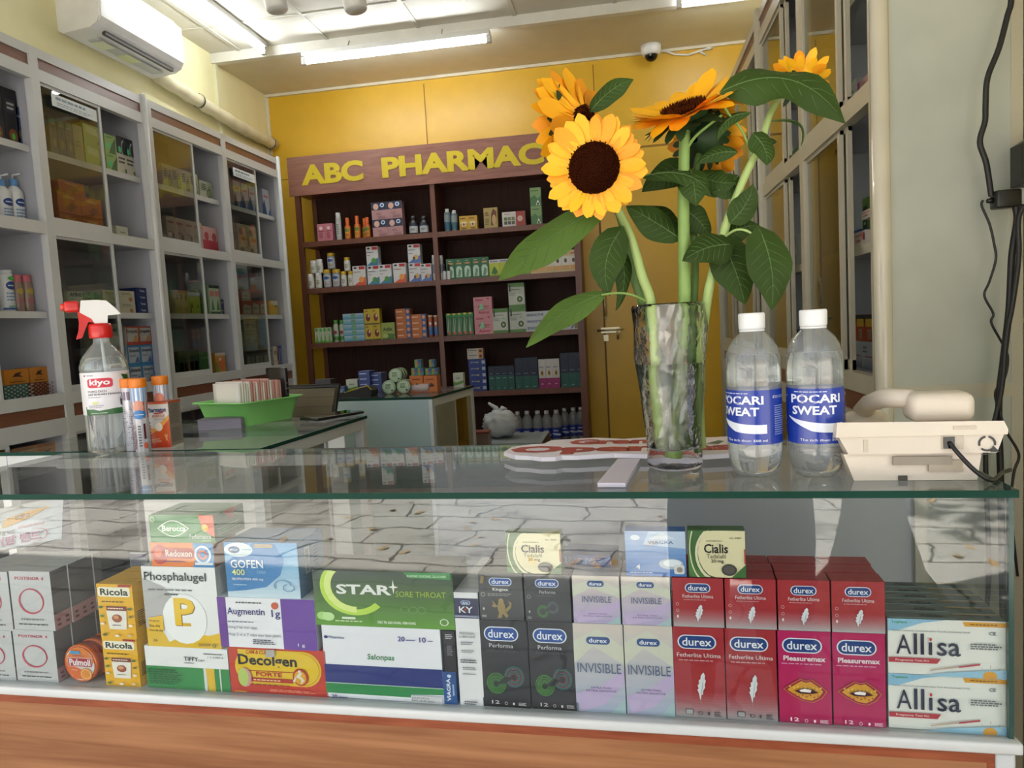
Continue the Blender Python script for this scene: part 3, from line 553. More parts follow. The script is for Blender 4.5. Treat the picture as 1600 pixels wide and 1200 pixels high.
D['gofen'] = dict(body='a9cbe2', side='5a86a8', front=[('g', 0, 0, 1, 1, 'cfe0ea', '4b93c8', 14), ('p', [(0, .62), (.0, .1), (.25, .13), (.55, .2), (.75, .42), (.82, .7), (.7, .98), (.4, 1), (.3, .86), (.1, .72)], '2f7dbb'), ('e', .2, .87, .2, .13, 'dbe6ec'), ('e', .14, .87, .08, .065, '2a5a86'), ('t', 'MEGA', .085, .85, .195, .89, 'e6eef4', .01), ('n', .26, .86, .42, .89, 1, '8aaabf'), ('R', .42, .91, .68, .98, 'a8967a'), ('t', 'GOFEN', .08, .54, .53, .69, 'eef4f8', .015), ('t', '400', .09, .41, .27, .52, 'e6ec9a', .012), ('t', 'COLD', .44, .45, .56, .5, 'a9cbe2'), ('t', 'IBUPROFEN 400 mg', .09, .31, .52, .365, 'eef4f8', .01), ('n', .1, .22, .32, .26, 1, 'a9cbe2'), ('a', .78, .24, .12, .1, .12, '4b86b4', 0, .6), ('a', .86, .2, .08, .07, .15, '4b86b4', .3, 1.1)], right=[('r', .25, .35, .45, .85, 'b8c8d0'), ('n', .28, .4, .42, .8, 12, '38485a'), ('n', .6, .4, .8, .8, 6, '38485a')], top=[('r', 0, 0, 1, 1, '3a6f98')])
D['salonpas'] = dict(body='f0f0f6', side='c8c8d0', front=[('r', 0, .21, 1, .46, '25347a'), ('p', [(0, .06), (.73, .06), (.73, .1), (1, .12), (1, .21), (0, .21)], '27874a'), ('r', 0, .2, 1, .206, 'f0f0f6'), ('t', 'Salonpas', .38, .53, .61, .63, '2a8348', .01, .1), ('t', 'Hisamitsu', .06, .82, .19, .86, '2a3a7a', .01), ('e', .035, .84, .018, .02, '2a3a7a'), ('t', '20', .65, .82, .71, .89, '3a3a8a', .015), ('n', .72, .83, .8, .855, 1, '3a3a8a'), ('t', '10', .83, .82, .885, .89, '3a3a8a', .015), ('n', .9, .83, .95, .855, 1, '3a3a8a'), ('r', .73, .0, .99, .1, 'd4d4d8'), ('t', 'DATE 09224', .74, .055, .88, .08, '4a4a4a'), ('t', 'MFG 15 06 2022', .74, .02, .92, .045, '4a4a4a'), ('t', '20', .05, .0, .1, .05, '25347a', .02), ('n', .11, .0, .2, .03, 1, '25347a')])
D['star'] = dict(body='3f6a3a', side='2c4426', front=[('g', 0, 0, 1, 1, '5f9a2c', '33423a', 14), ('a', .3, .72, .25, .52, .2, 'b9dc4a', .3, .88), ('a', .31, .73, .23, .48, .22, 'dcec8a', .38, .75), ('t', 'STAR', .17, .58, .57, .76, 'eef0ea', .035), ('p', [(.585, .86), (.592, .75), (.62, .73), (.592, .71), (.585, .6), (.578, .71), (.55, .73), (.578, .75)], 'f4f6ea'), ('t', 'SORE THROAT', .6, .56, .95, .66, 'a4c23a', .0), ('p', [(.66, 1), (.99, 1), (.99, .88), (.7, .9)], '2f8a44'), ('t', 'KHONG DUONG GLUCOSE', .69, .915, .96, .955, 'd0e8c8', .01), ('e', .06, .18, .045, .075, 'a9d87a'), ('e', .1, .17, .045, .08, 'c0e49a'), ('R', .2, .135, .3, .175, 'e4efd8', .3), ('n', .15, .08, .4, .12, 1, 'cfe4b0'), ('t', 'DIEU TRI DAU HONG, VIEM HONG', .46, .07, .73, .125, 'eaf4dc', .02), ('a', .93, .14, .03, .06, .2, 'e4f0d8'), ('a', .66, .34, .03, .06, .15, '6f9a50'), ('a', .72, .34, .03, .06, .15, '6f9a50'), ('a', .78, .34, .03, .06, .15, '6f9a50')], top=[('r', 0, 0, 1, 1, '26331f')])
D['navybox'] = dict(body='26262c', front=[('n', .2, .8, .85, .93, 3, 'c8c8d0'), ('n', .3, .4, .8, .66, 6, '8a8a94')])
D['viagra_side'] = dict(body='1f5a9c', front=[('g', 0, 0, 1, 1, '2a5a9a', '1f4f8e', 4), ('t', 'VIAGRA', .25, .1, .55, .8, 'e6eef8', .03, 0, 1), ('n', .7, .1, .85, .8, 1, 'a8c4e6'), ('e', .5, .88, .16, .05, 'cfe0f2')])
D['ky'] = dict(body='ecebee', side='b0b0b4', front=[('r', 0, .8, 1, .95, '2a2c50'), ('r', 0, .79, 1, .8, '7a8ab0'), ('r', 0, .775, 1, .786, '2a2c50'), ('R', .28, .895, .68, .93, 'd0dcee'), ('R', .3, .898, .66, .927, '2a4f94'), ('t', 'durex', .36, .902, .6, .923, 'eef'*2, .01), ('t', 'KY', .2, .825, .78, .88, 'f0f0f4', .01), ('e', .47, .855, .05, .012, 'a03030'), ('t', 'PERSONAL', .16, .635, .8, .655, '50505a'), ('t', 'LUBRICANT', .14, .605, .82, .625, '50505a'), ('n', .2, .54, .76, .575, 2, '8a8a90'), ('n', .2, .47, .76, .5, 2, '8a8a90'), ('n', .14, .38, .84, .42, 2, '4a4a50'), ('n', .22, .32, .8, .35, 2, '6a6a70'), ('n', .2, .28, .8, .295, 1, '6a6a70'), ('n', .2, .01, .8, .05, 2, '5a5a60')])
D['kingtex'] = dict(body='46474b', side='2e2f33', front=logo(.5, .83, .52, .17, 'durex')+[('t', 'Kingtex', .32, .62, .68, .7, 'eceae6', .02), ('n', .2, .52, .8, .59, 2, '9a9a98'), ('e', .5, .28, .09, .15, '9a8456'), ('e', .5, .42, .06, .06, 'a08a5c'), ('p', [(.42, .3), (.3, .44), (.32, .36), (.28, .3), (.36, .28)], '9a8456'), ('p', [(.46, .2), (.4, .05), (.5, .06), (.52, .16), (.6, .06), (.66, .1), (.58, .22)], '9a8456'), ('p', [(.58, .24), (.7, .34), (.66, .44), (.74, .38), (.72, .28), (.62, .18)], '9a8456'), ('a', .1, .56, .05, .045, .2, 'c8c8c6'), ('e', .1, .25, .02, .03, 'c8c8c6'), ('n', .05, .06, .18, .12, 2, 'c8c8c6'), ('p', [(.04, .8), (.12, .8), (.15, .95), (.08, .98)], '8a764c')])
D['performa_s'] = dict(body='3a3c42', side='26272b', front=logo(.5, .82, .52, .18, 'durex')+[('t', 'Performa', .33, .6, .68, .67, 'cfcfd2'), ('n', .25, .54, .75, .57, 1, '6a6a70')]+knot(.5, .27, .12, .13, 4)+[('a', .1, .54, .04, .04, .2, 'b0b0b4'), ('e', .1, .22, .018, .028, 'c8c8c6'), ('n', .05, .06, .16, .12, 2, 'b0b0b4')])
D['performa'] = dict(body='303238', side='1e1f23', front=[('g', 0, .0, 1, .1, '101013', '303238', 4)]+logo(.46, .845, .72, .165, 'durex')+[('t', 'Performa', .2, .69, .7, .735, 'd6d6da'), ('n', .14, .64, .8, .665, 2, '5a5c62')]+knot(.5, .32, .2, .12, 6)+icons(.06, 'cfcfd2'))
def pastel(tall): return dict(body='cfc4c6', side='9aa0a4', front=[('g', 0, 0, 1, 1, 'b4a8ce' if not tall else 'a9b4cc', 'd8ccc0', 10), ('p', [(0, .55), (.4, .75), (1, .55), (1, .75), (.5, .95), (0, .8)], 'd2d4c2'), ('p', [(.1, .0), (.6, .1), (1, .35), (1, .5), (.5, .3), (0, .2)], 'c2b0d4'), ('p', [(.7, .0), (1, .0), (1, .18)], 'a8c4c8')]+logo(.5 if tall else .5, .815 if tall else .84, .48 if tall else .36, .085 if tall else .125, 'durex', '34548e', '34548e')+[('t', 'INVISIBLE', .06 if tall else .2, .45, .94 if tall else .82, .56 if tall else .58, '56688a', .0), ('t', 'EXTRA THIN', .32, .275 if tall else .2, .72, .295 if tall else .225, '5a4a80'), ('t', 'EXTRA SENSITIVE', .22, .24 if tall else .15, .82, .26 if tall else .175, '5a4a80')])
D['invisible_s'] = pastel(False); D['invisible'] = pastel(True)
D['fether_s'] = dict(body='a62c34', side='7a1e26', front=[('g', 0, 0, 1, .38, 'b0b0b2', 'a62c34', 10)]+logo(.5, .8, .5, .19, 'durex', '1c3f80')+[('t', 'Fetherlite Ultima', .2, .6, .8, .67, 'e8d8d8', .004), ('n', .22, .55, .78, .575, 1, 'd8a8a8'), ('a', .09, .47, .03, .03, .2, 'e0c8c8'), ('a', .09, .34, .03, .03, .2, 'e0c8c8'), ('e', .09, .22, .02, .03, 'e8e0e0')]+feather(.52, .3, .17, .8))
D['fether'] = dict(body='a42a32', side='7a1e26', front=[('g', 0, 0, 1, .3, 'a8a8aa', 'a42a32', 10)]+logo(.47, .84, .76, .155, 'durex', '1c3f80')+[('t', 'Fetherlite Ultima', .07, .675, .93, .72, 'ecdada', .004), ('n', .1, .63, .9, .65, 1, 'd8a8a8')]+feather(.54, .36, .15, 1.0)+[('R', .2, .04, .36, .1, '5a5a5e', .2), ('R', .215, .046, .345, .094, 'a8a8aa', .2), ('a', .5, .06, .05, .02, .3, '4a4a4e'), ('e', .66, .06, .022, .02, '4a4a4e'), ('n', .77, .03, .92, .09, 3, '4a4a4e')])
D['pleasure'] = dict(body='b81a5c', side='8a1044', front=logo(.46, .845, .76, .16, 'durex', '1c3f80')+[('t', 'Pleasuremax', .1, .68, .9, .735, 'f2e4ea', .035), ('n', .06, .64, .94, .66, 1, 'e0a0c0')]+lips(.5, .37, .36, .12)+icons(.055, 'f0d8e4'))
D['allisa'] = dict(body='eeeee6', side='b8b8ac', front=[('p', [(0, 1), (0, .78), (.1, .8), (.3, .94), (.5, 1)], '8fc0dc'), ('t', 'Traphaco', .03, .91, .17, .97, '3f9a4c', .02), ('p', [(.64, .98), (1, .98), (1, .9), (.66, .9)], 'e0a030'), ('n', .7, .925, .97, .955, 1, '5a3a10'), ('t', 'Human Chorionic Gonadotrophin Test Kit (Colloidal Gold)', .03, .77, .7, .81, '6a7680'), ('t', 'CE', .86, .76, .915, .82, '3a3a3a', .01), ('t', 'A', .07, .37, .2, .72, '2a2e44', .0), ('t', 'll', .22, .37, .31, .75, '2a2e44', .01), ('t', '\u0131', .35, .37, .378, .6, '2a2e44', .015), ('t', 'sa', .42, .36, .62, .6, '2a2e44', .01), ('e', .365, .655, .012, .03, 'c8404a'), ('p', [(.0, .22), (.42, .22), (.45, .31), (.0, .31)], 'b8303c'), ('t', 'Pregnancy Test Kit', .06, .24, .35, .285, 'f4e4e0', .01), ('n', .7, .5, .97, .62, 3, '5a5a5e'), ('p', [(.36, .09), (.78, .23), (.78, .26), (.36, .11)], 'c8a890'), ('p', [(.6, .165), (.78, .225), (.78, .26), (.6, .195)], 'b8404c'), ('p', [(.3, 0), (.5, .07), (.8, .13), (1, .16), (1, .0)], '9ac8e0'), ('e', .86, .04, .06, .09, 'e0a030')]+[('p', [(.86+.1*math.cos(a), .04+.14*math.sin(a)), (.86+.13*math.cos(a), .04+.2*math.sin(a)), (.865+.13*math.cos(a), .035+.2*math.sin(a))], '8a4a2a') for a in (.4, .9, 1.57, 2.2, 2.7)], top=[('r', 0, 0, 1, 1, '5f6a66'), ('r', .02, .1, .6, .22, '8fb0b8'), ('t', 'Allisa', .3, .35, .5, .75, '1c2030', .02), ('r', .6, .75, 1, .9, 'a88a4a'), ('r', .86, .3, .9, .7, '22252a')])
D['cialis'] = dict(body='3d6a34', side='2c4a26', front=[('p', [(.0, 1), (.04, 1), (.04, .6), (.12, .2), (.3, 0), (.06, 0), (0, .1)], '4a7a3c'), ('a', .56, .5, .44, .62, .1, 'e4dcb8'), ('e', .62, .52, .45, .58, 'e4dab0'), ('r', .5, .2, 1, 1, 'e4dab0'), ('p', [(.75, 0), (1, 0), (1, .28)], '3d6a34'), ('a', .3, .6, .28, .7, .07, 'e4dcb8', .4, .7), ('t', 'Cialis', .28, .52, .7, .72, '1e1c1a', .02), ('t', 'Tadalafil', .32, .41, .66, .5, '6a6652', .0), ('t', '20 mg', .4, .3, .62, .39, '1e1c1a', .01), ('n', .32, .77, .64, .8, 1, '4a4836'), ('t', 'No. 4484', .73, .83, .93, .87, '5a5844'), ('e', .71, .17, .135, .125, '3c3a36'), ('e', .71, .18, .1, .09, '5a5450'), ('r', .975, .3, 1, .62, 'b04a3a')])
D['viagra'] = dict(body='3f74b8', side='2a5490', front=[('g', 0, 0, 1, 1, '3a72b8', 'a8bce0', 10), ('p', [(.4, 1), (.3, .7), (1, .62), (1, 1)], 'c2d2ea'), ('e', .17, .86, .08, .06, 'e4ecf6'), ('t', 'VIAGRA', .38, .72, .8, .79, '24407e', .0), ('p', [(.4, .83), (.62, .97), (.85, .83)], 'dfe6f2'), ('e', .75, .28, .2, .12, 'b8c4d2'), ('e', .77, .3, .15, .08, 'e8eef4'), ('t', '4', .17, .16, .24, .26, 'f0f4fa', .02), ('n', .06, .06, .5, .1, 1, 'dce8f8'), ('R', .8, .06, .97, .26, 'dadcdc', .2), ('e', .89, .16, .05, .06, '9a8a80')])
D['blueflat'] = dict(body='2a4f86', side='203c66', front=[('n', .08, .2, .9, .75, 5, '9ab4d6')], top=[('r', 0, 0, 1, 1, '2c558e')])
ORD = ['first', 'second', 'third', 'fourth', 'fifth', 'sixth', 'seventh', 'eighth']
_F = {}
def front_box(key, x0, x1, yt, z0, dep, v=.010, ybot=None, zt=None, name='medicine_box', label='', cat='box', group=None, nback=0, backlabel='', gap=.002, yaw=0):
    ym = (yt+(ybot or yt+80))/2
    ua, za = onC(x0, ym, v); ub_, _ = onC(x1, ym, v); _, zt_ = onC((x0+x1)/2, yt, v)
    if z0 is None: z0 = zd(ub_)+.0003
    W = ub_-ua-.0006; H = (zt or zt_)-z0
    kk = (key, round(W, 4), round(H, 4), dep); d = D[key]
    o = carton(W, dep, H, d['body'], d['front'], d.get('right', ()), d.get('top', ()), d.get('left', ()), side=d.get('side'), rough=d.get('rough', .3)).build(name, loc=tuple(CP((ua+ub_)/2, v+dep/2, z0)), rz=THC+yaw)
    tag(o, label, cat, group)
    for i in range(nback):
        c = dup(o, tuple(CP((ua+ub_)/2+.0012*math.sin(i*2+x0), v+dep/2+(dep+gap)*(i+1), z0)), THC+.02*math.sin(i*3+x0)*0)
        tag(c, backlabel.replace('#', ORD[i+1]), cat, group)
    return z0+H
ZD = None; ZB = DECK-.008
# grey contraceptive boxes, two columns, two tiers, six deep
G = 'grey white boxes with a red ring stacked at the counter left end'
for cn, (xa, xb) in (('left', (-43, 22)), ('right', (23, 88))):
    z = front_box('postinor', xa+1, xb, 985, ZD, .0165, ybot=1073, label='grey box with red ring, lower tier, %s column, against the glass' % cn, group=G, nback=5, backlabel='grey box with red ring, lower tier, %s column, # from the glass' % cn, gap=.0006)
    front_box('postinor', xa-5, xb-6, 893, z+.0004, .0165, ybot=985, label='grey box with red ring, upper tier, %s column, against the glass' % cn, group=G, nback=5, backlabel='grey box with red ring, upper tier, %s column, # from the glass' % cn, gap=.0006)
ZPOST = z
z = front_box('ricola', 163, 217, 998, ZD, .026, ybot=1081, label='lower yellow herb sweet box beside the orange tin', name='sweet_box', group='yellow herb sweet boxes', nback=2, backlabel='lower yellow herb sweet box, # from the glass')
front_box('ricola', 154, 210, 913, z, .026, ybot=997, label='upper yellow herb sweet box beside the white antacid box', name='sweet_box', group='yellow herb sweet boxes', nback=2, backlabel='upper yellow herb sweet box, # from the glass')
z = front_box('tiffy', 229, 358, 1012, ZD, .06, ybot=1087, label='white and green tablet box under the big yellow P box')
z = front_box('phosphalugel', 226, 341, 886, z, .05, ybot=1012, label='white box with big yellow letter P')
z = front_box('redoxon', 236, 335, 848, z, .055, v=.012, ybot=888, label='orange effervescent tablet box with blue end')
front_box('berocca', 234, 335, 805, z, .075, v=.012, ybot=848, label='green effervescent tablet box on top of the orange one')
z = front_box('decolgen', 360, 511, 1014, ZD, .05, ybot=1095, label='red and yellow cold tablet box with running figure')
z = front_box('augmentin', 342, 494, 935, z, .05, ybot=1015, label='purple and white antibiotic box with 1g')
front_box('gofen', 353, 467, 848, z, .075, v=.012, ybot=936, label='light blue painkiller box with 400 in yellow')
z = front_box('salonpas', 507, 691, 980, ZD, .08, ybot=1104, label='wide white pain patch box with blue and green bands')
front_box('star', 491, 709, 893, z, .07, v=.010, ybot=981, label='long green sore throat lozenge box with yellow crescent')
z = front_box('viagra_side', 693, 714, 1050, ZD, .04, ybot=1107, label='narrow blue box standing beside the white patch box')
front_box('navybox', 693, 712, 986, z, .04, ybot=1049, label='narrow black box on top of the narrow blue box')
front_box('ky', 714, 752, 926, ZD, .036, ybot=1109, label='tall slim white lubricant box with navy top', name='lubricant_box', nback=3, backlabel='tall slim lubricant box, # from the glass')
row2 = [('performa', 752, 828, 977, 'black large condom box, left one of the black pair', 3), ('performa', 828, 903, 980, 'black large condom box, right one of the black pair', 3),
        ('invisible', 898, 977, 981, 'pearly large condom box, left one of the pearly pair', 3), ('invisible', 977, 1054, 981, 'pearly large condom box, right one of the pearly pair', 3),
        ('fether', 1053, 1134, 983, 'red large condom box with feather, beside the pearly ones', 3), ('fether', 1134, 1215, 984, 'red large condom box with feather, beside the pink ones', 3),
        ('pleasure', 1216, 1300, 986, 'bright pink condom box with golden lips, left one', 3), ('pleasure', 1301, 1385, 987, 'bright pink condom box with golden lips, right one', 3)]
row1 = [('kingtex', 748, 818, 900, 'small black condom box with golden lion'), ('performa_s', 819, 892, 900, 'small black condom box with green loops'), ('invisible_s', 894, 969, 903, 'small pearly condom box, left one of two'), ('invisible_s', 970, 1048, 903, 'small pearly condom box, right one of two'),
        ('fether_s', 1050, 1131, 904, 'small red condom box with grey feather, leftmost of four'), ('fether_s', 1132, 1213, 905, 'small red condom box with feather, second of four'), ('fether_s', 1214, 1297, 904, 'small red condom box with feather, third of four'), ('fether_s', 1298, 1383, 904, 'small red condom box with feather, rightmost of four')]
u_prev = None; tops = []
zrow = DECK+.1172
ux = []
for i, (k, xa, xb, yt, lb_, nb) in enumerate(row2):
    front_box(k, xa, xb-1, yt, ZD, .03, ybot=1118, zt=zrow, label=lb_, name='condom_box', group='large condom boxes in the lower row', nback=nb, backlabel=lb_.split(',')[0]+', stacked # from the glass, '+('left' if i % 2 == 0 else 'right')+' stack')
for i, (k, xa, xb, yt, lb_) in enumerate(row1):
    front_box(k, xa+1, xb, yt, zrow+.0006, .03, ybot=980, zt=zrow+.0645, label=lb_, name='condom_box', group='small condom boxes in the upper row', nback=3 if i < 2 else 2, backlabel=lb_.split(',')[0]+', # from the glass, stack '+ORD[i]+' from left')
zt1 = zrow+.0655
front_box('cialis', 791, 877, 833, zt1, .022, v=.012, ybot=900, label='green and cream tablet box standing on the small black boxes')
front_box('viagra', 977, 1072, 830, zt1, .022, v=.012, ybot=901, label='blue tablet box with white diamond tablet picture')
front_box('cialis', 1075, 1165, 829, zt1, .022, v=.012, ybot=901, label='green and cream tablet box standing on the small red boxes')
front_box('blueflat', 878, 960, 868, zt1, .05, v=.045, ybot=898, label='flat blue box lying between the tablet boxes', yaw=-.12)
z = front_box('allisa', 1388, 1572, 1056, ZD, .02, ybot=1144, label='lower white pregnancy test box at the counter right end', name='test_box', group='white pregnancy test boxes', nback=5, backlabel='lower white pregnancy test box, # from the glass', gap=.001)
front_box('allisa', 1387, 1572, 969, z+.0005, .02, ybot=1055, label='upper white pregnancy test box at the counter right end', name='test_box', group='white pregnancy test boxes', nback=5, backlabel='upper white pregnancy test box, # from the glass', gap=.001)
# darker stock further back in the counter, left part
def stock(key, px, py, v, W, Dp, H, label, z0=None, yaw=0):
    u, _ = onC(px, py, v); d = D[key]
    tag(carton(W, Dp, H, d['body'], d['front'], top=d.get('top', ()), side=d.get('side')).build('medicine_box', loc=tuple(CP(u, v+Dp/2, zd(u)+.0005 if z0 is None else z0)), rz=THC+yaw), label, 'box')
D['darkbox'] = dict(body='3e4448', side='34393c', front=[('a', .3, .5, .07, .14, .3, '14161a'), ('n', .5, .4, .9, .6, 2, '8a9094')])
stock('darkbox', 205, 905, .17, .12, .10, .10, 'large dark grey box lying behind the yellow sweet boxes')
D['navyflat'] = dict(body='1c2a4e', side='16203c', front=[])
u, _ = onC(125, 872, .22)
tag(carton(.10, .06, .012, '1c2a4e').build('booklet', loc=tuple(CP(u, .17, ZPOST+.0935)), rz=THC+.1), 'dark blue flat box behind the stacked grey boxes', 'box') if False else None
# round orange tins on their side
tn = []
for i in range(4):
    uc_, zc = onC(132, 1040, .02+.024*i); r = .0305
    if i == 0: U_T, Z_T = uc_, zd(-.7)+.0005+r
    t = thing('sweet_tin', ['round orange sweet tin standing on edge at the glass', 'round orange sweet tin, second behind the glass', 'round orange sweet tin, third behind the glass', 'round orange sweet tin, fourth behind the glass'][i], 'tin', tuple(CP(U_T+.003*i, .012+.0215*i, Z_T)), THC, 'orange sweet tins on edge')
    Tm = Matrix.Rotation(PI/2, 4, 'X')
    h = B(); h.lathe([(0, -.018), (r-.0025, -.018), (r-.001, -.016), (r-.001, -.002), (r-.002, 0)], M('c85a1c', .25, .3), 36, T=Tm @ Matrix.Translation((0, 0, 0)), caps=False); h.build('tin_body', t)
    h = B(); h.lathe([(r-.001, -.009), (r, -.009), (r, -.002), (r-.0015, 0), (r-.003, -.0008), (0, -.0008)], M('d9681c', .25, .2), 36, T=Tm, caps=False)
    if i == 0:
        mp = lambda u, v, k: Vector(((u-.5)*2*r, .0006-.00018*k-.0004, (v-.5)*2*r))
        draw(h, mp, [('e', .5, .5, .44, .44, 'd8d4d0'), ('p', [(.07, .62), (.3, .9), (.5, .945), (.75, .88), (.94, .6), (.9, .5), (.06, .42)], 'dd7a2c'), ('p', [(.06, .52), (.1, .3), (.3, .1), (.6, .08), (.7, .3), (.5, .36)], 'd86420'), ('r', .14, .42, .88, .66, 'e8dcdc'), ('r', .15, .43, .87, .65, 'a81c30'), ('t', 'Pulmoll', .19, .45, .83, .63, 'f2ecec', .04), ('R', .25, .76, .55, .84, '2a8ac0', .3), ('n', .3, .7, .75, .735, 1, '5a4a6a'), ('t', 'Orange', .24, .31, .42, .36, 'f0d8d0'), ('e', .68, .24, .18, .16, 'e88a28'), ('a', .68, .24, .15, .13, .1, 'f0d8a0')]+[('p', [(.68, .24), (.68+.13*math.cos(a), .24+.11*math.sin(a)), (.68+.13*math.cos(a+.6), .24+.11*math.sin(a+.6))], 'f0a040') for a in (0, .9, 1.8, 2.7, 3.6, 4.5, 5.4)], .3)
    h.build('lid', t)
# foil pouch leaning at the back left
t = thing('foil_pouch', 'grey foil pouch with Korean writing leaning behind the grey boxes', 'pouch', tuple(CP(onC(45, 850, .16)[0], .15, ZPOST+.091)), THC)
Rr = Matrix.Rotation(-.35, 4, 'X') @ Matrix.Rotation(-.17, 4, 'Y'); Wp, Hp = .16, .078
h = B(); n = 14; V = []; Fc = []
for s_ in (-1, 1):
    for j in range(n+1):
        for i in range(n+1):
            x = (i/n-.5)*Wp; z_ = j/n*Hp; d_ = .007*max(0, (1-(2*i/n-1)**4))*max(0, 1-(j/n)**3)
            V.append(Rr @ Vector((x, s_*(d_+.0004), z_)))
N1 = (n+1)**2
for s_ in range(2):
    for j in range(n):
        for i in range(n): a = s_*N1+j*(n+1)+i; Fc.append((a, a+1, a+n+2, a+n+1))
h.add(V, Fc, M('a9adae', .25, .35, var=.05), True)
mp = lambda u, v, k: Rr @ Vector(((u-.5)*Wp, -(.007*max(0, 1-(2*u-1)**4)*max(0, 1-v**3)+.0012+.0003*k), v*Hp))
draw(h, mp, [('p', [(.02, .48), (.3, .72), (.6, .8), (.86, .82), (.6, .62), (.3, .5)], 'b98a2c'), ('t', '반창고', .4, .64, .6, .74, '4a3a1a', .02), ('t', '상처부위 보호', .06, .3, .42, .42, '2a2a2c', .01), ('t', 'almom band', .46, .4, .8, .48, 'b04058'), ('t', '하이맘 밴드', .0, .06, .78, .28, '8a2a6a', .03), ('a', .66, .18, .2, .17, .06, 'a03050', -.25, .25), ('e', .45, .93, .02, .035, '6c6c6e')], .4)
h.build('pouch_body', t)
# little hanging label card
t = tag(carton(.036, .004, .05, 'b9bcc4', [('r', .02, .8, .98, .95, '3a3a6a'), ('n', .08, .3, .92, .72, 7, '6a6c78')]).build('label_card', loc=tuple(CP(onC(215, 850, .2)[0], .2, zd(onC(205, 905, .17)[0])+.1012)), rz=THC), 'small white label card with dark header behind the sweet boxes', 'card')
# ================================================================== things standing on the counter glass
ZG = ZTOP+.0004
def clear(name, tint='f4f8f8'): return pane_mat(name, tint, 1.45)
PET = pane_mat('bottle_plastic', 'f6f9f9', 1.5, .04, 1.4, haze=.17); WATER = glass_mat('water', 'fbfdfd', 1.33)
CAPW = M('ececea', .35, var=.02)
def ringed(r, a, z): return r
def pocari(loc, rz, label, group=None):
    t = thing('water_bottle', label, 'bottle', loc, rz, group)
    R0 = .0352
    prof = [(.012, .003), (.02, .001), (.026, .0), (.0305, .006), (.033, .016), (R0, .03), (R0, .044), (.0347, .046), (.0347, .114), (R0, .118), (R0-.0006, .122), (R0, .126), (R0, .14), (R0-.0008, .143), (R0, .147), (.0345, .158), (.031, .170), (.025, .180), (.018, .187), (.0145, .191), (.0135, .197)]
    def feet(r, a, z):
        return r*(1-.10*max(0, 1-z/.02)*(.5+.5*math.cos(5*a)))
    h = B(); h.lathe(prof, PET, 48, caps=False, fn=feet); h.build('bottle_body', t)
    h = B(); h.lathe([(0, .004), (.02, .004), (.03, .01), (.0335, .03), (.0336, .1), (.0338, .14), (.0325, .16), (0, .1602)], WATER, 40, caps=False); h.build('water', t)
    h = B(); h.lathe([(.0155, .193), (.0165, .194), (.0168, .196), (.0168, .2125), (.0155, .2145), (0, .2145)], CAPW, 40, caps=False, fn=lambda r, a, z: r*(1+.012*math.cos(40*a)) if .196 < z < .213 else r)
    h.lathe([(.0135, .190), (.016, .1905), (.016, .1925), (.0135, .193)], CAPW, 30, caps=False); h.build('cap', t)
    lb = B(); mp = cylmap(R0-.0001, .0448, .1152, -PI, PI, .00022); mp.cyl = 1 if hasattr(mp, '__dict__') else 0
    lb.lathe([(R0-.0001, .0448), (R0-.0001, .1152)], M('1c3a9c', .22, var=.02), 64, caps=False)
    for off in (0.0, .5):
        o = off
        U = lambda x: (.14+o+x*.33)
        ops = [('t', 'POCARI', U(.02), .74, U(.92), .9, 'e8ecf4', .03), ('t', 'SWEAT', U(.05), .53, U(.84), .69, 'e8ecf4', .03), ('n', U(.1), .93, U(.7), .96, 1, 'd8def0'), ('t', 'The tich thuc: 500 ml', U(.2), .055, U(.97), .1, 'e8ecf4', .012),
               ('n', U(1.12), .16, U(1.4), .72, 14, '8a9ad0'), ('t', 'ポカリスエット', U(1.08), .84, U(1.45), .9, 'd8def0', .01)]
        draw(lb, mp, ops, .25)
        V = []; Fc = []; N_ = 16
        for i in range(N_+1):
            x = i/N_; a = U(-.05+1.02*x); top = .5-.17*math.sin(min(1, x*1.0)*PI*.5)**.8+.04*x; th = .015+.15*min(1, x*2.2)-.0*x
            V += [mp(a, top-th, 2), mp(a, top, 2)]
        lb.add(V, [(2*i, 2*i+2, 2*i+3, 2*i+1) for i in range(N_)], M('e8ecf4', .25, var=0))
    lb.build('label_wrap', t)
    return t
u, v = onT(1181, 748, ZG); P1 = CP(u+.0035, v+.031, ZG)
u, v = onT(1272, 748, ZG); P2 = CP(u+.0085, v+.031, ZG)
A0 = math.radians(-24)
pocari(tuple(P1), A0-.62, 'clear water bottle with blue label, left one beside the glass vase')
pocari(tuple(P2), A0-.08, 'clear water bottle with blue label, right one beside the telephone')
# ---- spray bottle
p = onZ(160, 708, ZG); p.y += .03
t = thing('spray_bottle', 'clear disinfectant spray bottle with red and white trigger head', 'bottle', (p.x, p.y, ZG), math.radians(39))
prof = [(.03, .002), (.042, .0), (.046, .006), (.0465, .02), (.0465, .078), (.0455, .08), (.0455, .170), (.0465, .172), (.046, .180), (.040, .198), (.026, .216), (.017, .226), (.0155, .232), (.0155, .246)]
def facet(r, a, z):
    return r*(1-.045*(.5+.5*math.cos(8*a))*(1 if z < .079 else 0)*(1 if z > .01 else 0))
h = B(); h.lathe(prof, PET, 48, caps=False, fn=facet); h.build('bottle_body', t)
h = B(); h.lathe([(0, .003), (.04, .003), (.0438, .01), (.0438, .18), (.036, .198), (0, .1982)], WATER, 36, caps=False, fn=lambda r, a, z: r*(.955 if .01 < z < .078 else 1)); h.build('liquid', t)
h = B(); h.tube([(0, 0, .01), (.003, 0, .12), (0, 0, .245)], .003, M('e0e4e4', .2), 8); h.build('dip_tube', t)
RED = M('c8201c', .28, var=.02)
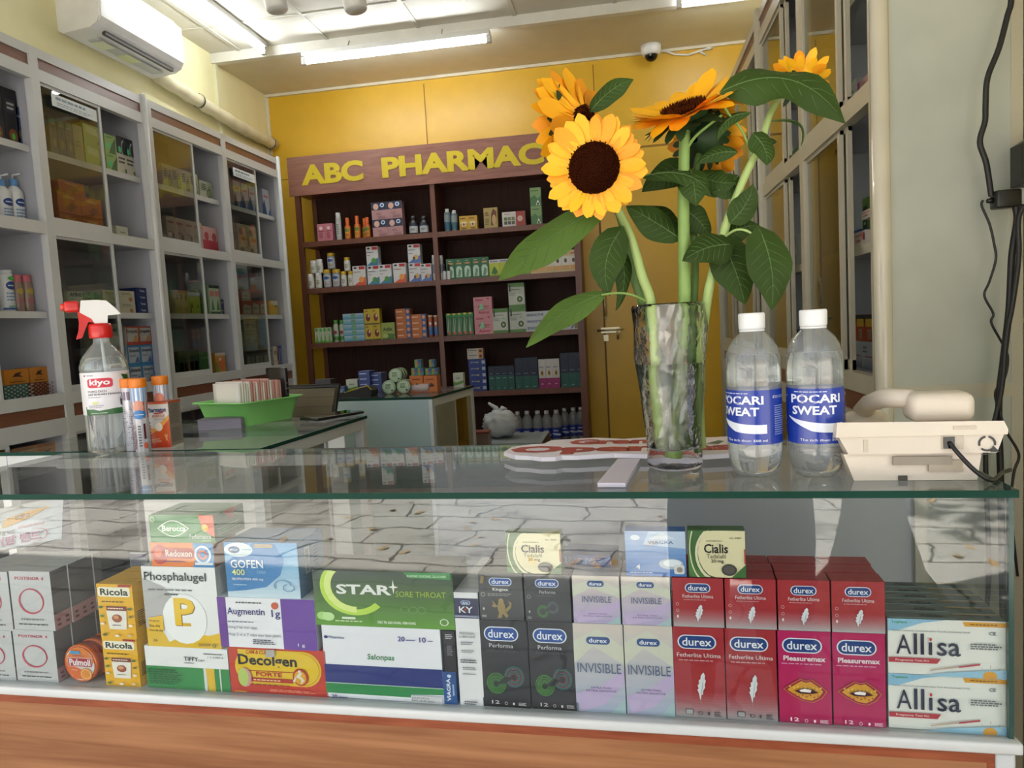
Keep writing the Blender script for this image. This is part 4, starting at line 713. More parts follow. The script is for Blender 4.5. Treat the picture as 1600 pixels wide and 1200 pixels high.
h = B(); h.lathe([(.0205, .238), (.0215, .24), (.0215, .262), (.0195, .268), (0, .268)], RED, 36, caps=False, fn=lambda r, a, z: r*(1+.02*math.cos(36*a)) if z < .263 else r); h.build('screw_cap', t)
Tt = Matrix.Rotation(math.radians(0), 4, 'Z')
h = B(); poly = [(.014, .266), (.016, .284), (.040, .286), (.030, .300), (.016, .3145), (.0, .3165), (-.030, .316), (-.034, .292), (-.014, .278), (-.008, .266)]
bm = [(x, z) for x, z in poly]; h.prism(bm, -.0125, .0125, M('e6e4e0', .35, var=.02), 'y'); h.build('spray_head', t)
h = B(); h.bbox(-.060, -.0335, -.013, .013, .293, .3155, RED, .004); h.tube([(-.058, 0, .304), (-.0665, 0, .304)], [.008, .007], M('d8402c', .3), 14); h.build('nozzle', t)
h = B(); h.prism([(-.030, .293), (-.016, .28), (-.010, .27), (-.02, .272), (-.028, .255), (-.034, .24), (-.045, .237), (-.039, .255), (-.037, .27), (-.038, .293)], -.008, .008, RED, 'y'); h.build('trigger', t)
lb = B(); R1 = .0458; a_c = -PI/2+.1; mp = cylmap(R1, .081, .168, a_c-1.45, a_c+1.35, .0002)
lb.lathe([(R1, .081), (R1, .168)], M('e2dfe2', .3, var=.01), 64, caps=False)
try: mp.cyl = 1
except Exception: pass
draw(lb, mp, [('p', [(.12+.76*i/16, .0) for i in range(17)]+[(.88, .9), (.72, .93), (.84, .6), (.78, .3), (.6, .14), (.35, .1), (.12, .2)], '27602c'), ('p', [(.14+.6*i/10, .14+.0*i) for i in range(11)]+[(.8, .5), (.66, .96), (.14, .96)], 'e2dfe2'), ('R', .2, .64, .58, .86, 'c8203c', .25), ('t', 'kiyo', .24, .66, .54, .84, 'f4eeee', .035), ('t', 'DUNG DICH', .2, .53, .48, .58, '3c3c44', .012), ('t', 'SAT KHUAN NHANH', .2, .46, .68, .51, '3c3c44', .015), ('n', .2, .4, .4, .43, 1, '9a9aa0'), ('e', .3, .28, .05, .03, 'c8cf7a'), ('n', .2, .16, .45, .24, 2, 'a8a8b0'), ('p', [(.66, .4), (.78, .4), (.78, .22), (.72, .13), (.66, .22)], '2c3a34'), ('t', '99.9', .66, .34, .78, .39, 'e8eee8', .02), ('n', .24, .03, .5, .06, 1, 'c8dcc8'), ('e', .17, .93, .014, .018, '7a3a2a'), ('n', .22, .915, .34, .945, 1, '5a5a60')], .3)
lb.build('label_wrap', t)
# ---- effervescent tubes in a cluster, then the energy box (they stand on the side counter)
def tubeb(px, py, yo, label, rz, cols):
    p = onZ(px, py, ZG); t = thing('tablet_tube', label, 'tube', (p.x, p.y+yo, ZG), rz, 'orange capped tablet tubes')
    h = B(); h.lathe([(0, 0), (.0145, 0), (.015, .001), (.015, .133)], M('c8c6cc', .22, .2), 32, caps=False)
    mp = cylmap(.015, 0, .133, -PI, PI, .00015)
    try: mp.cyl = 1
    except Exception: pass
    draw(h, mp, cols, .2); h.build('tube_body', t)
    h = B(); h.lathe([(.0155, .132), (.0165, .134), (.0165, .149), (.0155, .151), (0, .151)], M('e07a14', .4), 32, caps=False, fn=lambda r, a, z: r*(1+.015*math.cos(30*a)) if z < .15 else r); h.build('cap', t)
fr = [('r', .05, .0, .95, 1, 'd4d2d6'), ('r', .05, .52, .95, .92, 'a84038'), ('r', .05, .78, .95, 1, '7aa0cc'), ('e', .3, .7, .1, .1, 'd8927a'), ('e', .75, .7, .1, .1, 'd8927a'), ('e', .3, .58, .13, .07, '2a78b8'), ('e', .75, .58, .13, .07, '2a78b8'), ('n', .2, .57, .4, .59, 1, 'e8eef6'), ('t', 'Vitamin C', .14, .04, .2, .42, '8a2a3a', .02, 0, 1), ('n', .26, .08, .32, .42, 8, '4a4a4a'), ('r', .36, .2, .4, .44, '5a1c28'), ('e', .38, .1, .04, .05, 'd0583a'), ('n', .56, .05, .8, .45, 8, '6a6a70')]
bk = [('r', 0, 0, 1, 1, 'b4b2bc'), ('n', .05, .08, .95, .7, 22, '5a5868'), ('r', 0, .8, 1, .93, '7a6a7a')]
tubeb(217, 707, .016, 'middle orange capped vitamin tube, front label with fruit', 0.15, fr)
tubeb(199, 706, .022, 'left orange capped tablet tube beside the spray bottle', 0, bk)
tubeb(238, 702, .045, 'right orange capped tablet tube behind the orange energy box', 0, [('r', 0, .0, 1, 1, '6a8fc0'), ('e', .3, .75, .12, .12, 'd07a5a')])
W_, D_, H_ = .048, .05, .097
p = onZ(248, 700, ZG)
t = tag(carton(W_, D_, H_, 'd8d2ca', [('g', 0, 0, 1, .2, 'c83c1c', 'd8501e', 3), ('p', [(0, .2), (1, .2), (1, .72), (.62, .56), (.25, .38), (0, .3)], 'd8561e'), ('p', [(.3, .42), (.62, .56), (1, .72), (1, .62), (.6, .42), (.1, .3), (0, .5)], 'e8a04a'), ('t', 'Pharmaton', .05, .78, .9, .885, '23326e', .03), ('p', [(.3, .76), (.7, .78), (.92, .84), (.7, .75), (.4, .735)], 'c23a20'), ('t', 'ENERGY', .26, .67, .82, .725, 'cf5a24', .02), ('n', .35, .61, .85, .65, 2, 'b0a8a0'), ('e', .52, .46, .17, .095, 'f4e4d0'), ('n', .06, .12, .6, .21, 4, 'f0c8a8'), ('t', '30', .06, .03, .12, .05, 'f4d8c0'), ('p', [(.78, .14), (.8, .22), (.72, .3), (.79, .27), (.8, .33), (.83, .27), (.92, .3), (.86, .22), (.9, .12), (.84, .19)], 'e8b070'), ('r', 0, .96, 1, 1, 'c8501e')],
    [('r', 0, .03, 1, 1, '8f877c'), ('n', .1, .5, .9, .95, 12, '5c564e'), ('n', .1, .1, .9, .42, 8, '5c564e'), ('r', 0, .96, 1, 1, 'b8481e')], [('r', 0, 0, 1, 1, 'c4471c')], seams=False).build('vitamin_box', loc=(p.x, p.y+.028, ZG), rz=math.radians(6)), 'orange and white energy vitamin box beside the vitamin tubes', 'box')
# ---- green basket with plastic sleeves, stack of cards, phone, black lid on the side counter
GRN = M('8fdc78', .35, var=.03, spec=.5)
BK = Vector((-1.005, 1.785, ZG)); rb = math.radians(-20)
t = thing('plastic_basket', 'light green plastic basket with slotted sides on the side counter', 'basket', tuple(BK), rb)
WL, DL, HB = .19, .195, .062
def ringpts(w_, d_, z, r=.02, n=5):
    o = []
    for (sx, sy, s0) in ((1, 1, 0), (-1, 1, 1), (-1, -1, 2), (1, -1, 3)):
        for i in range(n+1): a = PI/2*(s0+i/n); o.append(Vector((sx*(w_/2-r)+r*math.cos(a), sy*(d_/2-r)+r*math.sin(a), z)))
    return o
def skin(bb, rings, m, close=True, smooth=True):
    n = len(rings[0]); V = [v for r_ in rings for v in r_]
    bb.add(V, [(i*n+k, i*n+(k+1) % n, (i+1)*n+(k+1) % n, (i+1)*n+k) for i in range(len(rings)-1) for k in range(n)], m, smooth)
h = B(); rings = [ringpts(WL*.8, DL*.78, .004), ringpts(WL*.82, DL*.8, .0), ringpts(WL*.84, DL*.82, .004), ringpts(WL*.97, DL*.96, HB-.002), ringpts(WL*1.07, DL*1.1, HB), ringpts(WL*1.07, DL*1.1, HB-.003), ringpts(WL*.985, DL*.975, HB-.005), ringpts(WL*.86, DL*.84, .004), ringpts(WL*.84, DL*.82, -.0)]
dip = lambda v: Vector((v.x, v.y, v.z-(.012*max(0, 1-(v.x/(WL*.33))**2) if (v.z > HB-.01 and abs(v.y) > DL*.4) else 0)))
skin(h, [[dip(q) for q in r_] for r_ in rings[1:]], GRN); h.add(rings[1], [tuple(range(len(rings[1])))], GRN)
h.build('basket_body', t)
h = B(); SLT = M('2f5a2a', .6)
for sy in (-1, 1):
    for i in range(20):
        x = (-.42+.84*i/19)*WL*.9
        for k in range(1):
            zz0, zz1 = .014, HB*.66; y0 = DL*(.41+.07*zz0/HB)+.0003; y1 = DL*(.41+.07*zz1/HB)+.0003
            V = [Vector((x-.0012, sy*y0, zz0)), Vector((x+.0012, sy*y0, zz0)), Vector((x+.0012, sy*y1, zz1)), Vector((x-.0012, sy*y1, zz1))]; h.add(V, [(0, 1, 2, 3)], SLT)
for sx in (-1, 1):
    for i in range(12):
        y = (-.38+.76*i/11)*DL*.9; x0 = WL*.4235+.0009; x1 = WL*.4235+(WL*.0625)*(.035/HB)+.0012
        h.add([Vector((sx*x0, y-.0012, .014)), Vector((sx*x0, y+.0012, .014)), Vector((sx*x1, y+.0012, .038)), Vector((sx*x1, y-.0012, .038))], [(0, 1, 2, 3)], SLT)
h.build('slots', t)
SLV = M('e6e0d8', .25, var=.03, alpha=1); SLP = M('d89a90', .35)
rs = rb+PI/2
def RB(x, y, z): return tuple(BK+Matrix.Rotation(rs, 3, 'Z') @ Vector((x, y, z)))
for i in range(14):
    x = -.064+.0078*i; hh = .108+.004*math.sin(i*1.7)
    b_ = B(); n = 6; V = []
    for j in range(n+1):
        for zz in (.006, hh*.5, hh): V.append(Vector((.0012*math.sin(j*1.1+i)*(zz/hh)+.003, -.05+.1*j/n, zz)))
    for j in range(n+1):
        for zz in (.006, hh*.5, hh): V.append(Vector((.0012*math.sin(j*1.1+i)*(zz/hh)-.003, -.05+.1*j/n, zz)))
    K = 3*(n+1); Fc = [(3*j+k, 3*(j+1)+k, 3*(j+1)+k+1, 3*j+k+1) for j in range(n) for k in range(2)]; Fc += [tuple(K+q for q in f[::-1]) for f in Fc]
    Fc += [(3*j+2, 3*(j+1)+2, K+3*(j+1)+2, K+3*j+2) for j in range(n)]+[(0, 1, K+1, K), (1, 2, K+2, K+1), (3*n, K+3*n, K+3*n+1, 3*n+1), (3*n+1, K+3*n+1, K+3*n+2, 3*n+2)]
    b_.add(V, Fc, (SLV if i < 4 else [M('d8a8a0', .35), SLV, M('c8857c', .35)][i % 3]), True)
    o = b_.build('plastic_sleeve', loc=RB(x, .004, .0), rz=rs); tag(o, 'upright plastic sleeve in the green basket, %s from the front' % (ORD+['ninth', 'tenth', 'eleventh', 'twelfth', 'thirteenth', 'fourteenth'])[i], 'sleeve', 'plastic sleeves filed in the green basket')
for i in range(7):
    x = .046+.0055*i
    b_ = B(); b_.bbox(-.0016, .0016, -.046, .046, .006, .106-.001*(i % 3), [SLP, M('c8857c', .4), M('e0c4bc', .4)][i % 3], .0006, 1)
    tag(b_.build('paper_card', loc=RB(x, 0, 0), rz=rs), 'upright pink card behind the sleeves in the basket, %s from the front' % ORD[i], 'card', 'pink cards in the green basket')
b_ = B(); b_.bbox(-.006, .006, -.035, .04, .006, .118, M('1c1416', .25), .004); [b_.box(-.0065, .0065, -.036, -.034, z_, z_+.0012, M('8a8080', .3)) for z_ in (.03, .045, .06, .075)]
tag(b_.build('card_case', loc=RB(.078, -.03, .02), rz=rs), 'dark glossy case standing at the right end of the green basket', 'case')
p = onZ(331, 674, ZG)
b_ = B(); 
for i in range(14): b_.box(-.052+.0006*math.sin(i*3), .052+.0006*math.sin(i*2), -.03, .03, .0018*i, .0018*i+.0015, M('a29cae' if i % 2 else '8e8898', .5, var=.02))
b_.box(-.056, .05, -.032, .03, .0253, .026, M('7a7680', .5)); tag(b_.build('card_stack', loc=(-1.015, 1.67, ZG), rz=math.radians(14)), 'small stack of grey lilac cards in front of the green basket', 'cards')
# phone
t = thing('smartphone', 'black smartphone lying on the glass side counter', 'phone', (-.775, 1.79, ZG), math.radians(-28+90))
h = B(); h.bbox(-.077, .077, -.037, .037, .0035, .0115, M('141210', .25), .003); h.build('case', t)
h = B(); h.box(-.071, .071, -.032, .032, .0115, .012, M('3a2218', .03, 0, 1.0, coat=1, var=0)); h.build('screen', t)
h = B(); h.box(-.055, .055, -.028, .028, 0, .0035, M('c8c8cc', .3)); h.build('folded_note', t)
# black framed lid standing open behind
t = thing('framed_tray', 'black framed beige lid leaning behind the phone', 'tray', (-.99, 1.99, ZTOP+.0), math.radians(-8))
Tl = Matrix.Translation((0, 0, -.045)) @ Matrix.Rotation(math.radians(-24), 4, 'X')
h = B(); 
for x0, x1, z0, z1 in ((-.14, .14, 0, .012), (-.14, .14, .118, .13), (-.14, -.128, .012, .118), (.128, .14, .012, .118)): h.bbox(x0, x1, -.006, .006, z0, z1, M('15120f', .3), .002, T=Tl)
h.build('frame', t)
h = B(); h.box(-.13, .13, -.002, .002, .01, .12, M('6c6250', .6), T=Tl); [h.box(-.13, .13, -.0028, -.002, z_, z_+.001, M('50483a', .6), T=Tl) for z_ in (.03, .06, .09)]; h.build('backing', t)
# ---- foam sign lying on the glass
t = thing('foam_sign', 'white foam sign with red Grand Opening letters and a handle', 'sign', tuple(CP(0, 0, ZG)), THC)
def ST(px, py): u, v = onT(px, py, ZTOP+.012); return u, v
out = [(787, 707), (800, 699), (830, 695), (850, 694), (862, 688.5), (905, 686), (930, 684.5), (975, 686.5), (1010, 684), (1060, 686), (1110, 684), (1150, 682), (1185, 683), (1205, 687), (1206, 694), (1200, 701), (1170, 708), (1100, 712), (1000, 710.5), (960, 709.5), (900, 713), (878, 713), (868, 715), (846, 715.5), (830, 713.5), (805, 712.5)]
pts = [ST(*q) for q in out]; pts.reverse()
if sum(pts[i][0]*pts[(i+1) % len(pts)][1]-pts[(i+1) % len(pts)][0]*pts[i][1] for i in range(len(pts))) < 0: pts.reverse()
FOAM = M('e6dfe6', .5, var=.01)
h = B(); h.prism(pts, .006, .0125, FOAM)
# letters, laid out reading toward the camera
sm = lambda u, v, k: Vector((u, v, .0125+.00025*k))
RD = M('a8302a', .45, var=.02)
xa, ya = ST(800, 712); xb, yb = ST(1150, 707.5); xc, yc = ST(888, 697)
for st, u0, v0, u1, v1 in (('Opening', ST(803, 700)[0], ST(850, 711.5)[1], ST(1166, 700)[0], ST(850, 698)[1]), ('Grand', ST(890, 692)[0], ST(900, 696)[1], ST(1050, 692)[0], ST(900, 688)[1])):
    h.text(st, sm, u0-.002, v0-.002, u1+.002, v1+.002, 1, M('f0eaec', .5, var=0), .09); h.text(st, sm, u0, v0, u1, v1, 2, RD, .06)
h.text('O', sm, 0, 0, .0001, .0001, 1, RD)
lf = [ST(1103, 694), ST(1122, 689), ST(1132, 690), ST(1122, 695)]; h.add([Vector((x, y, .0128)) for x, y in lf], [(0, 1, 2, 3)], M('5a6a4a', .5))
h.build('sign_board', t)
hq = [ST(933, 748), ST(977, 748), ST(1000, 711), ST(965, 711)]
h = B(); 
if sum(hq[i][0]*hq[(i+1) % 4][1]-hq[(i+1) % 4][0]*hq[i][1] for i in range(4)) < 0: hq.reverse()
h.prism(hq, .0005, .006, M('cfc8d4', .5)); h.build('handle', t)
# ---- desk telephone seen from behind
PHW = M('d9cdbc', .4, var=.02)
u, v = onT(1431, 752, ZG); t = thing('telephone', 'cream desk telephone seen from behind at the counter right end', 'telephone', tuple(CP(u, v, ZG)), THC)
def wedge(b): b.v = [(x, y, z*(1-.62*max(0, y)/.19)) for x, y, z in b.v]; return b
h = B(); W2 = .0715
h.prism([(-.080, .034), (-.068, .0), (.069, .0), (.074, .034)], .006, .17, PHW, 'y'); wedge(h).build('base', t)
h = B(); h.prism([(-.088, .060), (-.075, .034), (.088, .034), (.096, .058)], .0, .185, PHW, 'y'); wedge(h).build('middle_shell', t)
h = B(); h.prism([(-.090, .056), (.098, .056), (.0985, .062), (.094, .072), (-.088, .0745)], -.003, .19, M('ddd1bf', .38), 'y'); wedge(h).build('top_shell', t)
h = B(); h.box(.028, .052, -.0012, .002, .039, .0555, M('c4b8a4', .4)); h.box(.030, .042, -.0025, .0, .040, .054, M('14161c', .2)); h.box(-.058, -.053, -.001, .002, .037, .052, M('c8bca8', .4)); h.box(-.025, .04, -.002+.007, .009, .020, .030, M('8e8474', .4), T=Matrix.Translation((0, -.005, 0))); h.box(.015, .052, -.003+.005, .008, .011, .025, M('a89c88', .35)); h.box(-.018, -.008, .004, .007, .0, .006, M('4a463e', .5)); h.box(.04, .065, -.0042, -.002, .063, .067, M('c8bca8', .4)); h.build('sockets', t)
h = B(); mq = lambda u, v, k: Vector((u, -.0008-.0002*k, v)); draw(h, mq, [('a', .077, .045, .0095, .0095, .25, '1a1a1a', .28, .55), ('a', .077, .045, .0095, .0095, .25, '1a1a1a', .62, .92), ('a', .077, .045, .0095, .0095, .25, '1a1a1a', -.04, .22), ('p', [(.08, .035), (.09, .035), (.083, .043)], '1a1a1a'), ('n', .07, .0315, .085, .0335, 1, '3a3a3a')]); h.build('printed_mark', t)
h = B(); h.bbox(.004, .078, .028, .075, .066, .103, PHW, .012, 4); h.tube([(.012, .055, .094), (-.012, .085, .093), (-.022, .12, .082), (-.02, .16, .066)], [.012, .013, .012, .014], PHW, 12); h.bbox(-.045, .01, .14, .175, .034, .066, PHW, .01, 3); h.build('handset', t)
h = B(); co = [Vector((-.085+.003*math.cos(q*.9)-.0001*q, .05+.0012*q, .02+.012*math.sin(q*.045)+.003*math.sin(q*.9))) for q in range(70)]; h.tube(co, .0018, M('8c8478', .5), 6); h.build('coiled_cord', t)
# ---- cables at the right
CAB = M('14110f', .45)
def cable(label, pts, r, Y=1.5, group=None, cat='cable'):
    P = [(Vector(q[2]) if len(q) == 3 else onY(q[0], q[1], Y)) for q in pts]
    # smooth through the points
    S = []
    for i in range(len(P)-1):
        p0 = P[max(i-1, 0)]; p1 = P[i]; p2 = P[i+1]; p3 = P[min(i+2, len(P)-1)]
        for k in range(5):
            q = k/5; S.append(.5*((2*p1)+(p2-p0)*q+(2*p0-5*p1+4*p2-p3)*q*q+(3*p1-p0-3*p2+p3)*q**3))
    S.append(P[-1]); o0 = S[0].copy(); b_ = B(); b_.tube([s_-o0 for s_ in S], r, CAB, 8)
    return tag(b_.build('power_cable', loc=tuple(o0)), label, cat, group)
YC = 1.56
cable('thick black cable dropping from the ceiling to the power adapter', [(1578, -60), (1580, 0), (1574, 25), (1561, 75), (1543, 122), (1540, 165), (1539, 190), (1531, 222), (1541, 255), (1548, 300), (1549, 306)], .0055, YC-.02)
cable('thin wavy black cable hanging from the left of the adapter', [(1536, 313), (1534, 322), (1546, 350), (1553, 380), (1556, 405), (1546, 440), (1538, 462), (1552, 490), (1549, 505), (1568, 540), (1575, 560), (1570, 590), (1555, 613), (1560, 640)], .0024, YC-.01)
cable('thick black cable falling behind the telephone to the glass', [(1587, 322), (1589, 345), (1581, 400), (1577, 480), (1568, 560), (1561, 620), (1561, 680), (1563, 730), (1566, 900), (1570, 1100)], .0065, YC-.03)
cable('second thick black cable twisted beside the first one', [(1600, 320), (1591, 345), (1592, 400), (1583, 470), (1572, 530), (1566, 600), (1556, 650), (1543, 700), (1540, 728), (1545, 900), (1535, 1000)], .0048, YC-.045)
cable('thin black cable curling to the counter right corner', [(1562, 640), (1570, 670), (1588, 700), (1592, 716), (1584, 740), (1580, 800), (1590, 900)], .0026, YC-.05)
# telephone line from its socket, over the glass
q0 = CP(u+.0365, v-.004, ZG+.047)
t_ = [CP(u+.0365, v-.003, ZG+.047), CP(u+.043, v-.012, ZG+.035), CP(u+.058, v-.018, ZG+.016), CP(u+.075, v-.016, ZG+.004), CP(u+.093, v+.01, ZG+.0032), CP(u+.105, v+.03, ZG+.0032), CP(u+.12, v+.045, ZG+.0032)]
cable('black telephone line plugged into the back of the telephone', [(0, 0, x) for x in t_], .0026)
# power adapters on the wall by the end panel
q = onY(1549, 322, YC)
b_ = B(); b_.bbox(-.022, .022, -.018, .014, -.017, .017, M('16130f', .35), .004); b_.tube([(-.022, 0, 0), (-.032, 0, 0)], [.006, .004], M('16130f', .4), 10)
tag(b_.build('power_adapter', loc=(q.x+.015, YC-.02, q.z+.008)), 'small black power adapter hanging among the cables', 'adapter')
q = onY(1592, 262, YC)
t = thing('power_adapter', 'large black power adapter with white sticker on the right wall', 'adapter', (q.x+.02, YC-.03, q.z))
h = B(); h.prism([(-.04, -.04), (.04, -.04), (.04, .052), (-.012, .052), (-.04, .036)], -.02, .02, M('17140f', .4), 'y'); h.build('body', t)
h = B(); h.box(-.012, -.004, -.0206, -.02, -.01, .022, M('a8a8a4', .5)); [h.box(-.011, -.005, -.0209, -.0206, -.008+i*.004, -.0062+i*.004, M('3a3a3a', .5)) for i in range(7)]; h.build('sticker', t)
h = B(); h.tube([(.0, 0, .052), (-.004, 0, .072), (.012, 0, .078), (.04, 0, .074)], .004, CAB, 8); h.build('cord', t)
q = onY(1597, 306, YC+.02)
t = thing('wall_socket', 'white wall socket with black plug at the right edge', 'socket', (q.x+.016, YC+.0, q.z))
h = B(); h.bbox(-.028, .03, -.006, .012, -.03, .03, WHITE, .004); h.lathe([(.024, 0), (.024, .004), (.018, .006), (0, .006)], WHITE, 24, T=Matrix.Translation((0, -.006, 0)) @ Matrix.Rotation(PI/2, 4, 'X'), caps=False); h.build('plate', t)
h = B(); h.lathe([(.01, 0), (.009, .02), (.005, .026), (0, .026)], CAB, 16, T=Matrix.Translation((-.004, -.012, 0)) @ Matrix.Rotation(PI/2, 4, 'X'), caps=False); h.tube([(-.004, -.03, 0), (-.016, -.033, -.002), (-.022, -.033, -.01)], .004, CAB, 8); h.build('plug', t)
# ================================================================== vase and sunflowers
VX, VY = onZ(1057, 737, ZG).x, onZ(1057, 737, ZG).y+.034
VG = glass_mat('vase_glass', 'ffffff', 1.30, .0, .45, 55)
t = thing('glass_vase', 'tall wavy glass vase of water holding the sunflowers', 'vase', (VX, VY, ZG))
def wav(r, a, z): return r*(1+(.035*math.sin(a*5+math.sin(z*70)*1.3)+.018*math.sin(a*9+z*110)) if r > .02 and z > .012 else 1)
o_ = [(.028, .0), (.036, .001), (.039, .006), (.039, .03), (.041, .07), (.0455, .11), (.0495, .16), (.0515, .2), (.0515, .228), (.050, .234)]
i_ = [(.048, .232), (.0475, .2), (.0455, .16), (.0420, .11), (.037, .07), (.0345, .035), (.03, .028), (0, .027)]
h = B(); n = 72; P = [(0, .0)]+o_+i_
h.lathe([(r, z) for r, z in P], VG, n, caps=False, fn=lambda r, a, z: r*(1+.03*math.sin(a*5+math.sin(z*70)*1.3)+.014*math.sin(a*9+z*110)) if (r > .02 and z > .012) else r)
o = h.build('vase_body', t)
for k in range(n):   # scalloped rim
    pass
h = B(); wf = lambda r, a, z: r*(1+.03*math.sin(a*5+math.sin(z*70)*1.3)+.014*math.sin(a*9+z*110)) if (r > .02 and z > .012) else r
h.lathe([(0, .0268), (.03, .0282), (.0348, .0352), (.0372, .07), (.0422, .11), (.0452, .15), (.045, .1501), (0, .1502)], WATER, 60, caps=False, fn=wf); h.build('water', t)
PETAL = M('ffb208', .55, var=.12); PETAL2 = M('f59c06', .55, var=.12); LEAF = M('34481a', .55, var=.22, spec=.15); LEAF2 = M('4c6428', .6, var=.18, spec=.15); VEIN = M('56703c', .55, spec=.3); STEM = M('86a454', .5, var=.12); STEMP = M('a6bc70', .5, var=.12); STEMD = M('5a7836', .55, var=.12); SEP = M('2c4420', .6, var=.15)
def frame(nrm, up=Vector((0, 0, 1))):
    z = Vector(nrm).normalized(); x = up.cross(z)
    if x.length < 1e-3: x = Vector((1, 0, 0))
    x.normalize(); y = z.cross(x); return Matrix((x, y, z)).transposed().to_4x4()
def petal(b, T, L_, w_, lift, curl, m, n=7, tw=0):
    V = []; Fc = []
    for i in range(n+1):
        s = i/n; wd = w_*.5*((.5+.5*(s/.45)**.8) if s < .45 else math.sqrt(max(0, 1-((s-.45)/.55)**2.6))) if s < .99 else w_*.05
        r = L_*s; zz = lift*r+curl*L_*s*s
        for j in (-1, -.4, .4, 1): V.append(T @ Vector((r, j*wd*(1-.0), zz+.12*w_*(abs(j)**2)*(1-s)+tw*j*wd*s)))
    for i in range(n):
        for j in range(3): a = i*4+j; Fc.append((a, a+1, a+5, a+4))
    b.add(V, Fc, m, True)
def head(parent, c, nrm, R_out, R_disk, seed, lifts=(.1, .35), n1=20, n2=19, sepals=True, drop=0):
    rnd = random.Random(seed); F = Matrix.Translation(c) @ frame(nrm); hd = B(); 
    for layer, n_ in ((0, n1), (1, n2)):
        for k in range(n_):
            a = 2*PI*(k+.5*layer)/n_+rnd.uniform(-.07, .07); L_ = (R_out-R_disk*.85)*rnd.uniform(.86, 1.08)
            T = F @ Matrix.Rotation(a, 4, 'Z') @ Matrix.Translation((R_disk*.85, 0, -.002-.002*layer))
            petal(hd, T, L_, L_*rnd.uniform(.44, .56), lifts[layer]+rnd.uniform(-.12, .12), rnd.uniform(-.25, .12)-drop, PETAL if rnd.random() < .7 else PETAL2, tw=rnd.uniform(-.25, .25))
    pt = hd.build('petals', parent)
    d = B(); DK1 = M('2e1004', .9, spec=.05, var=.3); DK2 = M('4a2008', .9, spec=.05, var=.2); CK = M('120c03', .9, spec=.05)
    d.lathe([(0, .005), (R_disk*.3, .0045), (R_disk*.7, .006), (R_disk*.95, .003), (R_disk*1.02, -.003)], DK1, 28, T=F, caps=False)
    for k in range(260):
        q = math.sqrt((k+.5)/260); a = k*2.39996; r = R_disk*q; T = F @ Matrix.Translation((r*math.cos(a), r*math.sin(a), .004+.002*math.sin(q*3)))
        s = .0009+.0006*q; hh = .003+.003*q if q > .35 else .001; m = CK if q < .3 else (DK2 if k % 3 else DK1)
        V = [T @ Vector(v) for v in ((s, 0, 0), (-s*.5, s*.87, 0), (-s*.5, -s*.87, 0), (s*.6*math.cos(a)*q, s*.6*math.sin(a)*q, hh))]; d.add(V, [(0, 1, 3), (1, 2, 3), (2, 0, 3)], m)
    d.build('seed_disk', parent)
    if sepals:
        s = B(); s.lathe([(R_disk*1.05, -.003), (R_disk*.95, -.012), (R_disk*.5, -.024), (.005, -.032)], SEP, 20, T=F, caps=False)
        for k in range(18):
            a = 2*PI*k/18+rnd.uniform(-.1, .1); T = F @ Matrix.Rotation(a, 4, 'Z') @ Matrix.Translation((R_disk*.8, 0, -.012))
            petal(s, T, (R_out-R_disk)*.75, (R_out-R_disk)*.3, -.1+rnd.uniform(-.15, .1), rnd.uniform(-.5, .2), SEP)
        s.build('sepals', parent)
def curve(P, k=6):
    S = []
    for i in range(len(P)-1):
        p0 = P[max(i-1, 0)]; p1 = P[i]; p2 = P[i+1]; p3 = P[min(i+2, len(P)-1)]
        for j in range(k):
            q = j/k; S.append(.5*((2*p1)+(p2-p0)*q+(2*p0-5*p1+4*p2-p3)*q*q+(3*p1-p0-3*p2+p3)*q**3))
    S.append(P[-1]); return S
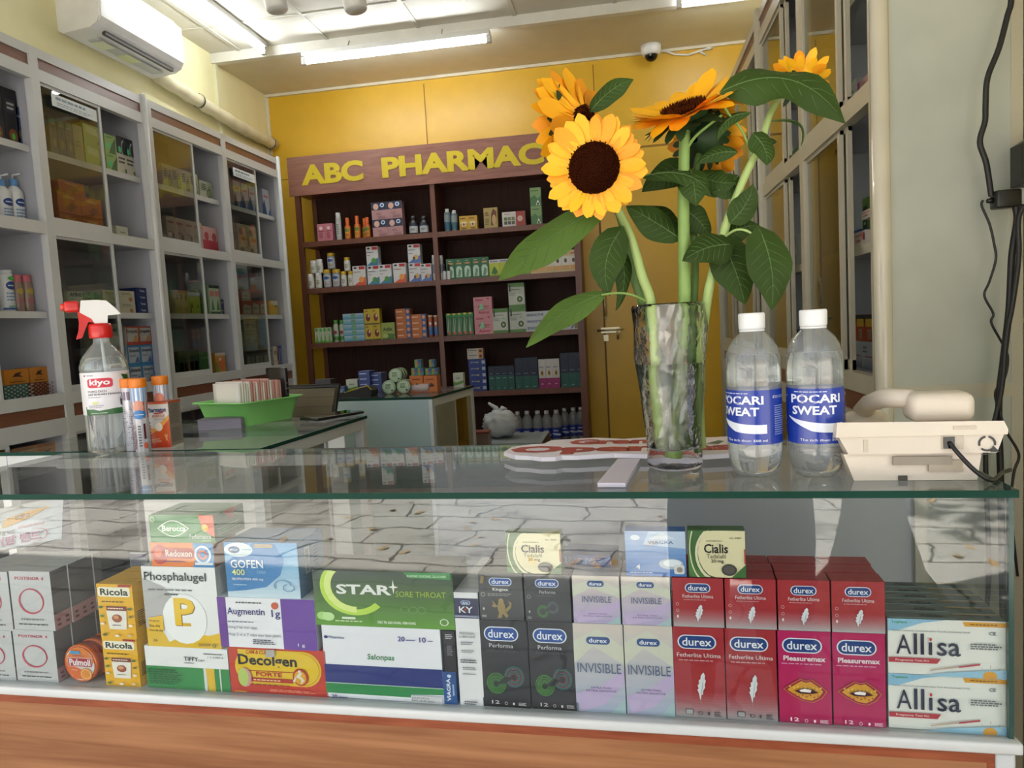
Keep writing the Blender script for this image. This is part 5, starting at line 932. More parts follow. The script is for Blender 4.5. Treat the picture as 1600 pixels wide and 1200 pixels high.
def leaf(parent, base, tip, width, bow=(0, 0, 0), nrm=(0, -1, .25), fold=.25, heart=.35, wave=.15, seed=1, m=None, droop=0.0):
    """base, tip: (px, py, Y) or Vector; width in metres; the blade bows by bow at its middle"""
    rnd = random.Random(seed); q = lambda a: a if isinstance(a, Vector) else onY(*a)
    A, Z_ = q(base), q(tip); mid = (A+Z_)/2+Vector(bow); sp = [(A*(1-s)**2+mid*2*s*(1-s)*1.0+Z_*s*s) if False else (A*(1-s)*(1-2*s)+mid*4*s*(1-s)+Z_*s*(2*s-1)) for s in [i/12 for i in range(13)]]
    N0 = Vector(nrm).normalized(); b = B(); V = []; cols = (-1, -.75, -.45, -.15, .15, .45, .75, 1); ph = rnd.uniform(0, 6)
    for i in range(13):
        s = i/12; T_ = (sp[min(i+1, 12)]-sp[max(i-1, 0)]).normalized(); S = T_.cross(N0).normalized(); N = S.cross(T_).normalized()
        wd = width/2*((math.sin(PI*min(1, s**(.62 if heart > .3 else .8)))**.8) if 0 < s < 1 else .0); wd = max(wd, .0004)
        back = heart*width*.35*max(0, 1-s*3.2)
        for c in cols:
            ser = 1+.025*math.sin(i*7+ph)*(1 if abs(c) == 1 else 0)
            V.append(sp[i]+S*(c*wd*ser)-T_*back*abs(c)**1.5+N*(-fold*abs(c)*wd+wave*wd*.9*math.sin(s*9+ph+(2 if c > 0 else 0))*c*c)+Vector((0, 0, -droop*abs(c)*wd)))
    K = len(cols); Fc = [(i*K+j, i*K+j+1, (i+1)*K+j+1, (i+1)*K+j) for i in range(12) for j in range(K-1)]
    b.add(V, Fc, m or LEAF, True)
    # midrib and side veins as slightly raised ridges on the upper face
    def off(i, c):
        i = min(max(i, 0), 12); f = (c+1)/2; x = 0
        for j in range(K-1):
            if cols[j] <= c <= cols[j+1]: t_ = (c-cols[j])/(cols[j+1]-cols[j]); i0 = int(i); i1 = min(i0+1, 12); g = i-i0; a = V[i0*K+j].lerp(V[i0*K+j+1], t_); e = V[i1*K+j].lerp(V[i1*K+j+1], t_); return a.lerp(e, g)
        return V[int(i)*K]
    nn = N0*.0004
    b.tube([off(i, 0)+nn for i in range(0, 12)], [.0011-.0008*i/12 for i in range(12)], VEIN, 5)
    for i in (1.0, 2.4, 3.8, 5.2, 6.6, 8.0):
        for sg in (-1, 1): b.tube([off(i, 0)+nn, off(i+.9, sg*.4)+nn, off(i+2.0, sg*.82)+nn], [.00045, .0004, .0002], VEIN, 4)
    return b.build('leaf', parent)
def stem(parent, P, r0, r1, m, name='stem'):
    pts = curve([p if isinstance(p, Vector) else onY(*p) for p in P]); n = len(pts); b = B(); b.tube(pts, [r0+(r1-r0)*i/(n-1) for i in range(n)], m, 9); return b.build(name, parent)
YV = VY
def flower(label, loc=(0, 0, 0)): return thing('sunflower', label, 'flower', (0, 0, 0), 0)
# 1: big front flower
f1 = flower('large sunflower facing the camera, lowest bloom in the vase')
stem(f1, [(1038, 700, YV-.012), (1028, 600, YV-.014), (1018, 480, YV-.018), (1003, 430, YV-.02), (985, 370, YV-.01), (962, 320, YV), (938, 275, YV-.035)], .0082, .0055, STEMP)
head(f1, onY(928, 262, YV-.065), (-.1, -1, -.02), .069, .0345, 3, (.08, .2), 22, 20)
leaf(f1, (948, 318, YV-.03), (779, 438, YV-.06), .062, bow=(-.012, .0, -.0), nrm=(-.35, -1, .35), fold=.2, heart=.2, seed=2, m=LEAF2)
stem(f1, [(1012, 472, YV-.02), (985, 460, YV-.04), (960, 458, YV-.05), (940, 461, YV-.06)], .0017, .0015, STEM, 'petiole')
leaf(f1, (946, 458, YV-.055), (822, 543, YV-.08), .042, bow=(-.003, 0, .01), nrm=(-.3, -1, .5), heart=.15, seed=4, m=LEAF2)
leaf(f1, (968, 362, YV-.03), (953, 462, YV-.05), .050, bow=(-.012, -.005, 0), nrm=(0, -1, .1), heart=.6, seed=5)
leaf(f1, (962, 380, YV-.01), (962, 486, YV-.02), .030, bow=(.012, 0, 0), nrm=(.7, -1, .1), heart=.4, seed=6)
# 2: flower behind it to the upper left
f2 = flower('sunflower turned sideways behind the large one at upper left')
stem(f2, [(1068, 702, YV+.0), (1042, 600, YV+.01), (1006, 480, YV+.015), (985, 415, YV+.015), (972, 350, YV+.02), (945, 270, YV+.03), (922, 200, YV+.03)], .0078, .0045, STEMD)
head(f2, onY(913, 192, YV+.02), (.86, -.52, .12), .082, .024, 8, (-.55, -.2), 20, 18)
leaf(f2, (924, 172, YV+.02), (990, 124, YV+.02), .034, bow=(.0, 0, .007), nrm=(.1, -1, .4), heart=.3, seed=7)
leaf(f2, (1000, 330, YV+.03), (1070, 362, YV+.04), .045, bow=(0, 0, .004), nrm=(0, -1, .5), heart=.3, seed=9)
# 3: top middle
f3 = flower('upward tilted sunflower on the thick vertical stem')
stem(f3, [(1052, 712, YV+.002), (1058, 600, YV), (1069, 480, YV-.004), (1069, 400, YV-.004), (1068, 300, YV-.004), (1070, 205, YV)], .0098, .0075, STEM)
head(f3, onY(1069, 172, YV), (-.22, -.42, .88), .080, .031, 12, (.18, .42), 18, 17)
stem(f3, [(1069, 240, YV), (1085, 215, YV-.01), (1108, 195, YV-.02), (1128, 180, YV-.02)], .0022, .0018, STEM, 'petiole')
leaf(f3, (1068, 262, YV+.01), (1003, 300, YV+.02), .045, bow=(0, 0, .006), nrm=(0, -1, .3), heart=.4, seed=10)
leaf(f3, (1003, 276, YV-.02), (1112, 308, YV-.03), .030, bow=(.012, 0, .016), nrm=(-.1, -.8, .8), heart=.2, fold=.5, seed=11)
leaf(f3, (1080, 268, YV-.012), (1088, 322, YV-.03), .044, bow=(0, -.01, 0), nrm=(0, -1, .2), heart=.5, seed=13)
leaf(f3, (1062, 372, YV-.0), (978, 322, YV-.005), .048, bow=(0, 0, .002), nrm=(0, -1, .5), heart=.3, seed=14)
leaf(f3, (1073, 330, YV+.01), (1108, 372, YV+.02), .04, bow=(.004, 0, .002), nrm=(.2, -1, .2), heart=.4, seed=15)
# 4: behind, turned away
f4 = flower('sunflower turned away showing its dark green back')
stem(f4, [(1082, 705, YV+.012), (1080, 600, YV+.014), (1084, 480, YV+.02), (1086, 400, YV+.024), (1082, 320, YV+.03), (1092, 240, YV+.035)], .0072, .0045, STEMD)
head(f4, onY(1103, 214, YV+.045), (.55, .75, .22), .062, .03, 21, (.1, .3), 18, 16)
leaf(f4, (1150, 238, YV-.01), (1088, 256, YV+.0), .024, bow=(0, 0, .006), nrm=(0, -1, .3), heart=.3, seed=16)
leaf(f4, (1095, 275, YV+.01), (1150, 285, YV-.0), .046, bow=(0, 0, -.004), nrm=(0, -1, .4), heart=.4, seed=17)
# 5: tallest at the right
f5 = flower('tallest sunflower at the right behind the biggest leaf')
stem(f5, [(1095, 700, YV+.004), (1092, 600, YV+.01), (1103, 480, YV+.004), (1118, 410, YV), (1137, 345, YV), (1162, 280, YV), (1188, 225, YV), (1205, 175, YV), (1235, 125, YV+.02)], .0078, .0042, STEMP)
head(f5, onY(1250, 126, YV+.03), (.35, .5, .85), .040, .016, 25, (.5, .8), 13, 12)
leaf(f5, (1130, 142, YV-.03), (1321, 193, YV-.05), .068, bow=(.006, -.015, .030), nrm=(.05, -1, .55), fold=.35, heart=.25, wave=.35, seed=18)
stem(f5, [(1178, 250, YV), (1160, 205, YV-.01), (1140, 180, YV-.02), (1128, 160, YV-.03)], .0018, .0016, STEM, 'petiole')
leaf(f5, (1172, 176, YV-.02), (1120, 222, YV-.03), .018, bow=(-.008, 0, .010), nrm=(-.5, -1, .4), fold=.6, heart=.2, seed=19)
leaf(f5, (1203, 190, YV), (1252, 228, YV-.01), .010, bow=(.018, 0, .012), nrm=(.6, -.5, .8), fold=.4, heart=.1, seed=20)
leaf(f5, (1180, 212, YV-.015), (1197, 258, YV-.025), .034, bow=(.006, 0, 0), nrm=(.2, -1, .2), heart=.5, seed=21)
leaf(f5, (1176, 232, YV+.01), (1214, 222, YV+.01), .022, bow=(0, 0, .004), nrm=(0, -1, .3), heart=.4, seed=22)
leaf(f5, (1144, 345, YV-.01), (1176, 288, YV-.01), .036, bow=(.006, 0, 0), nrm=(.1, -1, .1), heart=.4, seed=23)
leaf(f5, (1150, 278, YV+.01), (1112, 300, YV), .038, bow=(0, 0, -.004), nrm=(0, -1, .3), heart=.4, seed=24)
leaf(f5, (1140, 382, YV-.02), (1066, 408, YV-.04), .052, bow=(0, -.005, .006), nrm=(-.1, -1, .45), heart=.4, seed=25)
leaf(f5, (1130, 378, YV-.01), (1164, 476, YV-.03), .058, bow=(.003, 0, 0), nrm=(0, -1, .15), heart=.6, seed=26)
stem(f5, [(1130, 372, YV), (1148, 360, YV-.02), (1165, 360, YV-.03), (1182, 370, YV-.035)], .0018, .0016, STEMP, 'petiole')
leaf(f5, (1190, 366, YV-.04), (1205, 485, YV-.06), .058, bow=(.006, -.006, 0), nrm=(.1, -1, .1), heart=.7, seed=27)
leaf(f5, (1135, 368, YV+.0), (1186, 352, YV+.01), .034, bow=(0, 0, .004), nrm=(0, -1, .4), heart=.4, seed=28)
# crumpled clear wrap around the stems in the vase
h = B(); rnd = random.Random(5); V = []; n1, n2 = 18, 12
for j in range(n2):
    z = .03+.2*j/(n2-1)
    for i in range(n1): a = 2*PI*i/n1; r = (.014+.008*rnd.random())*(1+.3*(j/(n2-1))); V.append(Vector((r*math.cos(a)-.004, r*math.sin(a)-.006, z+rnd.uniform(-.004, .004))))
h.add(V, [(j*n1+i, j*n1+(i+1) % n1, (j+1)*n1+(i+1) % n1, (j+1)*n1+i) for j in range(n2-1) for i in range(n1)], pane_mat('wrap_film', 'f0ead8', 1.5, .1, 2.0, haze=.22), False)
tag(h.build('plastic_wrap', loc=(VX, VY, ZG)), 'crumpled clear film wrapped around the stems inside the vase', 'wrap')
# ================================================================== goods on the brown shelves
YI = 4.475
SHN = ['top shelf', 'second shelf', 'third shelf', 'fourth shelf', 'bottom shelf']
def NT(c, bands, **k): return dict(body=c, front=bands, **k)
E_ = {}
E_['pink'] = NT('b8727e', [('e', .5, .75, .22, .1, 'd8c0c0'), ('n', .2, .15, .8, .5, 4, '7a3040'), ('r', .1, .55, .9, .6, '8a3a4a')])
E_['navypink'] = NT('a87e80', [('r', 0, .55, 1, 1, '1c2440'), ('e', .3, .75, .18, .18, 'c8a090'), ('e', .72, .82, .14, .12, 'd0dcea'), ('e', .72, .82, .09, .07, '3a5a9a'), ('n', .3, .25, .7, .4, 2, '7a5a60'), ('r', .4, .08, .9, .2, '8e686c')])
E_['yellow'] = NT('b99224', [('n', .08, .75, .92, .9, 1, '5a2a20'), ('r', .1, .45, .9, .62, 'c8b060'), ('r', .3, .28, .7, .55, 'd8d0c0'), ('e', .5, .4, .12, .1, '6a3a40'), ('t', 'Vitamin', .2, .06, .8, .2, '3a3a2a', .03)])
E_['gold'] = NT('a08c50', [('p', [(.5, .1), (.9, .2), (.95, .8), (.7, .95), (.55, .7)], '5a3018'), ('e', .75, .4, .15, .25, 'b09060'), ('n', .08, .6, .42, .8, 2, '6a3020'), ('n', .08, .15, .42, .5, 4, '6a5a30')])
E_['whitered'] = NT('c4c0ba', [('r', .6, 0, 1, 1, '8e2c24'), ('e', .78, .5, .12, .2, 'c0a090'), ('n', .1, .8, .4, .9, 1, '8a3a3a')]+[('r', .08+.17*i, .15+.28*j, .21+.17*i, .36+.28*j, c) for i in range(3) for j, c in ((0, '4a4a40'), (1, '5a6a40'))])
E_['greenb'] = NT('6d8c58', [('p', [(0, .45), (.4, .6), (.7, .4), (1, .55), (1, 0), (0, 0)], '3f6a3a'), ('n', .1, .78, .9, .88, 1, '2c4a26'), ('p', [(.5, .05), (.7, .35), (.9, .05)], 'c8ccc0'), ('e', .7, .12, .1, .07, '4a3a3a')])
E_['dop'] = NT('cfcfcf', [('r', .5, .82, .95, .97, 'a8262c'), ('e', .22, .9, .13, .05, '2a2c2c'), ('n', .08, .66, .8, .73, 1, '2a3a4a'), ('n', .08, .5, .4, .56, 1, '8a3040'), ('p', [(0, 0), (1, 0), (1, .4), (.5, .25)], '3a7a9a'), ('e', .62, .25, .2, .14, '4a8a3a')])
E_['dopr'] = NT('cfcfcf', [('r', .5, .82, .95, .97, 'a8262c'), ('e', .22, .9, .13, .05, '2a2c2c'), ('n', .08, .66, .8, .73, 1, '8a4a2a'), ('p', [(0, 0), (1, 0), (1, .45), (.5, .2)], 'c8553a'), ('e', .68, .3, .2, .15, 'd89040')])
E_['dopb'] = NT('cfcfcf', [('r', .5, .82, .95, .97, 'a8262c'), ('e', .22, .9, .13, .05, '2a2c2c'), ('n', .08, .66, .8, .73, 1, '2a3a6a'), ('n', .08, .48, .5, .54, 1, '2a3a6a'), ('p', [(0, 0), (1, 0), (1, .4), (.4, .2)], '4a6aa8'), ('e', .66, .3, .2, .14, 'c8a060'), ('e', .5, .26, .1, .08, '5a3a3a')])
E_['kingfem'] = NT('1f5c38', [('r', .22, .72, .8, .8, 'b08a50'), ('p', [(.14, .08), (.86, .08), (.86, .5), (.7, .62), (.3, .62), (.14, .5)], 'a8c4b0'), ('p', [(.3, .1), (.6, .1), (.75, .4), (.5, .5)], '5a8468'), ('n', .3, .85, .7, .92, 1, 'a8b4a0')])
E_['lime'] = NT('a4b02c', [('r', 0, .8, 1, 1, 'c0c0c0'), ('t', 'Activa', .1, .85, .85, .96, '4a3a6a', .04), ('p', [(.2, .2), (.4, .5), (.55, .6), (.7, .45), (.85, .25), (.6, .1)], '2c6a2a'), ('r', 0, 0, 1, .08, '6a8a24')])
E_['cream'] = NT('c8b48a', [('r', 0, .3, 1, .72, 'cfcac0'), ('n', .1, .78, .9, .92, 1, '9a6030'), ('e', .5, .52, .18, .1, '3a2c20'), ('p', [(.1, .1), (.9, .1), (.9, .3), (.1, .3)], 'c89a58')])
E_['tubegreen'] = NT('b8c0a8', [('r', 0, 0, 1, .12, '5a9a3a'), ('p', [(.2, .12), (.8, .12), (.5, .7)], '6a9a50'), ('r', .2, .75, .8, .95, '4a9a3a')])
E_['aqua'] = NT('9ab4c0', [('g', .0, 0, 1, 1, '4a90b0', 'b0c0c8', 4), ('r', .4, .1, .6, .9, '6a9a78'), ('n', .62, .3, .95, .7, 2, '8aa0b0')])
E_['yel2'] = NT('b8a02c', [('e', .5, .45, .28, .24, '6a1c20'), ('e', .6, .55, .12, .1, 'c8b8a0'), ('n', .15, .8, .6, .92, 1, '5a2a20'), ('r', 0, 0, 1, .08, '4a4a20')])
E_['aztha'] = NT('8a9848', [('t', 'Actiba', .14, .5, .8, .72, '2c3c1a', .03), ('p', [(.0, .0), (.9, .0), (1, .3), (.5, .35)], '4a6a2c'), ('e', .3, .2, .2, .12, 'a0b060')])
E_['orblue'] = NT('b0642c', [('r', .68, 0, 1, 1, '2f5488'), ('e', .84, .5, .1, .32, 'c8885a'), ('n', .08, .3, .6, .75, 1, 'd8b090'), ('r', 0, 0, .06, 1, '7a2c1c')])
E_['sachet'] = NT('1f5a30', [('p', [(.3, .1), (.45, .1), (.4, .8), (.35, .8)], 'b8c8a8'), ('p', [(.55, .1), (.65, .1), (.8, .7), (.7, .8)], '6f9a70'), ('p', [(.1, .2), (.18, .1), (.25, .7)], 'a0b8a0'), ('e', .5, .1, .3, .06, 'c0503a'), ('r', 0, .82, 1, 1, '1a7a38'), ('e', .5, .96, .3, .04, 'c8a040')])
E_['pinkbig'] = NT('c08088', [('t', 'Asimi', .22, .1, .82, .24, '9a2844', .03), ('t', 'Asimi', .1, .78, .5, .92, '9a2844', .03), ('t', 'Asimi', .22, .42, .8, .54, '9a2844', .02), ('r', .05, .5, .95, .515, '9a4a5a'), ('e', .8, .9, .07, .04, '9a2844'), ('p', [(.3, .3), (.6, .34), (.45, .66), (.35, .6)], '7ab48a'), ('n', .5, .32, .9, .38, 1, '9a5a66')])
E_['whgreen'] = NT('b9bcb0', [('r', 0, .84, 1, 1, '4f7a34'), ('r', 0, 0, 1, .12, '4f7a34'), ('a', .7, .34, .24, .17, .25, 'c8ccc4'), ('e', .7, .34, .18, .13, '33502a'), ('e', .7, .34, .07, .06, 'a0b060'), ('r', .06, .66, .16, .95, '2c3c24'), ('n', .2, .7, .8, .76, 1, '5a6a54'), ('n', .06, .48, .5, .62, 2, '8a9088'), ('e', .72, .6, .08, .03, '7ab88a')])
E_['senso'] = NT('bcc0c4', [('t', 'SENSODYNE', .06, .3, .6, .68, '2f3f74', .02), ('p', [(.66, .1), (.74, .4), (.8, .95), (.86, .95), (.78, .3), (.72, .1)], '34478e'), ('r', .84, .1, 1, .9, '8a7c4a')])
E_['whorange'] = NT('c4bcb0', [('r', .7, 0, 1, 1, 'c08a50'), ('e', .84, .5, .09, .28, '4a3020'), ('t', 'Voltaren', .06, .55, .6, .85, '3a3a44', .02), ('n', .06, .2, .4, .35, 1, '8a8a8a')])
E_['bluestk'] = NT('1c347a', [('t', 'Salonsip', .14, .35, .6, .65, 'c8b44a', .03), ('r', .78, .25, .97, .75, 'a0a8b4'), ('p', [(.1, .3), (.7, .75), (.1, .45)], '3a6ac0')])
E_['teal'] = NT('1c5048', [('r', 0, .62, 1, 1, '141e34'), ('n', .15, .66, .85, .72, 1, '6a7a8a'), ('n', .2, .48, .8, .54, 1, '7ab0a4'), ('n', .3, .06, .7, .1, 1, '7ab0a4')])
E_['tealt'] = NT('1c5048', [('r', 0, .42, 1, 1, '141e34'), ('n', .15, .48, .85, .53, 1, '6a7a8a'), ('n', .3, .06, .7, .1, 1, '7ab0a4')])
E_['whmag'] = NT('c0bcb8', [('r', 0, 0, 1, .35, '8a1c5c'), ('e', .5, .52, .2, .1, 'b8902c'), ('e', .5, .52, .1, .05, '2c2418'), ('n', .12, .7, .88, .76, 1, '4a5a8a'), ('n', .3, .12, .7, .18, 1, 'd8a0c0')])
E_['bluew'] = NT('2a3f7c', [('n', .12, .35, .88, .7, 1, 'b8c4dc'), ('r', 0, 0, 1, .1, '1c2a5a')])
E_['tiny'] = NT('2f6a78', [('r', 0, 0, .45, 1, '6a8a3c'), ('r', .3, .35, .7, .7, 'a85a30'), ('r', .55, .5, 1, 1, '2c4a80')])
E_['orangeb'] = NT('b8641e', [('p', [(.3, .3), (.5, .55), (.7, .5), (.8, .35), (.6, .3)], '3a1c0c'), ('n', .2, .7, .8, .85, 1, '6a3010')])
E_['whgr2'] = NT('b8bcaa', [('p', [(0, .1), (1, .3), (1, .5), (.4, .35), (0, .4)], '5a8a30'), ('n', .3, .6, .8, .7, 1, '3a5a2a')])
def row_on(key, x0, x1, yt, z0, dep, n, cat, what, group, Y=YI, name='carton', levels=1, order=None, poses=None, E=E_, where=''):
    """n equal cartons side by side between pixel x0 and x1; levels = how many on top of one another"""
    ym = yt+10; a = onY(x0, ym, Y); c = onY(x1, ym, Y); H = (onY((x0+x1)/2, yt, Y).z-z0)/levels-.0003; W = (c.x-a.x)/n-.0008
    d = E[key]; proto = None; PO = ['left', 'middle', 'right'] if n == 3 else (['left', 'right'] if n == 2 else ['leftmost', 'second', 'third', 'fourth', 'fifth', 'sixth', 'seventh'][:n])
    LV = {1: [''], 2: ['lower', 'upper'], 3: ['bottom', 'middle', 'top']}.get(levels, ['bottom', 'second lowest', 'third lowest', 'fourth lowest', 'fifth lowest', 'top'][:levels-1]+['top'])
    for l in range(levels):
        for i in range(n):
            loc = (a.x+(i+.5)*(c.x-a.x)/n, Y+dep/2+(.002*math.sin(i*2.3+l)), z0+l*(H+.0003)+.0003)
            if proto is None: proto = carton(W, dep, H, d['body'], d['front'], rough=.45, eps=.0006, seams=False).build(name, loc=loc); o = proto
            else: o = dup(proto, loc)
            pos = ' '.join(q for q in (LV[l], PO[i] if n > 1 else '') if q)
            lab = what+((', '+pos+' one') if pos else '')+where
            tag(o, lab, cat, group if n*levels > 1 else None)
def bottle(cx, yt, z0, r, what, body, cap, label_ops, mat=None, Y=YI, neck=.5, capf=.16, name='bottle', cat='bottle', group=None, shoulder=.72, dy=0):
    p = onY(cx, yt, Y); H = p.z-z0; t = thing(name, what, cat, (p.x, Y+r+dy, z0), 0, group)
    m = mat or M(body, .3, var=.03)
    h = B(); h.lathe([(0, 0), (r*.95, 0), (r, H*.02), (r, H*shoulder), (r*.9, H*(shoulder+.05)), (r*neck, H*(1-capf)), (r*neck, H*(1-capf)+.001)], m, 20, caps=False); h.build('bottle_body', t)
    h = B(); rc = r*neck*1.12; h.lathe([(rc, H*(1-capf)), (rc, H*.99), (rc*.92, H), (0, H)], M(cap, .35, var=.02), 18, caps=False); h.build('cap', t)
    if label_ops:
        l = B(); mp = cylmap(r, H*.08, H*shoulder*.94, -PI*.92, -PI*.08, .0006)
        try: mp.cyl = 1
        except Exception: pass
        draw(l, mp, label_ops, .45); l.build('label', t)
    return t
z1, z2, z3, z4, z5 = [CZ+z+.0005 for z in SH]
# --- top shelf
row_on('pink', 495.7, 519.3, 349.5, z1, .05, 2, 'box', 'pink carton at the left end of the top shelf', 'pink cartons on the top shelf')
bottle(526, 332, z1, .018, 'silver slim spray canister beside the pink cartons', 'a8aaa8', 'c8c8c4', [('r', 0, .1, 1, .9, 'b0b4b2'), ('n', .3, .2, .7, .8, 6, '5a6a5a')], neck=.75, capf=.2, shoulder=.78, name='spray_canister', cat='canister')
for i, (cx, yt) in enumerate(((540.5, 340), (555.5, 337), (571.5, 339), (563, 339))):
    bottle(cx, yt, z1, .0195, ['orange capped syrup bottle beside the silver canister', 'orange capped syrup bottle, middle of the front three', 'orange capped syrup bottle beside the navy pink cartons', 'orange capped syrup bottle standing behind the others'][i], 'b4501c', 'c85a1c', [('r', .12, 0, .88, 1, 'c88a2c'), ('e', .5, .75, .3, .2, '5a6a2a'), ('n', .25, .1, .8, .45, 3, '8a3a1a')], neck=.55, capf=.34, shoulder=.58, group='orange syrup bottles on the top shelf', dy=.05 if i == 3 else 0)
row_on('navypink', 580, 627.7, 315, z1, .06, 2, 'box', 'navy and pink carton in the four carton stack', 'navy and pink cartons on the top shelf', levels=2)
for i, cx in enumerate((643.5, 660)):
    bottle(cx, 337, z1, .029, ['black capped white label bottle, left of the pair', 'black capped white label bottle, right of the pair'][i], '1c1c20', '121214', [('r', 0, 0, 1, .9, 'b4b8bc'), ('r', 0, .72, 1, .9, '2a3448'), ('n', .3, .2, .7, .5, 3, '3a4048')], neck=.55, capf=.22, shoulder=.62, group='black capped bottles on the top shelf')
BT = glass_mat('blue_tint', '9ab4bc', 1.2); 
for i, (cx, yt) in enumerate(((697, 326), (708, 328), (703.5, 329))):
    bottle(cx, yt, z1, .0195, ['clear mouthwash bottle with blue base beside the divider', 'clear mouthwash bottle with blue base, right one', 'clear mouthwash bottle half hidden behind the other two'][i], '5a6a72', 'c8c8c4', [('r', 0, .0, 1, .5, '2c5466'), ('r', 0, .5, 1, .98, '7a868a')], neck=.55, capf=.16, shoulder=.8, group='mouthwash bottles on the top shelf', dy=.06 if i == 2 else 0)
row_on('yellow', 717.7, 745.5, 337, z1, .05, 2, 'box', 'yellow vitamin carton on the top shelf', 'yellow cartons on the top shelf')
row_on('gold', 755.5, 777, 324.5, z1, .04, 1, 'box', 'gold and brown carton on the right top shelf', None)
row_on('whitered', 784.5, 820.5, 330.5, z1, .05, 1, 'box', 'white and red carton with little pictures on top shelf', None)
row_on('greenb', 827.7, 845, 293, z1, .05, 1, 'box', 'green carton stacked behind the sunflower petals', 'green cartons behind the sunflower', levels=2)
# --- second shelf
WB = [('r', 0, 0, 1, .95, 'c8c8c0'), ('n', .3, .25, .75, .75, 3, '6a6a3a')]
for i, (cx, yt, zz) in enumerate(((483.5, 428, 0), (495.5, 426, 0), (487.5, 407, 1), (497, 405, 1))):
    H1 = onY(490, 427, YI).z-z2
    bottle(cx, yt, z2+(H1+.0004)*zz, .021, ['lower left', 'lower right', 'upper left', 'upper right'][i]+' white pill bottle at the second shelf left end', 'cacac6', 'd4d4d0', WB, neck=.85, capf=.2, group='white pill bottles on the second shelf')
YC2 = 'b8941c'
for i, (cx, yt, zz) in enumerate(((508.5, 421, 0), (522.5, 420.5, 0), (514.5, 395, 1))):
    H1 = onY(515, 420.5, YI).z-z2
    bottle(cx, yt, z2+(H1+.0005)*zz, .0255, ['lower left', 'lower right', 'upper'][i]+' wide jar with yellow cap and blue label', '8a9098', YC2, [('r', 0, 0, 1, .95, 'b0b4b8'), ('e', .5, .72, .28, .14, '2c4a8c'), ('n', .3, .1, .8, .4, 3, '8a6a5a')], neck=.88, capf=.2, shoulder=.76, name='jar', cat='jar', group='yellow capped jars on the second shelf')
for i, (cx, yt, zz) in enumerate(((535, 424, 0), (546, 423.5, 0), (540, 402, 1))):
    H1 = onY(540, 423.5, YI).z-z2
    bottle(cx, yt, z2+(H1+.0005)*zz, .0195, ['lower left', 'lower right', 'upper'][i]+' slim white bottle with yellow cap', 'c8c8c0', YC2, WB, neck=.85, capf=.22, group='slim yellow capped bottles on the second shelf')
for key, xa, xb, yt, lv, what in (('dopr', 551, 571, 415.5, 1, 'white and orange carton beside the yellow capped bottles'), ('dop', 571.8, 590.5, 385, 2, 'white and green carton with red patch, left stack'), ('dop', 592, 611.5, 413.5, 1, 'white and green carton with red patch, single one'), ('dopr', 614, 634, 411, 1, 'white and red carton in the second shelf middle'), ('dopb', 636.6, 656, 381.5, 2, 'white and blue carton with red patch stack'), ('dopb', 657, 674, 412, 1, 'white and blue carton beside the shelf divider')):
    row_on(key, xa, xb, yt, z2, .055, 1, 'box', what, 'white cartons with red corner patch on the second shelf', levels=lv)
for i, (cx, yt) in enumerate(((676.5, 398.5), (688, 399))):
    bottle(cx, yt, z2, .0125, ['slim white tube left of the shelf divider', 'slim white tube right of the shelf divider'][i], 'a8a8a8', 'c8c8c8', [('r', 0, .3, 1, .8, '6a6a78')], neck=.8, capf=.15, shoulder=.82, name='cream_tube', cat='tube', group='slim tubes beside the divider')
for i, cx in enumerate((694.5, 701)):
    bottle(cx, 413, z2, .0115, ['tiny dropper bottle with black top, left', 'tiny dropper bottle with black top, right'][i], 'c8c8c8', '101010', None, neck=.5, capf=.45, shoulder=.5, group='dropper bottles on the second shelf', name='dropper_bottle', dy=-.02)
row_on('kingfem', 697, 763.5, 403, z2, .05, 5, 'box', 'dark green carton with white arch', 'dark green cartons on the second shelf')
row_on('lime', 764, 828, 404, z2, .05, 4, 'box', 'lime green carton behind the long leaf', 'lime cartons on the second shelf')
row_on('cream', 828, 902, 392, z2, .05, 6, 'box', 'cream tall carton at the second shelf right end', 'cream cartons on the second shelf')
# --- third shelf
row_on('tubegreen', 492, 517.5, 512, z3, .03, 4, 'box', 'small white and green slim carton', 'slim white green cartons on the third shelf')
for i, cx in enumerate((522.5, 532)):
    bottle(cx, 500, z3, .0175, ['white green spray can, left', 'white green spray can, right'][i]+' one on the third shelf', 'a8b4a0', '4a8a3a', [('r', 0, 0, 1, .3, '3a7a34'), ('e', .5, .6, .25, .14, '8a3030')], neck=.7, capf=.18, name='spray_can', cat='can', group='spray cans on the third shelf')
row_on('aqua', 536, 568.5, 490, z3, .06, 1, 'box', 'flat pale blue carton in the third shelf stack', 'flat pale blue cartons', levels=5)
row_on('yel2', 567+1.5, 593, 482.5, z3, .05, 2, 'box', 'yellow carton with red fruit', 'yellow fruit cartons on the third shelf', levels=2)
row_on('aztha', 595.5, 617, 504, z3, .05, 1, 'box', 'olive green herbal carton beside the yellow fruit cartons', None)
row_on('orblue', 617.6, 641, 482.5, z3, .06, 1, 'box', 'flat orange and blue carton, taller left stack', 'flat orange and blue cartons', levels=5)
row_on('orblue', 641.8, 666, 491, z3, .06, 1, 'box', 'flat orange and blue carton, shorter right stack', 'flat orange and blue cartons', levels=4)
for i, cx in enumerate((671, 679.8)):
    bottle(cx, 492.5, z3, .015, ['orange red tablet tube left of the divider on third shelf', 'orange red tablet tube nearest the divider on third shelf'][i], 'a85a3c', 'b8a08a', [('r', 0, 0, 1, .5, '4a6a9a'), ('e', .5, .7, .2, .1, 'c8c8c8')], neck=.95, capf=.08, shoulder=.9, name='tablet_tube', cat='tube', group='tablet tubes on the third shelf')
row_on('sachet', 697, 739.5, 489, z3, .03, 5, 'box', 'dark green striped sachet carton', 'green sachet cartons on the third shelf')
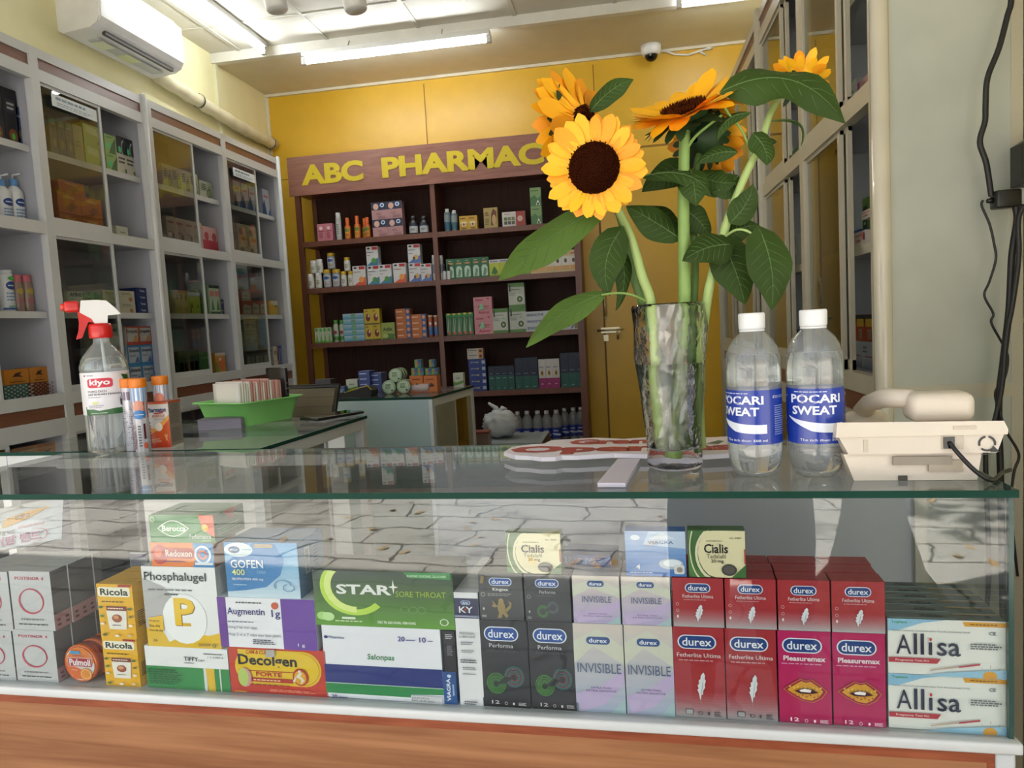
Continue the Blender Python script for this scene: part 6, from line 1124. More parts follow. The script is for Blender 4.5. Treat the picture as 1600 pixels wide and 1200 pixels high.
row_on('pinkbig', 739.5, 768.5, 464, z3, .06, 1, 'box', 'large pink carton beside the green sachets', 'large pink cartons', levels=2)
row_on('whgreen', 769.5, 793, 482, z3, .06, 1, 'box', 'white carton with green round emblem, single one', 'white cartons with green emblem')
row_on('whgreen', 793.7, 819, 442, z3, .06, 1, 'box', 'white carton with green round emblem, right stack', 'white cartons with green emblem', levels=2)
row_on('senso', 820, 869, 486, z3, .04, 1, 'box', 'flat white toothpaste carton, left stack', 'toothpaste cartons on the third shelf', levels=3)
row_on('senso', 870, 903, 502, z3, .04, 1, 'box', 'flat white toothpaste carton at the shelf right end', 'toothpaste cartons on the third shelf')
# --- fourth shelf
Hs = onY(745, 561, YI).z-z4
row_on('bluestk', 732, 759, 561, z4, .05, 1, 'box', 'dark blue flat carton in the fourth shelf stack', 'dark blue flat cartons', levels=5)
row_on('whorange', 730, 755, 544.5, z4+Hs+.001, .05, 1, 'box', 'white and orange flat carton on the dark blue stack', 'white and orange flat cartons', levels=2)
row_on('teal', 763, 803.5, 572, z4, .04, 4, 'box', 'short teal and navy carton', 'short teal cartons on the fourth shelf')
row_on('tealt', 804, 840, 559, z4, .04, 3, 'box', 'taller teal and navy carton', 'tall teal cartons on the fourth shelf')
row_on('whmag', 841, 874, 561, z4, .04, 3, 'box', 'white and magenta carton between the teal ones', 'white magenta cartons')
row_on('tealt', 875, 913, 551, z4, .045, 3, 'box', 'tallest teal and navy carton at the right end', 'tallest teal cartons')
# --- bottom shelf bottles
for i, (cx, yt, dy) in enumerate(((807, 644, 0), (822, 643, 0), (838.5, 642.5, 0), (853, 642.5, 0), (868, 641.5, 0), (879, 641, .085), (893, 640, .085), (905, 639, .085))):
    bottle(cx, yt, z5, .033, 'small water bottle with blue label on bottom shelf, '+['leftmost of eight', 'second from left', 'third from left', 'fourth from left', 'fifth from left', 'sixth from left', 'seventh from left', 'rightmost of eight'][i], '4a4e54', 'b8b8b8', [('r', 0, .1, 1, .66, '1c2c78'), ('n', .25, .44, .75, .56, 1, 'b0b8cc'), ('p', [(.2, .3), (.8, .24), (.8, .34), (.2, .38)], 'b0b8cc')], mat=PET, neck=.42, capf=.1, shoulder=.72, group='blue label bottles on the bottom shelf', dy=dy)
# --- things in front of it on a stool: bag, tub, flat box
st = thing('side_table', 'low grey side table behind the blue backed counter', 'table', (-.52, 3.2, 0))
p = onY(790, 690, 3.2); TH = onZ(786, 688, .0).z
zt = onY(780, 687, 3.2).z
h = B(); h.box(-.17, .13, -.12, .2, zt-.04, zt, M('8a9296', .4)); h.box(.131, .134, -.12, .2, zt-.04, zt, M('3a2a1c', .5)); h.build('table_top', st)
for sx in (-.15, .11):
    for sy in (-.1, .17): h = B(); h.box(sx-.012, sx+.012, sy-.012, sy+.012, 0, zt-.041, M('4a4a48', .4)); h.build('leg', st)
p = onY(778, 678, 3.2)
t = thing('plastic_bag', 'white knotted plastic bag on the low grey table', 'bag', (p.x, 3.27, zt+.0005))
h = B(); bmx = bmesh.new(); bmesh.ops.create_icosphere(bmx, subdivisions=4, radius=1); rnd = random.Random(3)
for v_ in bmx.verts:
    c_ = v_.co; nz = .06*math.sin(9*c_.x+4*c_.z)+.05*math.sin(13*c_.y+7*c_.z+3)+.04*math.sin(21*c_.z+15*c_.x); k = 1+nz
    v_.co = Vector((c_.x*.082*k, c_.y*.07*k, max(0, .062+c_.z*.066*k)))
h.add([v_.co.copy() for v_ in bmx.verts], [tuple(q.index for q in f.verts) for f in bmx.faces], M('c0c4c6', .25, var=.1), True); bmx.free(); h.build('bag_body', t)
h = B(); 
for s_, l_ in ((-1, .05), (1, .035)): h.tube([(0, 0, .118), (s_*.015, 0, .135), (s_*l_, .0, .14+(.022 if s_ < 0 else -.01))], [.008, .012, .005], M('c8ccce', .3), 8)
h.build('knot', t)
p = onY(753, 698, 2.95)
t = thing('food_tub', 'clear plastic tub with dark red lid beside the counter', 'tub', (p.x, 2.95, onY(753, 700, 2.95).z-.06))
h = B(); h.prism([(-.032, 0), (.032, 0), (.037, .065+.06), (-.037, .065+.06)], -.03, .03, M('7a6258', .3, var=.2), 'y'); h.build('tub_body', t)
h = B(); h.bbox(-.039, .039, -.033, .033, .1255, .134, M('7a2a20', .35), .003); h.build('lid', t)
zz = onY(753, 700, 2.95).z-.06
s2 = B(); s2.box(-.06, .06, -.05, .05, 0, zz-.0005, M('4a4a48', .4)); tag(s2.build('pedestal_box', loc=(p.x, 2.95, 0)), 'dark pedestal box under the clear tub with red lid', 'box')
# ================================================================== goods on the blue backed counter
def c3(key, x0, x1, yt, Y, dep, n, what, group, levels=1, rise=0):
    row_on(key, x0, x1, yt, ZTOP+.0005+rise, dep, n, 'box', what, group, Y=Y, levels=levels)
E_['dark'] = NT('1e1a1c', [('n', .2, .3, .8, .7, 2, '5a4a5a')]); E_['whbrown'] = NT('b0a090', [('e', .5, .5, .3, .3, '9a6a4a'), ('r', .0, 0, .2, 1, '4a3020')]); E_['bluesm'] = NT('2c4a74', [('n', .1, .3, .9, .7, 2, 'a0b0c8')]); E_['wh'] = NT('b4b4ac', [('n', .2, .4, .8, .6, 1, '7a7a7a')])
c3('dark', 493, 517, 593, 2.62, .05, 1, 'dark small carton at the blue counter left end', None)
c3('wh', 492, 508, 605, 2.50, .03, 1, 'tiny white carton in front of the dark one', None)
c3('whbrown', 511, 523, 604, 2.47, .03, 1, 'small cream carton with brown circle on blue counter', None)
c3('bluesm', 524, 539, 604, 2.47, .03, 1, 'small blue carton on the blue backed counter', None)
c3('whgr2', 541, 559, 593, 2.56, .04, 1, 'white carton with green swoosh on blue counter', None)
c3('bluew', 560, 577.5, 580, 2.55, .06, 1, 'dark blue flat carton, left stack on blue counter', 'dark blue flat cartons on the blue counter', levels=4)
c3('bluew', 578.5, 596, 583, 2.57, .06, 1, 'dark blue flat carton, right stack on blue counter', 'dark blue flat cartons on the blue counter', levels=4)
c3('orangeb', 640, 661, 587, 2.46, .05, 1, 'orange balm carton, left of two', None)
c3('orangeb', 662, 683, 587, 2.46, .05, 1, 'orange balm carton, right of two', None)
hz = onY(660, 587, 2.46).z-ZTOP
c3('tiny', 643, 662, 575, 2.47, .03, 2, 'tiny green blue carton on the left orange carton', 'tiny balm cartons', rise=hz+.0005)
c3('tiny', 665, 684, 575.5, 2.47, .03, 2, 'tiny green blue carton on the right orange carton', 'tiny balm cartons', rise=hz+.0005)
hz2 = onY(653, 575.3, 2.47).z-ZTOP
c3('tiny', 648, 658, 562, 2.47, .03, 1, 'topmost tiny balm carton, left', None, rise=hz2+.0008)
c3('tiny', 670.6, 679, 562, 2.47, .03, 1, 'topmost tiny balm carton, right', None, rise=hz2+.0008)
c3('whgr2', 708, 724, 583, 2.60, .03, 1, 'small pale green carton at the blue counter right end', None)
GT = M('2a4a34', .4); 
def gtin(px, py, Y, k, r, lab):
    p = onY(px, py, Y); t = thing('round_tin', lab, 'tin', (p.x, Y+k*.024, p.z), 0, 'round green tins on the blue counter')
    Tm = Matrix.Rotation(PI/2, 4, 'X'); h = B(); h.lathe([(0, -.022), (r, -.022), (r, 0), (0, 0)], GT, 28, T=Tm, caps=False); h.build('tin_body', t)
    h = B(); h.lathe([(r*1.03, -.008), (r*1.03, .001), (r*.97, .0015), (0, .0015)], M('a8bc9c', .4), 28, T=Tm, caps=False)
    draw(h, lambda u, v, k_: Vector(((u-.5)*2*r, -.0016-.0004*k_, (v-.5)*2*r)), [('a', .5, .5, .46, .46, .06, '4a6a4a'), ('n', .25, .4, .7, .75, 4, '2c4a34'), ('e', .75, .25, .07, .06, '1c2c20')]); h.build('lid', t)
rt = .0235
zc = ZTOP+rt*1.03+.001
pl_ = onZ(607, 598, ZTOP); 
for (x_, z_, nm) in ((607, zc, 'lower left'), (630, zc, 'lower right'), (618.5, None, 'upper')):
    pz = onY(x_, 598, 2.44)
    for k in range(3 if z_ is None else 2):
        X_ = pz.x
        if z_ is None: X_ = (onY(607, 598, 2.44).x+onY(630, 598, 2.44).x)/2; gap_ = (onY(630, 598, 2.44).x-onY(607, 598, 2.44).x)/2; zz_ = zc+math.sqrt(max(1e-6, (2*rt*1.035)**2-gap_**2))
        else: zz_ = zc
        t = None; q = ray(800, 600)
        lab = nm+' round green tin, '+['front', 'second', 'third'][k]+' in its row'
        tt = thing('round_tin', lab, 'tin', (X_, 2.44+k*.0255, zz_), 0, 'round green tins on the blue counter')
        Tm = Matrix.Rotation(PI/2, 4, 'X'); h = B(); h.lathe([(0, -.023), (rt, -.023), (rt, 0), (0, 0)], GT, 28, T=Tm, caps=False); h.build('tin_body', tt)
        h = B(); h.lathe([(rt*1.02, -.008), (rt*1.02, .001), (rt*.97, .0015), (0, .0015)], M('a8bc9c', .4), 28, T=Tm, caps=False)
        draw(h, lambda u, v, k_: Vector(((u-.5)*2*rt, -.0016-.0004*k_, (v-.5)*2*rt)), [('a', .5, .5, .46, .46, .06, '4a6a4a'), ('n', .25, .4, .7, .75, 4, '2c4a34'), ('e', .75, .25, .07, .06, '1c2c20')]); h.build('lid', tt)
a = onZ(528, 613, ZTOP+.012); c = onZ(596, 603, ZTOP+.03)
t = thing('document_pouch', 'long black zip pouch with yellow edge on the blue counter', 'pouch', ((a.x+c.x)/2, 2.41, ZTOP+.0005), math.radians(-8))
h = B(); h.prism([(-.08, 0), (.08, 0), (.084, .022), (.07, .036), (.0, .02), (-.075, .012)], -.03, .02, M('1a1918', .6), 'y'); h.build('pouch_body', t)
h = B(); h.tube([(-.02, -.031, .017), (.03, -.031, .03), (.072, -.031, .038), (.084, -.031, .024)], .0022, M('a8962c', .5), 6); h.build('yellow_edge', t)
a = onZ(682, 598, ZTOP); c = onZ(717, 597, ZTOP)
h = B(); h.lathe([(0, -.042), (.01, -.041), (.0155, -.034), (.0165, 0), (.0155, .034), (.01, .041), (0, .042)], M('b8a8a8', .45, var=.04), 18, T=Matrix.Translation((0, 0, .0168)) @ Matrix.Rotation(PI/2, 4, 'Y'), caps=False)
tag(h.build('tissue_roll', loc=((a.x+c.x)/2, 2.47, ZTOP+.0003), rz=-.1), 'rolled pinkish white pouch lying at the blue counter right end', 'roll')
# ================================================================== goods inside the wall cabinets
ZC1, ZC2, ZC3, ZC4 = CZ+.7355, CZ+.4415, CZ+.1455, CZ-.1585
G_ = {}
G_['blackbox'] = NT('15131a', [('r', .15, .55, .85, .8, '2a2a30'), ('n', .25, .6, .8, .76, 2, 'b0b0b0'), ('e', .5, .15, .3, .12, '6a3a20'), ('e', .5, .13, .12, .06, '4aa83a')])
G_['navy'] = NT('16305a', [('n', .2, .7, .8, .8, 1, 'b0bcd0'), ('a', .5, .3, .2, .1, .2, 'a89440'), ('e', .5, .3, .1, .05, 'a89440')])
G_['greybox'] = NT('5a5e52', [('n', .2, .8, .8, .88, 1, 'a8a89a'), ('e', .5, .35, .2, .12, '8a7a40'), ('e', .5, .92, .3, .06, '5a8a5a')])
G_['olive'] = NT('8c8848', [('n', .2, .4, .8, .6, 2, '6a6630')])
G_['limeb'] = NT('93a83c', [('p', [(.1, .6), (.7, .5), (.65, .85), (.1, .95)], 'b8c078'), ('p', [(.6, .1), (.9, .7), (1, .3)], '5a7a30')])
G_['greenl'] = NT('8fae5c', [('p', [(.3, .0), (.9, .0), (1, .9), (.6, .5)], '4a6a34'), ('e', .3, .4, .22, .16, '5ac07a'), ('n', .1, .8, .7, .9, 1, '3a5a2a')])
G_['blackwh'] = NT('c4bfae', [('r', 0, .55, 1, 1, '1c2426'), ('a', .85, .7, .3, .22, .25, 'b0b4b4', .25, .75), ('e', .35, .65, .16, .09, '4ac87a'), ('n', .1, .28, .9, .48, 2, '3a3a34'), ('e', .85, .12, .12, .06, '5a7a50')])
G_['orange'] = NT('b4642a', [('t', 'HERBAL', .25, .74, .75, .88, 'd8b060', .03), ('p', [(.5, .1), (.8, .4), (.6, .6), (.35, .35)], '8a4a20'), ('r', 0, 0, 1, .04, '7a3a18')])
G_['dkgreen'] = NT('1a2c20', [('r', .08, .1, .92, .13, '5a6a4a'), ('r', .08, .85, .92, .88, '5a6a4a')])
G_['afine'] = NT('b9c0b0', [('t', 'AFINE', .3, .5, .95, .88, '23302a', .03), ('n', .3, .22, .6, .32, 1, '5a6a5a')])
G_['mint'] = NT('6f9c6c', [('r', .55, .3, 1, .9, '3f7c4c'), ('n', .1, .3, .5, .6, 1, '3a6a4a')])
G_['beige'] = NT('b0ae98', [('n', .12, .6, .8, .85, 2, '6a6a5a'), ('e', .7, .25, .12, .2, '9a6a3a'), ('r', 0, .48, 1, .5, '8a8878')])
G_['navystk'] = NT('1c2858', [('t', 'Tonix', .3, .35, .8, .7, 'c0c8dc', .03)])
G_['lilac'] = NT('a8a4b0', [('n', .15, .2, .85, .8, 4, '7a7684')])
G_['strepg'] = NT('8f9088', [('t', 'trepsils', .1, .7, .9, .9, '3a3c3a', .02), ('n', .1, .5, .6, .58, 1, '5a5c5a'), ('p', [(.4, 0), (1, 0), (.8, .35)], '7a3a3a')])
G_['strepr'] = NT('a8a8a0', [('r', 0, 0, 1, .18, '9c3a26'), ('r', 0, .92, 1, 1, '9c3a26'), ('t', 'Strepsils', .08, .6, .9, .84, '2a2c34', .02), ('p', [(.5, .2), (.9, .2), (.75, .55)], 'b8843a'), ('r', 0, 0, .06, 1, '9c3a26'), ('r', .94, 0, 1, 1, '9c3a26')])
G_['strepb'] = NT('a8b0b8', [('r', 0, 0, 1, .1, '2c74a8'), ('r', 0, .9, 1, 1, '2c74a8'), ('r', 0, 0, .08, 1, '2c74a8'), ('r', .92, 0, 1, 1, '2c74a8'), ('t', 'Strepsils', .14, .6, .88, .82, '2a2c34', .02), ('n', .14, .42, .6, .5, 1, '2a3c74'), ('p', [(.5, .12), (.86, .12), (.75, .45)], '4a5a90')])
G_['tiger'] = NT('b4721e', [('n', .2, .1, .85, .22, 1, '3a1c0c'), ('p', [(.3, .5), (.45, .75), (.7, .8), (.6, .6), (.75, .45), (.5, .5)], '3a1c0c'), ('n', .35, .3, .7, .36, 1, '3a1c0c')])
G_['check'] = NT('3a5a50', [('r', i*.1, j*.25+(.125 if i % 2 else 0), i*.1+.08, j*.25+.1+(.125 if i % 2 else 0), '8aa09a') for i in range(10) for j in range(4)])
G_['check2'] = NT('5a2c1c', [('r', i*.1, j*.25+(.125 if i % 2 else 0), i*.1+.08, j*.25+.1+(.125 if i % 2 else 0), 'a06a4a') for i in range(10) for j in range(4)])
G_['whgrc'] = NT('a8ac98', [('n', .12, .45, .55, .85, 4, '2a342c'), ('p', [(.55, .1), (.95, .1), (.85, .8), (.65, .75)], '8a9a70'), ('a', .7, .35, .18, .24, .2, '3a4a34')])
G_['bluegrey'] = NT('5a6a84', [('p', [(.1, .1), (.5, .1), (.4, .9), (.15, .9)], '98a0ac'), ('n', .5, .4, .9, .6, 1, 'a8b4c4')])
G_['pinkwh'] = NT('a8988e', [('n', .1, .78, .9, .9, 1, '8a4a54'), ('p', [(.4, .1), (.7, .1), (.75, .5), (.55, .55)], '5a5854'), ('n', .1, .5, .6, .6, 1, '9a6a70')])
G_['redpink'] = NT('a02c3c', [('r', 0, .55, 1, 1, 'b89090'), ('e', .5, .68, .3, .14, '9a3a44'), ('e', .25, .1, .15, .05, 'c8b0b0')])
G_['maroon'] = NT('4a141a', [('n', .3, .3, .8, .6, 2, 'a08080')])
G_['trees'] = NT('a8a068', [('e', .5, .72, .1, .12, '2a3420'), ('r', 0, .88, 1, 1, 'b08858'), ('r', 0, 0, 1, .3, '948a48')])
G_['yelgreen'] = NT('8a9a2c', [('r', 0, .86, 1, 1, 'a8aca0'), ('p', [(.2, .1), (.5, .5), (.8, .15), (.6, .1)], '3a5a1c'), ('e', .5, .2, .15, .1, 'b0b848')])
G_['green2'] = NT('2f6434', [('n', .2, .7, .8, .8, 1, '6a9a6c')])
G_['whgreent'] = NT('a0b098', [('r', 0, .9, 1, 1, '1c2a1c'), ('r', 0, 0, 1, .1, '2a4a2c'), ('r', .1, .62, .9, .8, 'b06a60'), ('p', [(.2, .15), (.8, .15), (.5, .55)], '2f6a38')])
G_['blueyel'] = NT('22346e', [('r', 0, .0, .2, 1, 'a8a040'), ('n', .3, .4, .8, .7, 1, 'c8b84a')])
G_['orangegr'] = NT('b07c2c', [('r', 0, .85, 1, 1, 'b0aca0'), ('e', .6, .45, .35, .3, 'b8622a'), ('p', [(0, 0), (.3, 0), (.2, .5), (0, .6)], '5a8030'), ('e', .45, .68, .12, .08, 'c0bcb0')])
G_['greenbot'] = NT('2a4a26', [('R', .15, .05, .85, .6, '7a9a7a', .4), ('r', .0, .75, 1, 1, '3a5a30')])
G_['whblue'] = NT('a8acb4', [('p', [(0, 0), (.6, 0), (.3, .6), (.1, .4)], '2a3a5a'), ('n', .25, .65, .95, .8, 1, 'b84a44'), ('r', 0, .0, .1, 1, '2c5a90'), ('p', [(.6, 0), (1, 0), (1, .4)], '3a6aa0')])
G_['flor'] = NT('a89e86', [('e', .4, .6, .2, .2, '6a6458'), ('e', .6, .25, .3, .12, 'a86a34')])
G_['redwh'] = NT('a05440', [('p', [(.1, .1), (.9, .1), (.9, .7), (.3, .85), (.1, .6)], 'a8a898'), ('n', .2, .4, .8, .55, 1, '5a6a5a')])
G_['yelwh'] = NT('b8983a', [('r', .25, .7, 1, 1, 'b8b4a4'), ('p', [(.1, .3), (.35, .85), (.5, .4)], 'c88a2c'), ('e', .7, .62, .1, .1, '4a6a3a')])
G_['greysm'] = NT('5c6058', [('r', .1, .1, .45, .7, '8a8c80'), ('r', .55, .1, .9, .7, '787a70'), ('r', .0, .85, 1, 1, '2c2e2a')])
G_['bluewh2'] = NT('24407c', [('p', [(.1, .1), (.5, .1), (.5, .9), (.3, .9)], 'a8b4c4')])
G_['pale'] = NT('7a94a0', [('n', .1, .3, .9, .7, 1, '5a7484')])
G_['pinkface'] = NT('b08a84', [('r', 0, 0, .2, 1, '9a2a6a'), ('e', .6, .6, .25, .3, 'a07060'), ('n', .3, .1, .8, .2, 1, '6a4a50')])
G_['whpr'] = NT('b4b4b0', [('n', .2, .2, .8, .85, 5, '6a7470'), ('r', 0, 0, .12, 1, '9a2a6a')])
G_['lime2'] = NT('5a8030', [('r', .2, .35, .8, .85, '1c2c18'), ('n', .3, .5, .7, .6, 1, 'a8b890'), ('n', .3, .1, .7, .2, 1, '2c3a1c')])
G_['whredc'] = NT('b8b0a4', [('t', 'Sagami', .08, .62, .75, .85, 'a83a34', .02), ('t', 'KOMA', .2, .25, .65, .45, 'a83a34', .05), ('e', .95, .6, .12, .3, 'a02c34')])
G_['kids'] = NT('a83c1c', [('r', 0, .72, 1, 1, '1e1a1c'), ('r', .1, .55, .9, .85, 'c8a02c'), ('r', .35, .08, .7, .45, 'b0a090'), ('n', .38, .1, .68, .42, 5, '4a4038')])
G_['whlav'] = NT('acaeb8', [('n', .15, .55, .5, .85, 2, '2a4a7a'), ('r', .3, .42, .95, .46, '9a3a5a'), ('g', .2, 0, 1, .35, '8088a8', 'acaeb8', 3)])
def shelf_row(key, x0, x1, yt, z0, what, group=None, n=1, X=None, depth=.06, levels=1, side=1, h=None, inset=.07, name='carton', cat='box'):
    """cartons standing on a cabinet shelf, faces toward the aisle; side +1 left cabinets, -1 right cabinets"""
    X = X if X is not None else (XC-inset if side > 0 else XD+inset)
    xa, xb = (x0, x1) if side > 0 else (x0, x1)
    a = onX(xa, yt+8, X); c = onX(xb, yt+8, X); y0, y1 = min(a.y, c.y), max(a.y, c.y)
    for q0, q1 in (((1.755, 2.340), (2.356, 2.940), (2.972, 3.560), (3.577, 4.163)) if side > 0 else ((1.615, 2.215), (2.232, 2.828), (2.864, 3.465), (3.482, 4.083))):
        if q0 < (y0+y1)/2 < q1+.02: y0 = max(y0, q0); y1 = min(y1, q1)
    H = ((onX((x0+x1)/2, yt, X).z if h is None else z0+h*levels)-z0)/levels-.0003
    d = G_.get(key) or E_[key]; W = (y1-y0)/n-.001; rz = PI/2 if side > 0 else -PI/2; proto = None
    PO = {1: [''], 2: ['near', 'far'], 3: ['near', 'middle', 'far']}.get(n, ['nearest', 'second nearest', 'third nearest', 'fourth nearest', 'fifth nearest', 'sixth nearest'][:n])
    LV = {1: [''], 2: ['lower', 'upper'], 3: ['bottom', 'middle', 'top']}.get(levels, ['bottom', 'second', 'third', 'top', 'topmost'][:levels])
    H = max(H, .02)
    for l in range(levels):
        for i in range(n):
            loc = (X-side*depth/2, y0+(i+.5)*(y1-y0)/n, z0+l*(H+.0003)+.0003)
            if proto is None: proto = carton(W, depth, H, d['body'], d['front'], rough=.45, eps=.0005, seams=False).build(name, loc=loc, rz=rz); o = proto
            else: o = dup(proto, loc, rz)
            pos = ' '.join(q for q in (LV[l], PO[i]) if q); tag(o, what+((', '+pos+' one') if pos else ''), cat, group if n*levels > 1 else None)
LN, LF = 'near left cabinet', 'far left cabinet'
# near cabinet, first bay
shelf_row('blackbox', -22, 24, 134, ZC1, 'black carton with green sticker, near left cabinet top shelf', 'black cartons in the near left cabinet', 2)
shelf_row('navy', 25, 50, 170, ZC1, 'navy carton with gold ring, near left cabinet top shelf', 'navy cartons in the near left cabinet', 2)
shelf_row('dkgreen', 40, 64, 273, ZC2, 'dark green carton beside the white pump bottles', 'dark green cartons in the near left cabinet', levels=2)
shelf_row('lilac', 68, 80, 455, ZC3, 'lilac grey carton behind the cabinet post', 'lilac cartons', levels=2, inset=.09)
shelf_row('check', 6, 45, 601, ZC4, 'green chequered balm carton with orange carton on top', None)
hq = onX(25, 601, XC-.07).z
shelf_row('tiger', 6, 45, 577, hq+.001, 'orange carton with black tiger, left one')
shelf_row('check2', 46, 86, 597, ZC4, 'brown chequered balm carton with orange carton on top')
hq = onX(66, 597, XC-.07).z
shelf_row('tiger', 46, 86, 573, hq+.001, 'orange carton with black tiger, right one')
shelf_row('wh', 87, 95, 585, ZC4, 'slim white carton beside the tiger cartons', 'slim white cartons', levels=2)
def lbottle(px, yt, z0, r, what, body, cap, ops, X=XC-.1, **k):
    p = onX(px, yt, X); t = bottle(0, 0, 0, 1, what, body, cap, None) if False else None
    p.y = min(p.y, 2.338-r); H = p.z-z0; t = thing(k.get('name', 'bottle'), what, 'bottle', (X, p.y, z0), PI/2, k.get('group')); m = M(body, .3, var=.03); nk = k.get('neck', .5); cf = k.get('capf', .16); sh = k.get('shoulder', .72)
    h = B(); h.lathe([(0, 0), (r*.95, 0), (r, H*.02), (r, H*sh), (r*.9, H*(sh+.05)), (r*nk, H*(1-cf)), (r*nk, H*(1-cf)+.001)], k.get('mat') or m, 20, caps=False); h.build('bottle_body', t)
    h = B(); rc = r*nk*1.12; h.lathe([(rc, H*(1-cf)), (rc, H*.99), (rc*.9, H), (0, H)], M(cap, .35, var=.02), 18, caps=False)
    if k.get('pump'): h.tube([(0, 0, H), (0, 0, H*1.09), (0, -r*1.1, H*1.1)], r*.13, M('d8d8d8', .3), 8)
    h.build('pump_head' if k.get('pump') else 'cap', t)
    l = B(); mp = cylmap(r, H*.06, H*sh*.96, -PI*.92, -PI*.08, .0006)
    try: mp.cyl = 1
    except Exception: pass
    draw(l, mp, ops, .45); l.build('label', t)
LOT = [('e', .5, .74, .3, .13, '1c3a7c'), ('n', .3, .7, .7, .78, 1, 'c8d4e8'), ('n', .2, .25, .8, .55, 3, '6a8ab0'), ('n', .25, .06, .75, .14, 1, '4a9a5a')]
lbottle(1, 281, ZC2, .027, 'white pump lotion bottle cut by the left picture edge', 'd4d6d8', '5a8ac0', LOT, pump=True, neck=.45, capf=.14, group='white pump lotion bottles')
lbottle(22, 281, ZC2, .027, 'white pump lotion bottle with blue collar beside dark cartons', 'd4d6d8', '5a8ac0', LOT, pump=True, neck=.45, capf=.14, group='white pump lotion bottles')
lbottle(6, 422, ZC3, .024, 'white lotion tube bottle with navy oval at left edge', 'd0d2d4', 'c8ccd0', LOT+[('r', 0, 0, 1, .06, '2a5a9c'), ('e', .5, .96, .2, .06, '4aa84a')], neck=.85, capf=.08, shoulder=.86)
lbottle(23, 430, ZC3, .021, 'clear cleansing bottle with pink cap, left one', '8a7468', 'b8606a', [('n', .2, .3, .8, .5, 3, 'b04a5a'), ('e', .5, .8, .3, .12, 'a8943a')], neck=.8, capf=.18, group='pink capped cleansing bottles')
lbottle(40, 430, ZC3, .021, 'clear cleansing bottle with pink cap, right one', '8a7468', 'b8606a', [('n', .2, .3, .8, .5, 3, 'b04a5a'), ('e', .5, .8, .3, .12, 'a8943a')], neck=.8, capf=.18, group='pink capped cleansing bottles')
# near cabinet, second bay
shelf_row('greybox', 76, 112, 188, ZC1, 'dark slim carton with green sticker behind the glass', 'dark slim cartons behind the glass', 3)
shelf_row('olive', 113, 128, 196, ZC1, 'olive carton beside the lime ones behind the glass')
shelf_row('limeb', 130, 160, 197, ZC1, 'lime green carton behind the sliding glass', 'lime cartons behind the glass', levels=2)
shelf_row('greenl', 163, 180, 211, ZC1, 'leaf green carton on near left cabinet top shelf', 'leaf green cartons', levels=2)
shelf_row('blackwh', 181, 219, 218, ZC1, 'black and cream carton on near left cabinet top shelf', 'black and cream cartons', 2)
shelf_row('orange', 90, 158, 306, ZC2, 'big orange carton behind the glass', 'big orange cartons', 2, levels=2, depth=.09)
hq = onX(120, 306, XC-.07).z
shelf_row('orange', 92, 132, 285, hq+.002, 'top orange carton on the big orange stack', None, 1, depth=.09)
shelf_row('whgr2', 182, 200, 354, ZC2, 'small white and green carton lying alone')
shelf_row('afine', 100, 129, 455, ZC3, 'white carton with bold black AFINE writing', 'white cartons with bold black writing', levels=2, depth=.08)
shelf_row('mint', 129, 160, 458, ZC3, 'mint green carton beside the white bold ones', 'mint green cartons', levels=2, depth=.08)
shelf_row('beige', 161, 210, 454, ZC3, 'beige carton on near left cabinet third shelf', 'beige cartons', 2, levels=2, depth=.08)
shelf_row('navystk', 213, 233, 450, ZC3, 'flat navy carton with white letters', 'flat navy cartons in the near left cabinet', levels=4, depth=.08)
shelf_row('strepg', 157, 191, 506, ZC4, 'large grey lozenge carton behind the spray bottle', 'large grey lozenge cartons', levels=2, depth=.1)
shelf_row('strepb', 198, 243, 539, ZC4, 'blue edged lozenge carton', 'blue edged lozenge cartons', 2, levels=2, depth=.07)
hq = onX(220, 539, XC-.07).z
shelf_row('strepr', 196, 240, 510, hq+.001, 'red edged lozenge carton on top of blue ones', 'red edged lozenge cartons', 2, depth=.07)
# far cabinet
shelf_row('whgrc', 254, 308, 264, ZC1, 'white carton with green circle, far left cabinet top', 'white green circle cartons', 4)
shelf_row('whgrc', 312, 331, 284, ZC1, 'white carton with green circle right of the glass')
shelf_row('bluegrey', 332, 350, 279, ZC1, 'blue grey carton on far left cabinet top shelf', 'blue grey cartons', 2)
shelf_row('pinkwh', 260, 315, 343, ZC2, 'pinkish white carton behind the far glass', 'pinkish white cartons', 4)
shelf_row('redpink', 316, 339, 355, ZC2, 'red and pink carton in the far left cabinet', 'red and pink cartons', 2)
shelf_row('maroon', 341, 352, 380, ZC2, 'small maroon carton beside the red ones')
shelf_row('trees', 273, 293, 454, ZC3, 'beige carton with dark tree drawing', 'beige tree cartons', 3)
shelf_row('yelgreen', 294, 312, 457, ZC3, 'yellow green carton in the far left cabinet', 'yellow green cartons', 2)
shelf_row('green2', 313, 323, 441, ZC3, 'tall plain green carton in the far left cabinet')
shelf_row('whgreent', 326, 342, 446, ZC3, 'tall pale carton with green trees', 'tall pale green cartons', 2)
shelf_row('blueyel', 344, 360, 468, ZC3, 'small blue and yellow carton in the far left cabinet', 'small blue yellow cartons', levels=2)
shelf_row('greenbot', 278, 310, 548, ZC4, 'dark green carton with pale bottle picture', 'dark green bottle picture cartons', 4)
shelf_row('green2', 311, 330, 550, ZC4, 'deep green carton beside the bottle picture ones')
shelf_row('orangegr', 336, 352, 551, ZC4, 'orange and yellow carton below in the far left cabinet', None, depth=.05)
shelf_row('whblue', 363, 398, 287, ZC1, 'white mask carton behind the far glass', 'white mask cartons', 3)
shelf_row('whblue', 408, 427, 297, ZC1, 'white and blue carton beside the far cabinet end')
shelf_row('flor', 370, 400, 352, ZC2, 'cream floral carton in the far left cabinet', 'cream floral cartons', 2, levels=2)
